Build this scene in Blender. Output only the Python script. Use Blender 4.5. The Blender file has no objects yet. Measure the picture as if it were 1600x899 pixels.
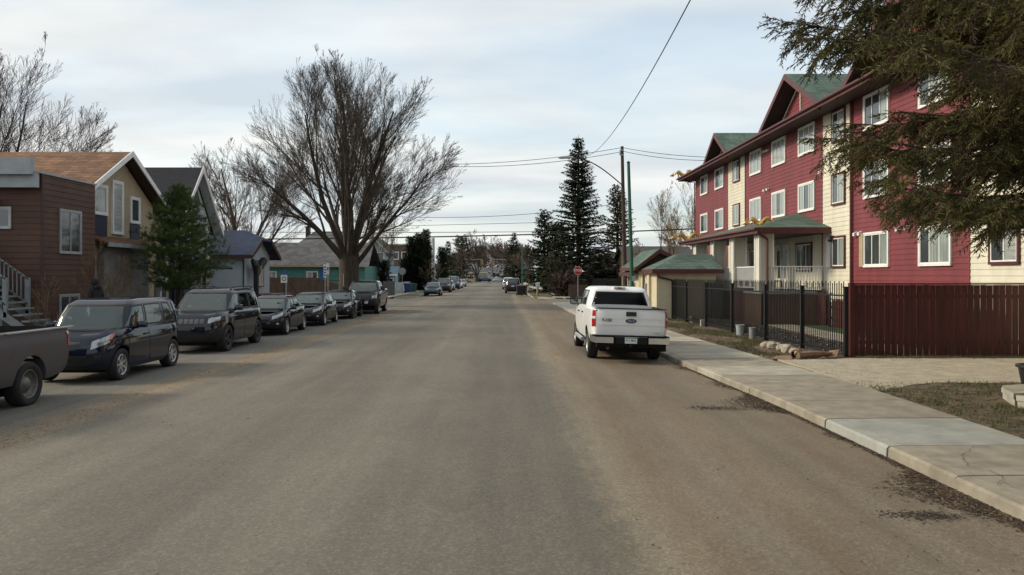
import bpy, bmesh, math, random
import numpy as np
from mathutils import Vector, Matrix
R = math.radians
rnd = random.Random(7)
scene = bpy.context.scene
col = scene.collection

# ------------------------------------------------------------------ camera
FPX, CH = 1244.0, 2.2
cam_d = bpy.data.cameras.new("camera"); cam = bpy.data.objects.new("camera", cam_d); col.objects.link(cam)
cam_d.sensor_width = 36.0; cam_d.lens = 36.0 * FPX / 1600.0
cam_d.clip_start = 0.05; cam_d.clip_end = 6000
cam.location = (0, 0, CH)
cam.rotation_euler = (R(90), 0, 0); cam_d.shift_x = 15 / 1600; cam_d.shift_y = -19.5 / 1600   # level camera, lens shifted a little
scene.camera = cam
# ------------------------------------------------------------------ sky, sun, exposure
SUN_EL, SUN_AZ = 30.0, -84.0        # degrees; azimuth from +Y towards +X
w = bpy.data.worlds.new("World"); scene.world = w; w.use_nodes = True
nt = w.node_tree; nt.nodes.clear()
def wn(t, **k):
    n = nt.nodes.new(t)
    for a, b in k.items(): setattr(n, a, b)
    return n
wo = wn('ShaderNodeOutputWorld'); bg = wn('ShaderNodeBackground'); bg.inputs['Strength'].default_value = 0.1
sky = wn('ShaderNodeTexSky', sky_type='NISHITA', sun_disc=False, sun_elevation=R(SUN_EL), sun_rotation=R(SUN_AZ), dust_density=2.5)
tc = wn('ShaderNodeTexCoord'); sx = wn('ShaderNodeSeparateXYZ'); nt.links.new(tc.outputs['Generated'], sx.inputs[0])
mz = wn('ShaderNodeMath', operation='MAXIMUM'); mz.inputs[1].default_value = 0.0; nt.links.new(sx.outputs['Z'], mz.inputs[0])
az = wn('ShaderNodeMath', operation='ADD'); az.inputs[1].default_value = 0.16; nt.links.new(mz.outputs[0], az.inputs[0])
dx = wn('ShaderNodeMath', operation='DIVIDE'); dy = wn('ShaderNodeMath', operation='DIVIDE')
nt.links.new(sx.outputs['X'], dx.inputs[0]); nt.links.new(az.outputs[0], dx.inputs[1])
nt.links.new(sx.outputs['Y'], dy.inputs[0]); nt.links.new(az.outputs[0], dy.inputs[1])
cb = wn('ShaderNodeCombineXYZ'); nt.links.new(dx.outputs[0], cb.inputs[0]); nt.links.new(dy.outputs[0], cb.inputs[1])
mp = wn('ShaderNodeMapping'); mp.inputs['Scale'].default_value = (0.55, 1.0, 1); mp.inputs['Rotation'].default_value = (0, 0, R(18)); mp.inputs['Location'].default_value = (5.6, 2.9, 0)
nt.links.new(cb.outputs[0], mp.inputs[0])
n1 = wn('ShaderNodeTexNoise'); n1.inputs['Scale'].default_value = 0.9; n1.inputs['Detail'].default_value = 7; n1.inputs['Roughness'].default_value = 0.5; n1.inputs['Distortion'].default_value = 0.4
nt.links.new(mp.outputs[0], n1.inputs['Vector'])
rp = wn('ShaderNodeValToRGB'); rp.color_ramp.elements[0].position = 0.36; rp.color_ramp.elements[0].color = (0.60, 0.60, 0.60, 1)
rp.color_ramp.elements[1].position = 0.56; rp.color_ramp.elements[1].color = (1, 1, 1, 1)
nt.links.new(n1.outputs['Fac'], rp.inputs[0])
n2 = wn('ShaderNodeTexNoise'); n2.inputs['Scale'].default_value = 1.7; n2.inputs['Detail'].default_value = 5; nt.links.new(mp.outputs[0], n2.inputs['Vector'])
cc = wn('ShaderNodeMix', data_type='RGBA'); cc.inputs['A'].default_value = (5.8, 6.3, 6.75, 1); cc.inputs['B'].default_value = (8.4, 8.55, 8.3, 1)
crp = wn('ShaderNodeValToRGB'); crp.color_ramp.elements[0].position = 0.35; crp.color_ramp.elements[1].position = 0.65
nt.links.new(n2.outputs['Fac'], crp.inputs[0]); nt.links.new(crp.outputs[0], cc.inputs['Factor'])
skm = wn('ShaderNodeMix', data_type='RGBA', blend_type='MULTIPLY'); skm.inputs['Factor'].default_value = 1; skm.inputs['B'].default_value = (2.1, 2.3, 2.2, 1)
nt.links.new(sky.outputs[0], skm.inputs['A'])
mx = wn('ShaderNodeMix', data_type='RGBA'); nt.links.new(rp.outputs[0], mx.inputs['Factor'])
nt.links.new(skm.outputs['Result'], mx.inputs['A']); nt.links.new(cc.outputs['Result'], mx.inputs['B'])
nt.links.new(mx.outputs['Result'], bg.inputs['Color']); nt.links.new(bg.outputs[0], wo.inputs[0])
sl = bpy.data.lights.new("sun", 'SUN'); sl.energy = 2.9; sl.angle = R(11); sl.color = (1.0, 0.87, 0.68)
so = bpy.data.objects.new("sun", sl); col.objects.link(so)
sd = Vector((math.sin(R(SUN_AZ)) * math.cos(R(SUN_EL)), math.cos(R(SUN_AZ)) * math.cos(R(SUN_EL)), math.sin(R(SUN_EL))))
so.rotation_euler = (-sd).to_track_quat('-Z', 'Y').to_euler(); so.location = (-40, 0, 60)
scene.view_settings.view_transform = 'Standard'; scene.view_settings.look = 'None'
scene.view_settings.exposure = 0.20; scene.view_settings.gamma = 1.0

# ------------------------------------------------------------------ helpers
def P(px, py, Y):
    return Vector(((px - 785) / FPX * Y, Y, CH - (py - 430) / FPX * Y))
def XA(px, Y): return (px - 785) / FPX * Y
def ZA(py, Y): return CH - (py - 430) / FPX * Y

def M(name, c, rough=0.65, var=0.15, scale=3.0, bump=0.0, bscale=60.0, metal=0.0, coat=0.0, c2=None, stretch=None, spec=0.5, ramp=(0.35, 0.65)):
    m = bpy.data.materials.new(name); m.use_nodes = True
    t = m.node_tree; b = t.nodes['Principled BSDF']
    b.inputs['Roughness'].default_value = rough; b.inputs['Metallic'].default_value = metal
    b.inputs['Specular IOR Level'].default_value = spec
    if coat: b.inputs['Coat Weight'].default_value = coat; b.inputs['Coat Roughness'].default_value = 0.04
    c = tuple(c)
    if c2 is None: c2 = tuple(max(0, x * (1 - var * 1.6)) for x in c); c = tuple(min(1, x * (1 + var * .6)) for x in c)
    co = t.nodes.new('ShaderNodeTexCoord'); mpn = t.nodes.new('ShaderNodeMapping')
    if stretch: mpn.inputs['Scale'].default_value = stretch
    t.links.new(co.outputs['Object'], mpn.inputs[0])
    n = t.nodes.new('ShaderNodeTexNoise'); n.inputs['Scale'].default_value = scale; n.inputs['Detail'].default_value = 8; n.inputs['Roughness'].default_value = .6
    t.links.new(mpn.outputs[0], n.inputs['Vector'])
    r = t.nodes.new('ShaderNodeValToRGB'); r.color_ramp.elements[0].position = ramp[0]; r.color_ramp.elements[1].position = ramp[1]
    r.color_ramp.elements[0].color = (*c2, 1); r.color_ramp.elements[1].color = (*c, 1)
    t.links.new(n.outputs['Fac'], r.inputs[0]); t.links.new(r.outputs[0], b.inputs['Base Color'])
    if bump:
        n3 = t.nodes.new('ShaderNodeTexNoise'); n3.inputs['Scale'].default_value = bscale; n3.inputs['Detail'].default_value = 4
        t.links.new(mpn.outputs[0], n3.inputs['Vector'])
        bp = t.nodes.new('ShaderNodeBump'); bp.inputs['Strength'].default_value = bump; bp.inputs['Distance'].default_value = .02
        t.links.new(n3.outputs['Fac'], bp.inputs['Height']); t.links.new(bp.outputs[0], b.inputs['Normal'])
    return m

def shingle(name, c, c2, mort):
    m = bpy.data.materials.new(name); m.use_nodes = True
    t = m.node_tree; b = t.nodes['Principled BSDF']; b.inputs['Roughness'].default_value = .9
    co = t.nodes.new('ShaderNodeTexCoord'); s = t.nodes.new('ShaderNodeSeparateXYZ'); t.links.new(co.outputs['Object'], s.inputs[0])
    ad = t.nodes.new('ShaderNodeMath'); ad.operation = 'ADD'; t.links.new(s.outputs[0], ad.inputs[0]); t.links.new(s.outputs[1], ad.inputs[1])
    cbn = t.nodes.new('ShaderNodeCombineXYZ'); t.links.new(ad.outputs[0], cbn.inputs[0]); t.links.new(s.outputs[2], cbn.inputs[1])
    br = t.nodes.new('ShaderNodeTexBrick'); br.inputs['Scale'].default_value = 1; br.inputs['Brick Width'].default_value = .34; br.inputs['Row Height'].default_value = .085
    br.inputs['Mortar Size'].default_value = .012; br.inputs['Color1'].default_value = (*c, 1); br.inputs['Color2'].default_value = (*c2, 1); br.inputs['Mortar'].default_value = (*mort, 1)
    br.inputs['Mortar Smooth'].default_value = .4
    t.links.new(cbn.outputs[0], br.inputs['Vector'])
    n = t.nodes.new('ShaderNodeTexNoise'); n.inputs['Scale'].default_value = 1.3; n.inputs['Detail'].default_value = 8; t.links.new(co.outputs['Object'], n.inputs['Vector'])
    mxn = t.nodes.new('ShaderNodeMix'); mxn.data_type = 'RGBA'; mxn.blend_type = 'MULTIPLY'; mxn.inputs['Factor'].default_value = .55
    rr = t.nodes.new('ShaderNodeValToRGB'); rr.color_ramp.elements[0].position = .38; rr.color_ramp.elements[0].color = (.45, .45, .45, 1); rr.color_ramp.elements[1].position = .62; rr.color_ramp.elements[1].color = (1.3, 1.3, 1.3, 1)
    t.links.new(n.outputs['Fac'], rr.inputs[0]); t.links.new(br.outputs['Color'], mxn.inputs['A']); t.links.new(rr.outputs[0], mxn.inputs['B'])
    t.links.new(mxn.outputs['Result'], b.inputs['Base Color'])
    bp = t.nodes.new('ShaderNodeBump'); bp.inputs['Strength'].default_value = .5; bp.inputs['Distance'].default_value = .02
    t.links.new(br.outputs['Fac'], bp.inputs['Height']); bp.invert = True; t.links.new(bp.outputs[0], b.inputs['Normal'])
    return m

def tag(o, label=None, cat=None, group=None, kind=None):
    if label: o['label'] = label
    if cat: o['category'] = cat
    if group: o['group'] = group
    if kind: o['kind'] = kind
    return o
def empty(name, loc=(0, 0, 0), rz=0, label=None, cat=None, group=None):
    o = bpy.data.objects.new(name, None); col.objects.link(o); o.location = loc; o.rotation_euler = (0, 0, rz); o.empty_display_size = .3
    return tag(o, label, cat, group)
def link_mesh(name, me, parent=None):
    o = bpy.data.objects.new(name, me); col.objects.link(o)
    if parent is not None: o.parent = parent
    return o
def copy_tree(o, parent=None, swap=None):
    c = o.copy(); col.objects.link(c); c.parent = parent
    if swap and c.type == 'MESH' and any(m in swap for m in c.data.materials):
        key = (o.data.name, id(swap[list(swap)[0]]))
        if key not in _swapc:
            d = o.data.copy()
            for i, m in enumerate(d.materials):
                if m in swap: d.materials[i] = swap[m]
            _swapc[key] = d
        c.data = _swapc[key]
    for ch in list(o.children):
        copy_tree(ch, c, swap)
    return c
_swapc = {}

class MB:
    def __init__(s): s.v = []; s.f = []; s.m = []
    def add(s, vs, fs, mi=0):
        o = len(s.v); s.v += [tuple(x) for x in vs]
        for f in fs: s.f.append(tuple(i + o for i in f)); s.m.append(mi)
        return s
    def quad(s, a, b, c, d, mi=0): return s.add([a, b, c, d], [(0, 1, 2, 3)], mi)
    def obox(s, o, ax, ay, az, mi=0):
        o, ax, ay, az = map(Vector, (o, ax, ay, az))
        if ax.cross(ay).dot(az) < 0: o = o + ax; ax = -ax
        v = [o, o + ax, o + ax + ay, o + ay, o + az, o + ax + az, o + ax + ay + az, o + ay + az]
        return s.add(v, [(0, 3, 2, 1), (4, 5, 6, 7), (0, 1, 5, 4), (1, 2, 6, 5), (2, 3, 7, 6), (3, 0, 4, 7)], mi)
    def box(s, x0, x1, y0, y1, z0, z1, mi=0):
        return s.obox((x0, y0, z0), (x1 - x0, 0, 0), (0, y1 - y0, 0), (0, 0, z1 - z0), mi)
    def slab(s, pts, th, mi=0, dirv=(0, 0, -1)):
        pts = [Vector(p) for p in pts]; d = Vector(dirv) * th; n = len(pts)
        nrm = (pts[1] - pts[0]).cross(pts[2] - pts[0])
        if nrm.dot(d) > 0: pts = pts[::-1]
        fs = [tuple(range(n)), tuple(range(2 * n - 1, n - 1, -1))]
        for i in range(n): fs.append((i, i + n, (i + 1) % n + n, (i + 1) % n))
        return s.add(pts + [p + d for p in pts], fs, mi)
    def tube(s, pts, rad, n=6, mi=0, cap=True):
        pts = [Vector(p) for p in pts]; k = len(pts)
        if not hasattr(rad, '__len__'): rad = [rad] * k
        vs = []; up = None
        for i, p in enumerate(pts):
            t = (pts[min(i + 1, k - 1)] - pts[max(i - 1, 0)])
            t = t.normalized() if t.length > 1e-9 else Vector((0, 0, 1))
            if up is None: up = Vector((1, 0, 0)) if abs(t.x) < .8 else Vector((0, 1, 0))
            a = t.cross(up)
            if a.length < 1e-5: up = Vector((0.3, 1, .2)); a = t.cross(up)
            a.normalize(); b = t.cross(a).normalized(); up = -b if False else a.cross(t)
            for j in range(n):
                an = 2 * math.pi * j / n
                vs.append(p + (a * math.cos(an) + b * math.sin(an)) * rad[i])
        fs = []
        for i in range(k - 1):
            for j in range(n):
                j2 = (j + 1) % n
                fs.append((i * n + j, i * n + j2, (i + 1) * n + j2, (i + 1) * n + j))
        if cap: fs.append(tuple(range(n))[::-1]); fs.append(tuple((k - 1) * n + j for j in range(n)))
        return s.add(vs, fs, mi)
    def lathe(s, prof, o=(0, 0, 0), axis='z', n=24, mi=0):
        o = Vector(o); vs = []; k = len(prof)
        for (r, h) in prof:
            for j in range(n):
                a = 2 * math.pi * j / n; c, d = r * math.cos(a), r * math.sin(a)
                vs.append(o + (Vector((c, d, h)) if axis == 'z' else Vector((c, h, -d)) if axis == 'y' else Vector((h, c, d))))
        fs = [(i * n + j, i * n + (j + 1) % n, (i + 1) * n + (j + 1) % n, (i + 1) * n + j) for i in range(k - 1) for j in range(n)]
        return s.add(vs, fs, mi)
    def build(s, name, mats, parent=None, smooth=False, angle=35):
        me = bpy.data.meshes.new(name); me.from_pydata(s.v, [], s.f)
        if not isinstance(mats, (list, tuple)): mats = [mats]
        for m in mats: me.materials.append(m)
        me.polygons.foreach_set('material_index', s.m)
        if smooth:
            me.shade_smooth(); me.set_sharp_from_angle(angle=R(angle))
        me.update()
        return link_mesh(name, me, parent)

def np_mesh(name, V, F, mats, parent=None, mi=None, smooth=False):
    V = np.asarray(V, dtype=np.float32).reshape(-1, 3); F = np.asarray(F, dtype=np.int32); k = F.shape[1]
    me = bpy.data.meshes.new(name); me.vertices.add(len(V)); me.vertices.foreach_set('co', V.ravel())
    me.loops.add(F.size); me.loops.foreach_set('vertex_index', F.ravel())
    me.polygons.add(len(F)); me.polygons.foreach_set('loop_start', np.arange(0, F.size, k, dtype=np.int32))
    if not isinstance(mats, (list, tuple)): mats = [mats]
    for m in mats: me.materials.append(m)
    if mi is not None: me.polygons.foreach_set('material_index', np.asarray(mi, dtype=np.int32))
    me.update(calc_edges=True); me.validate()
    if smooth: me.shade_smooth()
    return link_mesh(name, me, parent)

def text_mesh(name, body, size, mat, M4, parent=None, extrude=0.002, bold=0.0):
    cu = bpy.data.curves.new(name, 'FONT'); cu.body = body; cu.size = size; cu.extrude = extrude; cu.offset = bold
    cu.align_x = 'CENTER'; cu.align_y = 'CENTER'
    o = bpy.data.objects.new(name, cu); col.objects.link(o)
    dg = bpy.context.evaluated_depsgraph_get(); me = bpy.data.meshes.new_from_object(o.evaluated_get(dg))
    bpy.data.objects.remove(o); bpy.data.curves.remove(cu)
    me.transform(M4); me.materials.clear(); me.materials.append(mat); me.name = name
    return link_mesh(name, me, parent)
def frame4(o, r, u):
    r = Vector(r).normalized(); u = Vector(u).normalized(); n = r.cross(u)
    return Matrix(((r.x, u.x, n.x, o[0]), (r.y, u.y, n.y, o[1]), (r.z, u.z, n.z, o[2]), (0, 0, 0, 1)))

# ------------------------------------------------------------------ materials
white = M('white_trim', (.72, .72, .70), .5, .06); greytrim = M('grey_trim', (.30, .33, .35), .5, .1)
burg = M('burgundy_siding', (.172, .031, .038), .6, .14, 1.4, stretch=(1, 1, .35)); cream = M('cream_siding', (.62, .59, .48), .6, .10, 1.4, stretch=(1, 1, .3))
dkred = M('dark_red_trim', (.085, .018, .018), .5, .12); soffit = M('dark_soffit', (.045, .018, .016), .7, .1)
greensh = shingle('green_shingle', (.052, .098, .080), (.105, .150, .118), (.03, .055, .045))
brownsh = shingle('brown_shingle', (.24, .115, .052), (.14, .068, .035), (.055, .032, .022))
navysh = shingle('navy_shingle', (.007, .009, .018), (.012, .015, .027), (.004, .005, .010))
bluesh = shingle('blue_shingle', (.016, .030, .068), (.024, .042, .092), (.008, .014, .03))
greysh = shingle('grey_shingle', (.085, .085, .09), (.13, .13, .135), (.04, .04, .045))
browns = M('brown_siding', (.072, .029, .016), .65, .18, 1.5); brownd = M('brown_siding_dark', (.048, .021, .016), .65, .15, 1.5)
tan = M('tan_stucco', (.37, .30, .20), .85, .08, 2.0, .3, 80); navy = M('navy_panel', (.022, .027, .055), .6, .1)
palewall = M('pale_siding', (.42, .45, .46), .7, .08); whitewall = M('blue_white_stucco', (.36, .41, .44), .85, .06, 3, .3, 80)
teal = M('teal_siding', (.060, .20, .17), .65, .12); bluewall = M('bright_blue_wall', (.012, .13, .33), .65, .1)
fencebr = M('brown_fence', (.10, .060, .040), .8, .25, 2, stretch=(6, 6, .6)); fenceg = M('weathered_grey_boards', (.10, .10, .098), .85, .3, 2, stretch=(6, 6, .6))
fencer = M('dark_red_stain', (.066, .0095, .007), .6, .30, 2, stretch=(5, 5, .5), bump=.2)
iron = M('black_iron', (.008, .009, .010), .4, .1); blackp = M('black_plastic', (.012, .012, .013), .5, .1)
stucco = M('cream_stucco', (.54, .48, .34), .85, .08, 2, .3, 90)
conc = M('concrete', (.29, .260, .205), .9, .22, 2.6, .35, 90, c2=(.19, .165, .125)); concn = M('new_concrete', (.30, .305, .275), .9, .14, 2, .3, 90); concp = M('pale_concrete', (.34, .32, .26), .9, .15, 2, .3, 90)
bark = M('elm_bark', (.050, .038, .028), .95, .35, 2.5, .8, 12, stretch=(3, 3, .7)); bark2 = M('twig_bark', (.100, .076, .056), .9, .3, 2); barkr = M('reddish_twigs', (.12, .082, .068), .9, .3, 2)
budt = M('budding_twigs', (.15, .105, .055), .9, .3, 2)
spr = M('spruce_needles', (.040, .052, .024), .85, .3, .9, c2=(.014, .021, .012), spec=.1); sprf = M('spruce_needles_near', (.165, .150, .050), .7, .3, 1.4, c2=(.062, .066, .024), spec=.15); sprb = M('dry_spruce_tips', (.09, .062, .032), .85, .3, 1.4)
sprc = M('spruce_cones', (.13, .075, .04), .85, .3, 1.4)
cedar = M('cedar_foliage', (.018, .026, .010), .8, .4, 1.5, c2=(.007, .011, .006), spec=.1); pinen = M('pine_needles', (.105, .150, .038), .7, .35, 1.6, c2=(.026, .048, .014), spec=.15)
tyre = M('tyre_rubber', (.012, .012, .012), .8, .2, 8); alloy = M('alloy_silver', (.52, .53, .54), .3, .08, metal=.8); darkrim = M('black_rim', (.02, .02, .022), .3, .1)
steelrim = M('worn_steel_rim', (.16, .15, .14), .5, .3, 8, metal=.4)
chrome = M('chrome', (.65, .66, .66), .18, .05, metal=1.0); under = M('underbody_black', (.006, .006, .006), .9, .1)
headl = M('headlamp_lens', (.36, .40, .42), .12, .3, 18, coat=1, metal=.4); redl = M('red_lamp', (.35, .010, .012), .2, .2, 20, coat=1); ambl = M('amber_lamp', (.55, .10, .02), .2, .1, coat=1); clearl = M('clear_lamp', (.6, .6, .6), .2, .1, coat=1)
plate = M('plate_white', (.62, .66, .66), .4, .03); plateg = M('plate_green', (.02, .16, .12), .5, .05)
def paint(n, c, r=.06, cf=0.0): return M(n, c, r, .05, 2, coat=cf, spec=.5)
pblk = paint('navy_black_paint', (.007, .012, .026)); pjeep = paint('black_paint', (.010, .012, .018)); pblack2 = paint('black_blue_paint', (.006, .009, .017)); pgrey2 = paint('charcoal_paint', (.018, .020, .024))
pwhite = paint('white_paint', (.74, .75, .75), .35, .6); psilver = paint('silver_paint', (.40, .43, .45), .25); pblue = paint('steel_blue_paint', (.045, .075, .13)); pred = paint('dark_red_paint', (.16, .02, .02))
def glassm(name, c, met=.25, rough=.05):
    m = M(name, c, rough, .1, .8, metal=met, spec=.9); m.node_tree.nodes['Principled BSDF'].inputs['IOR'].default_value = 1.7; return m
def clear_glass():
    m = bpy.data.materials.new('car_glass'); m.use_nodes = True; t = m.node_tree; t.nodes.clear(); N = t.nodes.new
    o = N('ShaderNodeOutputMaterial'); mx_ = N('ShaderNodeMixShader'); tr = N('ShaderNodeBsdfTransparent'); gl_ = N('ShaderNodeBsdfGlossy'); fr = N('ShaderNodeFresnel')
    tr.inputs[0].default_value = (.52, .62, .60, 1); gl_.inputs['Roughness'].default_value = .015; gl_.inputs['Color'].default_value = (.88, .97, .96, 1); fr.inputs[0].default_value = 1.95
    t.links.new(fr.outputs[0], mx_.inputs[0]); t.links.new(tr.outputs[0], mx_.inputs[1]); t.links.new(gl_.outputs[0], mx_.inputs[2]); t.links.new(mx_.outputs[0], o.inputs[0]); return m
cglass = clear_glass(); seatm = M('seat_cloth', (.045, .045, .048), .85, .2, 6)
mirg = glassm('mirror_glass', (.012, .030, .029), .13, .02); dglass = M('tinted_glass', (.004, .004, .005), .12, .05, spec=.12)
wglass = glassm('window_glass_dark', (.045, .055, .06), .2); wglass.node_tree.nodes['Principled BSDF'].inputs['Roughness'].default_value = .08
wcur = M('window_curtain', (.30, .345, .315), .25, .25, 2.5, coat=.8, stretch=(6, 6, .25), c2=(.16, .195, .185)); wblind = M('window_blinds', (.33, .36, .34), .3, .3, 7, coat=.8, stretch=(.1, .1, 3))
gold = M('gold_paint', (.46, .27, .07), .45, .2, 8, metal=.25); poleg = M('green_pole_paint', (.010, .085, .045), .45, .15); polew = M('wood_pole', (.055, .038, .030), .9, .3, 2, stretch=(5, 5, .5))
galv = M('galvanised', (.36, .38, .39), .45, .1, metal=.5); signr = M('sign_red', (.42, .012, .018), .45, .05); signw = M('sign_white', (.7, .7, .68), .45, .05); signy = M('sign_yellow', (.33, .28, .15), .5, .1)
signb = M('sign_back', (.30, .32, .33), .4, .1, metal=.4); binb = M('black_bin', (.010, .010, .011), .6, .1); binbl = M('blue_bin', (.012, .025, .11), .6, .1); bing = M('green_bin', (.006, .06, .045), .6, .1)
cardb = M('cardboard', (.23, .145, .09), .9, .25, 5); stonem = M('pale_stone', (.42, .38, .30), .9, .25, 6, .5, 30); clothk = M('black_cloth', (.010, .010, .012), .9, .2, 6); skin = M('skin', (.34, .19, .13), .6, .05)
rust = M('rusty_grey_paint', (.060, .058, .062), .5, .1, 1.6, c2=(.075, .040, .028), ramp=(.36, .48))
turf = M('short_turf', (.035, .075, .020), .95, .3, 8)

# ------------------------------------------------------------------ ground, road, paths
def road_z(x):
    return -0.11 * min(1.3, ((x + 3.0) / 7.8) ** 2)
KX = [(0, 4.9), (14, 4.86), (21, 4.52), (40, 4.2), (60, 3.95)]
SX = [(0, 6.7), (10.4, 6.85), (15.8, 7.0), (30, 6.5), (45, 6.1), (62, 5.9)]
def itp(T, y):
    if y <= T[0][0]: return T[0][1]
    for (a, b), (c, d) in zip(T, T[1:]):
        if y <= c: return b + (d - b) * (y - a) / (c - a)
    return T[-1][1]

def road_material():
    m = bpy.data.materials.new('asphalt'); m.use_nodes = True; t = m.node_tree; b = t.nodes['Principled BSDF']; b.inputs['Roughness'].default_value = .85
    b.inputs['Specular IOR Level'].default_value = .3
    N = t.nodes.new; L = t.links.new
    co = N('ShaderNodeTexCoord'); s = N('ShaderNodeSeparateXYZ'); L(co.outputs['Object'], s.inputs[0])
    def noise(sc, st=(1, 1, 1), d=6, ro=.55):
        mpn = N('ShaderNodeMapping'); mpn.inputs['Scale'].default_value = st; L(co.outputs['Object'], mpn.inputs[0])
        n = N('ShaderNodeTexNoise'); n.inputs['Scale'].default_value = sc; n.inputs['Detail'].default_value = d; n.inputs['Roughness'].default_value = ro; L(mpn.outputs[0], n.inputs['Vector']); return n.outputs['Fac']
    def math_(op, a, bb):
        n = N('ShaderNodeMath'); n.operation = op
        for i, q in enumerate((a, bb)):
            if isinstance(q, (int, float)): n.inputs[i].default_value = q
            else: L(q, n.inputs[i])
        return n.outputs[0]
    def ramp(v, stops):
        r = N('ShaderNodeValToRGB'); e = r.color_ramp.elements
        while len(e) < len(stops): e.new(.5)
        for k, (p, c) in zip(e, stops): k.position = p; k.color = (*c, 1) if hasattr(c, '__len__') else (c, c, c, 1)
        L(v, r.inputs[0]); return r.outputs[0]
    def mix(f, a, bb, bt='MIX'):
        n = N('ShaderNodeMix'); n.data_type = 'RGBA'; n.blend_type = bt
        for nm, q in (('Factor', f), ('A', a), ('B', bb)):
            if isinstance(q, (int, float)): n.inputs[nm].default_value = q
            elif isinstance(q, tuple): n.inputs[nm].default_value = (*q, 1)
            else: L(q, n.inputs[nm])
        return n.outputs['Result']
    # lateral position, wobbling along the street
    wob = math_('MULTIPLY', math_('SUBTRACT', noise(.35, (1, .35, 1), 4), .5), .9)
    fine = math_('MULTIPLY', math_('SUBTRACT', noise(5, (1, .5, 1), 5), .5), .7)
    xx = math_('ADD', math_('ADD', s.outputs[0], wob), fine)
    u = math_('DIVIDE', math_('ADD', xx, 11.0), 17.0)          # 0..1 across the road
    g = (.152, .139, .112); sand = (.215, .165, .108); dustc = (.165, .138, .104); rst = (.160, .124, .084); dk = (.118, .107, .086); lp = (.138, .130, .112)
    def ux(x): return (x + 11) / 17
    base = ramp(u, [(ux(-10.5), dustc), (ux(-9.2), lp), (ux(-7.4), lp), (ux(-6.6), sand), (ux(-6.0), (.155, .138, .110)), (ux(-5.0), g), (ux(-3.3), dk), (ux(-1.9), g), (ux(-.2), dk), (ux(.85), dk), (ux(1.25), (.200, .168, .120)), (ux(1.75), rst), (ux(2.3), dustc), (ux(2.7), rst), (ux(3.4), (.150, .126, .094)), (ux(4.6), (.175, .138, .10))])
    big = ramp(noise(.45, (1, .6, 1), 6, .6), [(.3, .86), (.7, 1.13)])
    base = mix(1.0, base, big, 'MULTIPLY')
    streak = ramp(noise(2.2, (1, .04, 1), 5, .6), [(.3, .86), (.7, 1.10)])
    base = mix(1.0, base, streak, 'MULTIPLY')
    v = N('ShaderNodeTexVoronoi'); v.inputs['Scale'].default_value = 42; L(co.outputs['Object'], v.inputs['Vector'])
    agg = ramp(v.outputs['Color'], [(.1, .74), (.6, 1.0), (.95, 1.45)])
    base = mix(.7, base, agg, 'MULTIPLY')
    spk = ramp(noise(16, (1, 1, 1), 3, .7), [(.28, (.45, .42, .40)), (.36, (1, 1, 1))])
    base = mix(.7, base, spk, 'MULTIPLY')
    patch = ramp(noise(1.1, (1, .8, 1), 3, .5), [(.60, 0.0), (.74, 1.0)])
    base = mix(math_('MULTIPLY', patch, .35), base, (.085, .062, .045))
    # rusty smears drawn out along the street, mostly on the parking side
    sm = ramp(noise(1.5, (1.4, .22, 1), 6, .65), [(.50, 0.0), (.68, 1.0)])
    side = ramp(u, [(ux(.6), .12), (ux(1.6), 1.0)])
    base = mix(math_('MULTIPLY', math_('MULTIPLY', sm, side), .42), base, (.135, .092, .058))
    pit = ramp(noise(34, (1, .7, 1), 2, .5), [(.22, (.40, .36, .32)), (.30, (1, 1, 1))])
    base = mix(.6, base, pit, 'MULTIPLY')
    L(base, b.inputs['Base Color'])
    bp = N('ShaderNodeBump'); bp.inputs['Strength'].default_value = .35; bp.inputs['Distance'].default_value = .01
    L(math_('ADD', math_('MULTIPLY', v.outputs['Distance'], .6), noise(120, d=2)), bp.inputs['Height']); L(bp.outputs[0], b.inputs['Normal'])
    return m
asph = road_material()
grassy = M('dry_grass_ground', (.105, .095, .045), .95, .3, .6, .5, 20, c2=(.070, .058, .034)); dirt = M('brown_dirt', (.150, .100, .060), .95, .3, 2.6, .9, 25, c2=(.065, .046, .028), ramp=(.42, .58)); soil = M('dark_soil', (.050, .038, .030), .95, .4, 2, .6, 25)
patchm = M('worn_lawn', (.135, .092, .052), .95, .3, 3.2, .9, 30, c2=(.045, .045, .020), ramp=(.42, .58)); gravm = M('pale_gravel', (.40, .36, .275), .95, .3, 2.5, .35, 60, c2=(.29, .255, .19), ramp=(.35, .65))
far_asph = M('side_street_asphalt', (.135, .120, .100), .9, .15, .5, .2, 60)

g = MB(); g.quad((-3000, -300, -.2), (3000, -300, -.2), (3000, 4500, -.2), (-3000, 4500, -.2)); tag(g.build('ground', grassy), kind='structure')
rm = MB(); ys = [-12 + i * 2.0 for i in range(48)]; xs = [-10.8 + i * .6 for i in range(27)]
def rx(x, y): return x if x < 3.9 else None
rows = []
ys = [-12, 0, 7, 14, 21, 30, 40, 50, 60, 64, 70, 77, 80, 90, 110, 150, 200, 260, 330, 600]
for y in ys:
    xl = -10.8 if y <= 66 else -10.8 + 2.2 * min(1, (y - 66) / 14); xr = itp(KX, y) + .02 if y <= 60 else (3.97 if y < 76 else 2.95)
    rows.append([(xl + (xr - xl) * i / 26, y, road_z(xl + (xr - xl) * i / 26)) for i in range(27)])
vs = [p for r in rows for p in r]; fs = [(i * 27 + j, i * 27 + j + 1, (i + 1) * 27 + j + 1, (i + 1) * 27 + j) for i in range(len(rows) - 1) for j in range(26)]
rm.add(vs, fs); tag(rm.build('road', asph, smooth=True), kind='structure')
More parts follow.
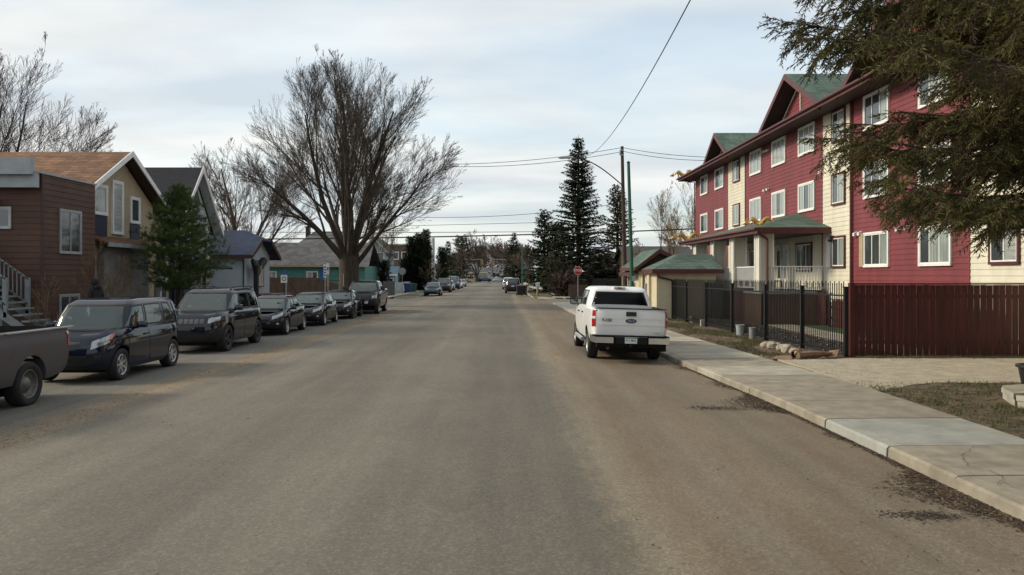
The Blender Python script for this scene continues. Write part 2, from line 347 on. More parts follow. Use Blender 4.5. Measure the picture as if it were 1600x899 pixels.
cs = MB(); cs.quad((3.9, 63.5, -.094), (90, 63.5, -.08), (90, 76.5, -.08), (3.9, 76.5, -.094)); cs.quad((-90, 63.5, -.08), (-10.7, 63.5, -.115), (-8.6, 76.5, -.07), (-90, 76.5, -.08))
tag(cs.build('side_street', far_asph), kind='structure')
def strip(name, L, Rr, z, mat, n=1, both=None):
    b = MB()
    for (y0, a0, b0), (y1, a1, b1) in zip(L, L[1:]): b.quad((a0, y0, z), (b0, y0, z), (b1, y1, z), (a1, y1, z))
    return tag(b.build(name, mat), kind='structure')
# right kerb and pavement, slab by slab with real joints
kb = MB(); pv = MB()
joints = [-6.0, -3.0, -1.2, .6, 2.4, 4.2, 6.0, 7.3, 8.6, 10.1, 12.0, 13.7]
while joints[-1] < 62: joints.append(joints[-1] + 1.75)
for k, (a, b) in enumerate(zip(joints, joints[1:])):
    ka, kb_, sa, sb = itp(KX, a), itp(KX, b), itp(SX, a), itp(SX, b); gp = .012
    mi = 1 if abs(a - 10.1) < .01 else (2 if (b > 16 and k % 5 in (0, 1, 3)) or b > 30 else 0); dz = rnd.uniform(-.006, .006)
    za = road_z(ka)
    c = rnd.uniform(-.012, .012)
    # kerb stone with a bevelled nose
    prof = [(0, -.16), (.01, .0), (.04, .028), (.17, .034)]
    vs = []; fs = []
    for (y, kx) in ((a + gp, ka), (b - gp, kb_)):
        vs += [(kx + q[0] + c, y, q[1] + dz) for q in prof] + [(kx + .17 + c, y, -.16)]
    n = 5
    for i in range(n - 1): fs.append((i, i + 1, n + i + 1, n + i))
    fs += [(0, 4, 3, 2, 1), (5, 6, 7, 8, 9)]
    kb.add(vs, fs, mi)
    pv.slab([(ka + .182 + c, a + gp, .036 + dz), (sa, a + gp, .046 + dz), (sb, b - gp, .046 + dz), (kb_ + .182 + c, b - gp, .036 + dz)], .18, mi)
# hairline cracks and chipped corners in the old slabs
ck = random.Random(8)
for (x_, y_, ang, L_) in ((5.25, 9.0, 1.2, 1.3), (5.9, 8.9, .2, .8), (5.1, 8.2, .5, .7), (5.4, 14.4, 1.45, 1.5), (6.2, 16.3, .1, 1.0), (5.0, 13.3, .3, .8), (5.6, 22.0, 1.3, 1.8), (5.3, 7.4, 1.9, .9)):
    p = [(x_, y_)]; a_ = ang
    for q in range(9): a_ += ck.uniform(-.45, .45); p.append((p[-1][0] + math.cos(a_) * L_ / 9, p[-1][1] + math.sin(a_) * L_ / 9))
    for (xa_, ya_), (xb_, yb_) in zip(p, p[1:]):
        nx, ny = -(yb_ - ya_), xb_ - xa_; l_ = math.hypot(nx, ny); w_ = ck.uniform(.0015, .0045); nx, ny = nx / l_ * w_, ny / l_ * w_; zz = lambda x: .0375 + .01 * min(1, max(0, (x - 5.0) / 1.8)) + .008
        pv.quad((xa_ - nx, ya_ - ny, zz(xa_)), (xb_ - nx, yb_ - ny, zz(xb_)), (xb_ + nx, yb_ + ny, zz(xb_)), (xa_ + nx, ya_ + ny, zz(xa_)), 3)
tag(kb.build('kerb', [conc, concn, concp]), kind='structure'); tag(pv.build('pavement', [conc, concn, concp, M('crack_dirt', (.05, .04, .03), .95)]), kind='structure')
# verge, drive, patch on the right
vg = MB(); Y = [16, 21, 30, 40, 50, 62]
for a, b in zip(Y, Y[1:]): vg.quad((itp(SX, a), a, -.004), (40, a, -.004), (40, b, -.004), (itp(SX, b), b, -.004))
vg.quad((6.7, -12, -.004), (40, -12, -.004), (40, 16, -.004), (6.99, 16, -.004))
tag(vg.build('right_yard', dirt), kind='structure')
def blob(name, pts, z, mat, th=.02, sub=6, amp=.12, top=0.0, seed=1):
    # irregular outlined sheet with uneven surface
    rr = random.Random(seed); out = []
    n = len(pts)
    for i in range(n):
        a = Vector((*pts[i], 0)); b = Vector((*pts[(i + 1) % n], 0))
        for k in range(sub):
            p = a.lerp(b, k / sub); p.x += rr.uniform(-amp, amp); p.y += rr.uniform(-amp, amp); out.append(p)
    b = MB(); b.slab([(p.x, p.y, z) for p in out], th); return tag(b.build(name, mat), kind='structure')
blob('gravel_drive', [(7.02, 14.9), (7.05, 20.4), (9.5, 20.7), (32, 20.8), (32, 16.4), (12, 16.3), (8.3, 15.9)], .034, gravm, .12, 8, .10, seed=3)
blob('worn_grass', [(6.95, -10), (6.95, 10.4), (7.02, 15.0), (8.3, 16.0), (12, 16.45), (32, 16.5), (32, -10)], .026, patchm, .12, 10, .05, seed=4)
blob('lawn_patch', [(12.4, 20.9), (12.5, 35), (14.3, 35.5), (14.3, 21)], .012, turf, .05, 5, .03, seed=5)
b = MB()
for i in range(12):
    y0, y1 = 21.2 + i * 1.6, 21.2 + (i + 1) * 1.6 - .02; x0 = 11.0 + .045 * (y0 - 21); b.slab([(x0, y0, .03), (x0 + 1.15, y0, .03), (x0 + 1.22, y1, .03), (x0 + .07, y1, .03)], .08)
tag(b.build('garden_path', concp), kind='structure')
blob('soil_bed', [(8.9, 21.6), (8.8, 39), (11.0, 39), (11.0, 21.6)], .006, soil, .04, 8, .08, seed=6)
# far side of the intersection
b = MB(); b.slab([(2.95, 80, .02), (3.1, 80, .02), (3.1, 330, .02), (2.95, 330, .02)], .2); b.slab([(2.95, 80, .021), (3.1, 80.1, .021), (6.2, 77.0, .021), (6.0, 76.9, .021)], .2)
tag(b.build('far_right_kerb', concp), kind='structure')
strip('far_right_verge', [(79.5, 3.1, 5.0), (330, 3.1, 5.0)], None, .012, grassy); strip('far_right_pavement', [(77, 5.0, 6.8), (330, 5.0, 6.8)], None, .02, concp); strip('far_right_yard', [(77, 6.8, 60), (330, 6.8, 60)], None, .004, grassy)
b = MB(); b.slab([(-8.75, 80, .02), (-8.6, 80, .02), (-8.6, 330, .02), (-8.75, 330, .02)], .2); b.slab([(-10.5, 77, .021), (-10.2, 76.9, .021), (-8.6, 80, .021), (-8.75, 80.2, .021)], .2)
tag(b.build('far_left_kerb', concp), kind='structure')
strip('far_left_verge', [(79.5, -11, -8.75), (330, -11, -8.75)], None, .012, grassy); strip('far_left_pavement', [(77, -12.6, -11), (330, -12.6, -11)], None, .02, concp); strip('far_left_yard', [(77, -80, -12.6), (330, -80, -12.6)], None, .004, grassy)
# left side, near block
b = MB()
for i in range(40):
    y0 = -12 + i * 1.85; b.slab([(-10.98, y0, .02), (-10.8, y0, .015), (-10.8, y0 + 1.83, .015), (-10.98, y0 + 1.83, .02)], .2)
tag(b.build('left_kerb', conc), kind='structure')
strip('left_verge', [(-12, -12.0, -10.98), (62, -12.0, -10.98)], None, .016, dirt)
b = MB()
for i in range(41):
    y0 = -12 + i * 1.8; b.slab([(-13.5, y0, .03), (-12.0, y0, .03), (-12.0, y0 + 1.78, .03), (-13.5, y0 + 1.78, .03)], .2)
tag(b.build('left_pavement', concp), kind='structure')
strip('left_yard', [(-12, -80, -13.5), (62, -80, -13.5)], None, .008, patchm)
# ------------------------------------------------------------------ building helpers (world coordinates, re-based on the thing)
def wloc(o):
    v = Vector((0, 0, 0))
    while o is not None: v += o.location; o = o.parent
    return v
def part(mb, name, mats, parent=None, smooth=False, angle=35):
    if parent is not None:
        q = wloc(parent); mb.v = [(a - q.x, b - q.y, c - q.z) for a, b, c in mb.v]
    return mb.build(name, mats, parent, smooth, angle)
def solo(mb, name, mats, label, cat, group=None, smooth=False):
    # a thing that is one mesh, re-based to its foot
    xs = [v[0] for v in mb.v]; ys = [v[1] for v in mb.v]; zs = [v[2] for v in mb.v]
    c = ((min(xs) + max(xs)) / 2, (min(ys) + max(ys)) / 2, min(zs)); mb.v = [(a - c[0], b - c[1], d - c[2]) for a, b, d in mb.v]
    o = mb.build(name, mats, None, smooth); o.location = c; return tag(o, label, cat, group)

def siding(mb, o, r, nrm, L, z0, z1, e=.2, mi=0, clip=None, th=.02):
    o = Vector(o); r = Vector(r); nrm = Vector(nrm); z = z0
    while z < z1 - .01:
        zz = min(z + e, z1); a0, a1 = clip(z) if clip else (0, L); b0, b1 = clip(zz) if clip else (0, L)
        if a1 - a0 > .02:
            q = lambda s, h, d: (o.x + r.x * s + nrm.x * d, o.y + r.y * s + nrm.y * d, h)
            vs = [q(a0, z, th), q(a1, z, th), q(b1, zz, .003), q(b0, zz, .003), q(a0, z, 0), q(a1, z, 0)]
            fl = r.cross(Vector((0, 0, 1))).dot(nrm) > 0
            fs = [(0, 1, 2, 3), (4, 5, 1, 0)] if fl else [(3, 2, 1, 0), (0, 1, 5, 4)]
            mb.add(vs, fs, mi)
        z = zz
def window(parent, o, r, nrm, w, h, trim=None, panes=2, gl=None, tw=.09, dark=None, sash=None, sill=False):
    """o: lower left corner of the opening on the wall face"""
    o = Vector(o); r = Vector(r); nrm = Vector(nrm); U = Vector((0, 0, 1)); mb = MB(); trim = trim or white; sash = sash or white
    def bar(s0, s1, h0, h1, d0, d1, mi=0): mb.obox(o + r * s0 + U * h0 + nrm * d0, r * (s1 - s0), U * (h1 - h0), nrm * (d1 - d0), mi)
    bar(-tw, w + tw, h, h + tw, 0, .07); bar(-tw, w + tw, -tw, 0, 0, .075); bar(-tw, 0, 0, h, 0, .07); bar(w, w + tw, 0, h, 0, .07)
    sw = .045
    bar(0, w, h - sw, h, .0, .055, 1); bar(0, w, 0, sw, .0, .055, 1); bar(0, sw, sw, h - sw, 0, .055, 1); bar(w - sw, w, sw, h - sw, 0, .055, 1)
    for k in range(1, panes):
        s = w * k / panes; bar(s - sw / 2, s + sw / 2, sw, h - sw, 0, .05, 1)
    f = part(mb, 'window', [trim, sash], parent)
    for k in range(panes):
        pm = MB(); s0, s1 = w * k / panes + sw / 2, w * (k + 1) / panes - sw / 2
        pm.obox(o + r * s0 + U * sw + nrm * .0, r * (s1 - s0), U * (h - 2 * sw), nrm * .03)
        mt = gl[k % len(gl)] if isinstance(gl, (list, tuple)) else (gl or wcur)
        part(pm, 'pane', mt, f)
    return f
def door(parent, o, r, nrm, w, h, mat, glass=None, trim=None):
    o = Vector(o); r = Vector(r); nrm = Vector(nrm); U = Vector((0, 0, 1)); mb = MB()
    mb.obox(o - r * .07, r * .07, U * (h + .07), nrm * .07, 1); mb.obox(o + r * w, r * .07, U * (h + .07), nrm * .07, 1); mb.obox(o + U * h, r * w, U * .07, nrm * .07, 1)
    mb.obox(o, r * w, U * h, nrm * .04, 0)
    d = part(mb, 'door', [mat, trim or white], parent)
    if glass: gm = MB(); gm.obox(o + r * w * .2 + U * h * .25, r * w * .6, U * h * .65, nrm * .05); part(gm, 'pane', glass, d)
    hm = MB(); hm.obox(o + r * (w - .12) + U * 1.0 + nrm * .04, r * .04, U * .12, nrm * .05); part(hm, 'handle', galv, d)
    return d

# ------------------------------------------------------------------ the burgundy and cream apartment block
XF = 14.3; YB, YE = 8.0, 58.9; ZE = 9.35; OV = 1.05
apt = empty('apartment_building', (XF, 34, 0), 0, 'three storey burgundy and cream apartment block with green gabled roof', 'building')
def yd(px, X=XF): return X * FPX / (px - 785)
secs = [(58.9, 50.4, burg), (50.4, 46.8, cream), (46.8, 35.5, burg), (35.5, 32.4, cream), (32.4, 24.3, burg), (24.3, 19.6, cream), (19.6, YB, burg)]
core = MB(); core.box(XF, XF + 15, YB, YE, -.1, ZE + .1); cw = part(core, 'wall', cream, apt)
for (a, b, m) in secs:
    s = MB(); base = -.1
    if a == 46.8:   # ground floor under the canopy is cream
        siding(s, (XF, a, 0), (0, -1, 0), (-1, 0, 0), a - b, 4.1, ZE, .19, 0); siding(s, (XF, a, 0), (0, -1, 0), (-1, 0, 0), a - b, base, 4.1, .19, 1)
    else: siding(s, (XF, a, 0), (0, -1, 0), (-1, 0, 0), a - b, base, ZE, .19, 0)
    # corner boards
    s.box(XF - .035, XF, b - .0, b + .09, base, ZE, 2)
    part(s, 'siding', [m, cream, dkred if m is cream else burg], apt)
s = MB(); siding(s, (XF, YE, 0), (1, 0, 0), (0, 1, 0), 15, -.1, ZE, .19); part(s, 'siding', burg, apt); s = MB(); siding(s, (XF, YB, 0), (1, 0, 0), (0, -1, 0), 15, -.1, ZE, .19); part(s, 'siding', burg, apt)
def aw(x0, x1, rows, trim, panes, gl=None):
    y0, y1 = yd(x0), yd(x1); w_ = y0 - y1
    for zb in rows:
        g_ = gl or [wcur, rnd.choice([wcur, wglass]), rnd.choice([wcur, wcur, wblind])]
        window(apt, (XF - .02, y0, zb), (0, -1, 0), (-1, 0, 0), w_, 1.2, trim, panes, g_, .08)
Z1, Z2, Z3 = 2.58, 5.26, 7.95
for x0, x1 in ((1096.2, 1106.5), (1119, 1131.3)): aw(x0, x1, (Z2, Z3), white, 2, [wglass, wcur])
aw(1147.3, 1156.3, (Z2, Z3), dkred, 2)
for x0, x1 in ((1174, 1190), (1208.6, 1228), (1250.3, 1273.5)): aw(x0, x1, (Z2, Z3), white, 3)
aw(1302.5, 1321, (Z1, Z2, Z3), dkred, 2, [wglass, wcur])
for x0, x1 in ((1353, 1389.5), (1440, 1487)): aw(x0, x1, (Z1, Z2, Z3), white, 3, [wglass, wcur, wcur] if x0 > 1400 else [wglass, wglass, wcur])
aw(1551, 1593, (Z1, Z2, Z3), dkred, 2, [wglass, wblind])
for yb in (17.5, 13.2):
    for zb in (Z1, Z2, Z3): window(apt, (XF - .02, yb, zb), (0, -1, 0), (-1, 0, 0), 2.0, 1.2, white, 3, [wcur, wglass, wcur], .1)
# open shutters standing beside ground floor windows
for x0, mt in ((1294, white), (1346.5, tan)):
    y0 = yd(x0); sm = MB(); sm.obox((XF - .03, y0 + .05, Z1 - .05), (0, -.38, 0), (-.06, 0, 0), (0, 0, 1.3)); part(sm, 'shutter', mt, apt)
# exhaust hoods between windows
for px, zz in ((1196, 9.0), (1201, 8.98), (1196, 6.9), (1201, 6.9), (1283, 6.9), (1338, 3.95), (1345, 3.95), (1405, 3.95), (1419, 3.95), (1497, 3.95), (1514, 3.95)):
    hm = MB(); y0 = yd(px); hm.slab([(XF - .02, y0, zz), (XF - .02, y0 - .16, zz), (XF - .16, y0 - .16, zz - .06), (XF - .16, y0, zz - .06)], .12); part(hm, 'vent_hood', white, apt)
# eaves: soffit, fascia, gutter; main roof low hip behind gables
rf = MB()
x0, x1, y0, y1 = XF - OV, XF + 15 + OV, YB - OV, YE + OV; xr = (x0 + x1) / 2; zr = 11.25; ins = 6.5
A, B, C_, D_ = (x0, y0, ZE + .16), (x1, y0, ZE + .16), (x1, y1, ZE + .16), (x0, y1, ZE + .16); R0, R1 = (xr, y0 + ins, zr), (xr, y1 - ins, zr)
rf.slab([A, R0, R1, D_], .08); rf.slab([B, C_, R1, R0], .08); rf.slab([A, B, R0], .08); rf.slab([D_, R1, C_], .08)
roof = part(rf, 'roof', greensh, apt)
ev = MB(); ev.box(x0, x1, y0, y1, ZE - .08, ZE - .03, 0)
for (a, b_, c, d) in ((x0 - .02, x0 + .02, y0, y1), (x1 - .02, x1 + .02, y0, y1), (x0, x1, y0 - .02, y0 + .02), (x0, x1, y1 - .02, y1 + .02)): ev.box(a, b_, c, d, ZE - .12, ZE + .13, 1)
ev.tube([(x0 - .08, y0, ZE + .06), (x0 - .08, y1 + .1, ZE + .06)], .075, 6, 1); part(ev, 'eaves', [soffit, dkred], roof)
def gable(yc, hw, zp, zb=9.42, depth=7.0):
    xg = XF - .9; gm = MB(); t = .10
    for s in (-1, 1):
        gm.slab([(xg, yc, zp), (xg + depth, yc, zp), (xg + depth, yc + s * (hw + .15), zb + .05), (xg, yc + s * (hw + .15), zb + .05)], t, 0)
    gd = part(gm, 'gable', greensh, roof)
    tm = MB()
    for s in (-1, 1):   # barge boards with a small kick at the foot, soffits behind
        a = Vector((xg - .04, yc, zp - .02)); b = Vector((xg - .04, yc + s * (hw - .3), zb + .35)); c = Vector((xg - .04, yc + s * (hw + .35), zb - .02))
        for p, q in ((a, b), (b, c)):
            tm.slab([p, q, q - Vector((0, 0, .26)), p - Vector((0, 0, .26))], .05, 0, (1, 0, 0))
        tm.slab([(xg, yc, zp - .13), (xg + .85, yc, zp - .13), (xg + .85, yc + s * hw, zb - .06), (xg, yc + s * hw, zb - .06)], .03, 1)
    part(tm, 'barge_board', [dkred, soffit], gd)
    wm = MB(); xw = XF - .12
    siding(wm, (xw, yc + hw * .86, 0), (0, -1, 0), (-1, 0, 0), 1, zb, zp - .35, .19, 0, clip=lambda z: (hw * .86 - hw * .86 * max(0, (zp - .3 - z) / (zp - .3 - zb)), hw * .86 + hw * .86 * max(0, (zp - .3 - z) / (zp - .3 - zb))))
    wm.box(xw - .05, xw - .02, yc - .04, yc + .04, zb, zp - .4, 1)
    for s in (-1, 1): wm.slab([(xw - .05, yc, zp - .30), (xw - .05, yc + s * hw * .88, zb), (xw - .05, yc + s * hw * .88, zb - .09), (xw - .05, yc, zp - .40)], .03, 1, (1, 0, 0))
    part(wm, 'gable_wall', [burg, cream], gd)
gable(50.4, 2.7, 11.2, depth=8); gable(37.8, 3.9, 11.75, depth=9); gable(27.6, 3.9, 11.95, depth=9); gable(15.5, 3.2, 11.6, depth=8)
# rooftop vents
vm = MB(); vm.box(16.6, 17.1, 47.6, 48.1, 10.2, 11.2); part(vm, 'roof_vent', galv, roof)
# downspouts
dm = MB(); dm.tube([(x0, 58.8, ZE), (XF - .5, 59, ZE - .25), (XF - .06, 58.96, ZE - .3), (XF - .06, 58.96, 0)], .05, 6); dm.tube([(XF - .07, 32.5, ZE), (XF - .07, 32.5, 0)], .055, 6); part(dm, 'downspout', dkred, apt)
# canopy over the entrance
PX0, PYN, PYF, PZ = 11.1, 34.6, 49.8, 4.28
cn = MB(); hz = 5.2
cn.slab([(PX0, PYN, PZ), (PX0, PYF, PZ), (XF, PYF - 3, hz - .1), (XF, PYN + 3.9, hz)], .07); cn.slab([(PX0, PYN, PZ), (XF, PYN + 3.9, hz), (XF + .0, PYN, PZ)], .07); cn.slab([(PX0, PYF, PZ), (XF, PYF, PZ), (XF, PYF - 3, hz - .1)], .07)
can = part(cn, 'canopy', greensh, apt)
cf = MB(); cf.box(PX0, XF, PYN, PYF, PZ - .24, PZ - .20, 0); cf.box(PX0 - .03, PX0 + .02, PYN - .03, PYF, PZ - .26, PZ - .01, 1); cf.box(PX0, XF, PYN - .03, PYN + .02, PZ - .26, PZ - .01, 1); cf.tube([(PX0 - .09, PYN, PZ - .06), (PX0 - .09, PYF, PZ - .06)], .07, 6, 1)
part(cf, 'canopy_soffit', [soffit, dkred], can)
FZ = 1.5
dk = MB(); dk.box(11.35, XF, PYN + .3, PYF - .4, FZ - .14, FZ); dk.box(11.4, 11.5, PYN + .35, PYF - .5, -.05, FZ - .14, 1); dk.box(11.4, XF, PYN + .35, PYN + .45, -.05, FZ - .14, 1)
part(dk, 'porch_deck', [greytrim, fencebr], apt)
for yc in (35.6, 39.5, 43.2, 47.1):
    cm = MB(); X0, X1 = 11.4, 12.0
    for (o, r, n_, L) in (((X0, yc + .3, 0), (0, -1, 0), (-1, 0, 0), .6), ((X0, yc - .3, 0), (1, 0, 0), (0, -1, 0), .6), ((X1, yc - .3, 0), (0, 1, 0), (1, 0, 0), .6), ((X1, yc + .3, 0), (-1, 0, 0), (0, 1, 0), .6)): siding(cm, o, r, n_, L, FZ, PZ - .2, .13, 0, th=.012)
    for (cx, cy) in ((X0, yc - .3), (X1, yc - .3), (X0, yc + .3), (X1, yc + .3)): cm.box(cx - .04, cx + .04, cy - .04, cy + .04, FZ, PZ - .2, 1)
    part(cm, 'column', [cream, white], apt)
dm = MB(); dm.tube([(11.15, 35.0, PZ - .2), (11.6, 35.24, PZ - .4), (11.72, 35.22, PZ - .5), (11.72, 35.22, .1)], .05, 6); part(dm, 'downspout', dkred, apt)
rl = MB()
def rail(mb, a, b, z=FZ, h=1.05, step=.13, rise=0.0):
    a = Vector(a); b = Vector(b); L = (b - a).length; n = int(L / step)
    for zz in (h, .1):
        pa = Vector((*a.xy, z + zz)); pb = Vector((*b.xy, z + zz + rise)); d = (pb - pa); sdv = Vector((-d.y, d.x, 0)).normalized() * .03
        mb.obox(pa - sdv, d, sdv * 2, (0, 0, .05))
    for i in range(n + 1):
        p = a.lerp(b, i / n); zz = z + rise * i / n; mb.box(p.x - .016, p.x + .016, p.y - .016, p.y + .016, zz + .1, zz + h)
for y0_, y1_ in ((35.9, 39.2), (39.8, 42.9), (43.5, 46.8)): rail(rl, (11.55, y0_, 0), (11.55, y1_, 0))
rail(rl, (11.9, 35.2, 0), (14.25, 35.2, 0)); rail(rl, (11.55, 47.4, 0), (11.2, 50.6, 0), FZ, 1.0, .13, -1.3)
part(rl, 'railing', white, apt)
stp = MB()
for i in range(8): stp.box(11.3, 13.0, 49.4 + i * .28, 49.4 + (i + 1) * .28, -.05, FZ - .14 - i * .17)
part(stp, 'stairs', conc, apt)
dd = yd(1233.5); door(apt, (XF - .02, yd(1222.5), FZ), (0, -1, 0), (-1, 0, 0), 1.0, 2.15, cream, wcur); door(apt, (XF - .02, yd(1214), FZ), (0, -1, 0), (-1, 0, 0), .95, 2.15, cream, wglass)
window(apt, (XF - .02, yd(1246), 2.45), (0, -1, 0), (-1, 0, 0), yd(1246) - yd(1269), 1.2, dkred, 3, [wglass, wglass, wglass], .08)
window(apt, (XF - .02, yd(1174), FZ), (0, -1, 0), (-1, 0, 0), .9, 2.1, dkred, 1, [wglass], .08); window(apt, (XF - .02, yd(1128), FZ + .1), (0, -1, 0), (-1, 0, 0), .8, 1.9, white, 1, [wglass], .08)
lm = MB(); lm.lathe([(0, .12), (.08, .1), (.1, -.05), (.06, -.12), (0, -.12)], (XF - .2, 34.3, 3.75), n=10); lm.box(XF - .2, XF, 34.28, 34.32, 3.85, 3.9); part(lm, 'wall_lamp', blackp, apt)
for k, (yy, xx) in enumerate(((37.4, 12.3), (36.6, 12.5))):      # things on the porch
    ch = empty('patio_chair', (xx, yy, FZ), .4, ['dark patio chair on the porch beside the right column of the canopy', 'red patio chair on the porch in front of the cream door'][k], 'chair')
    mt = [blackp, pred][k]
    m_ = MB(); m_.box(-.25, .25, -.25, .25, .40, .45); m_.build('seat', mt, ch)
    m_ = MB(); m_.obox((-.25, .22, .45), (.5, 0, 0), (0, .05, 0), (0, .12, .55)); m_.build('backrest', mt, ch)
    for sx_ in (-.23, .19):
        for sy_ in (-.23, .19): m_ = MB(); m_.box(sx_, sx_ + .04, sy_, sy_ + .04, 0, .40); m_.build('leg', mt, ch)
# golden dragon ornaments
def dragon(loc, rz, L, label):
    t = empty('dragon_ornament', loc, rz, label, 'ornament', 'gold dragon ornaments on the eaves of the apartment block')
    b = MB(); k = 22; pts = []; rr = []
    for i in range(k):
        u = i / (k - 1); pts.append((-L / 2 + L * u * .92, .05 * math.sin(u * 9), .16 * L + .12 * L * math.sin(u * 10.5) * (1 - .3 * u))); rr.append(L * (.012 + .075 * math.sin(math.pi * min(1, u * 1.05 + .03)) ** .8))
    b.tube(pts, rr, 8)
    for i in range(2, k - 2): p = Vector(pts[i]); b.slab([p + Vector((-.03 * L, 0, rr[i] * .8)), p + Vector((.04 * L, 0, rr[i] * .8)), p + Vector((-.03 * L, 0, rr[i] + .06 * L))], .012, 0, (0, 1, 0))
    b.build('body', gold, t, True)
    h = Vector(pts[-1]); b = MB(); b.tube([h + Vector((-.03 * L, 0, 0)), h + Vector((.05 * L, 0, .04 * L)), h + Vector((.11 * L, 0, .02 * L)), h + Vector((.17 * L, 0, 0))], [.05 * L, .075 * L, .05 * L, .03 * L], 8)
    for s in (-1, 1): b.tube([h + Vector((.03 * L, s * .03 * L, .08 * L)), h + Vector((-.03 * L, s * .05 * L, .16 * L)), h + Vector((-.02 * L, s * .05 * L, .22 * L))], [.015 * L, .01 * L, .004 * L], 5)
    b.build('head', gold, t, True)
    for u, s in ((5, 1), (6, -1), (14, 1), (15, -1)):
        p = Vector(pts[u]); b = MB(); b.tube([p, p + Vector((.06 * L, s * .08 * L, -.06 * L)), Vector((p.x + .02 * L, s * .09 * L, .02)), Vector((p.x + .09 * L, s * .09 * L, .01))], [.035 * L, .025 * L, .018 * L, .012 * L], 6); b.build('leg', gold, t, True)
    p = Vector(pts[0]); b = MB()
    for a in (-.5, .1, .7): b.tube([p, p + Vector((-.10 * L * math.cos(a), 0, .12 * L * math.sin(a) + .03 * L)), p + Vector((-.16 * L * math.cos(a), 0, .16 * L * math.sin(a) + .06 * L))], [.03 * L, .02 * L, .004 * L], 5)
    b.build('tail', gold, t, True)
    return t
dragon((13.45, 59.6, ZE + .16), R(165), 1.5, 'gold dragon ornament on the far corner of the upper eave')
dragon((11.35, 49.4, PZ + .02), R(165), 1.6, 'gold dragon ornament on the far corner of the porch canopy')
dragon((11.6, 36.2, PZ + .16), R(150), 1.15, 'gold dragon ornament on the near corner of the porch canopy')

# ------------------------------------------------------------------ gatehouse in cream stucco
gt = empty('gatehouse', (9, 44, 0), 0, 'low cream stucco gatehouse with green hipped roof and arched entry', 'building')
wl = MB(); X0 = 7.75; wl.box(X0 + .02, 10.75, 40.1, 41.9, -.05, 2.45); wl.box(X0 + .9, 10.75, 41.9, 45.0, -.05, 2.45); wl.box(X0, 10.75, 45.0, 49.2, -.05, 2.45)
# arched opening wall between the two volumes
ay0, ay1, ax = 41.9, 45.0, X0 + .05
arc = [(43.95 + .42 * math.cos(a), 1.75 + .62 * math.sin(a)) for a in [math.pi * i / 12 for i in range(13)]]
outer = [(ay1, 2.45), (ay0, 2.45)]
for a, b_ in zip(arc, arc[1:]):
    wl.slab([(ax, a[0], a[1]), (ax, b_[0], b_[1]), (ax, b_[0], 2.6), (ax, a[0], 2.6)], .3, 0, (1, 0, 0))
wl.box(ax, ax + .3, ay0, 43.53, -.05, 2.6); wl.box(ax, ax + .3, 44.37, ay1, -.05, 2.6); wl.box(X0 - .12, X0 + .1, 41.5, 42.0, -.05, 2.4)
part(wl, 'wall', stucco, gt)
r1 = MB(); ex = .28
def hip(mb, x0, x1, y0, y1, z, zr, mi=0, th=.1):
    w_, d_ = x1 - x0, y1 - y0
    if w_ >= d_: a, b_ = (x0 + d_ / 2, (y0 + y1) / 2, zr), (x1 - d_ / 2, (y0 + y1) / 2, zr); mb.slab([(x0, y0, z), (x1, y0, z), b_, a], th, mi); mb.slab([(x1, y1, z), (x0, y1, z), a, b_], th, mi); mb.slab([(x0, y0, z), a, (x0, y1, z)], th, mi); mb.slab([(x1, y0, z), (x1, y1, z), b_], th, mi)
    else: a, b_ = ((x0 + x1) / 2, y0 + w_ / 2, zr), ((x0 + x1) / 2, y1 - w_ / 2, zr); mb.slab([(x0, y0, z), a, b_, (x0, y1, z)], th, mi); mb.slab([(x1, y0, z), (x1, y1, z), b_, a], th, mi); mb.slab([(x0, y0, z), (x1, y0, z), a], th, mi); mb.slab([(x0, y1, z), b_, (x1, y1, z)], th, mi)
# near hip: eave left further forward, ridge stops near the gable over the entry
z0_, zr_ = 2.50, 3.28
r1.slab([(X0 - .25, 39.75, z0_), (11.05, 39.75, z0_), (11.0, 41.8, zr_), (9.2, 41.8, zr_)], .1); r1.slab([(X0 - .25, 39.75, z0_), (9.2, 41.8, zr_), (9.2, 45.2, zr_), (X0 - .25, 45.2, z0_)], .1); r1.slab([(9.2, 41.8, zr_), (11.0, 41.8, zr_), (11.05, 45.2, z0_), (9.2, 45.2, zr_)], .1)
hip(r1, X0 - .45, 11.05, 45.3, 49.8, 2.35, 3.2); gr = part(r1, 'roof', greensh, gt)
r2 = MB(); yg0, yg1, xp, zp = 43.0, 48.6, 8.5, 3.62
r2.slab([(xp, yg0, zp), (xp, yg1, zp), (X0 - .55, yg1, 2.62), (X0 - .55, yg0, 2.62)], .1); r2.slab([(xp, yg0, zp), (xp, yg1, zp), (xp + 1.3, yg1, 3.0), (xp + 1.3, yg0, 3.0)], .1); eg = part(r2, 'entry_gable', greensh, gt)
r3 = MB()
r3.slab([(xp, yg0 - .03, zp - .02), (X0 - .58, yg0 - .03, 2.6), (X0 - .58, yg0 - .03, 2.42), (xp, yg0 - .03, zp - .24)], .05, 0, (0, 1, 0)); r3.slab([(xp, yg0 - .03, zp - .02), (xp + 1.32, yg0 - .03, 2.98), (xp + 1.32, yg0 - .03, 2.8), (xp, yg0 - .03, zp - .24)], .05, 0, (0, 1, 0))
r3.slab([(xp, yg0 + .3, zp - .12), (X0 - .2, yg0 + .3, 2.6), (X0 - .2, yg0 + .3, 2.3), (xp + 1.2, yg0 + .3, 2.3), (xp + 1.2, yg0 + .3, 2.9)], .05, 1, (0, 1, 0)); r3.box(X0 - .6, X0 - .55, yg0, yg1, 2.45, 2.63); part(r3, 'gable_trim', [dkred, soffit], eg)
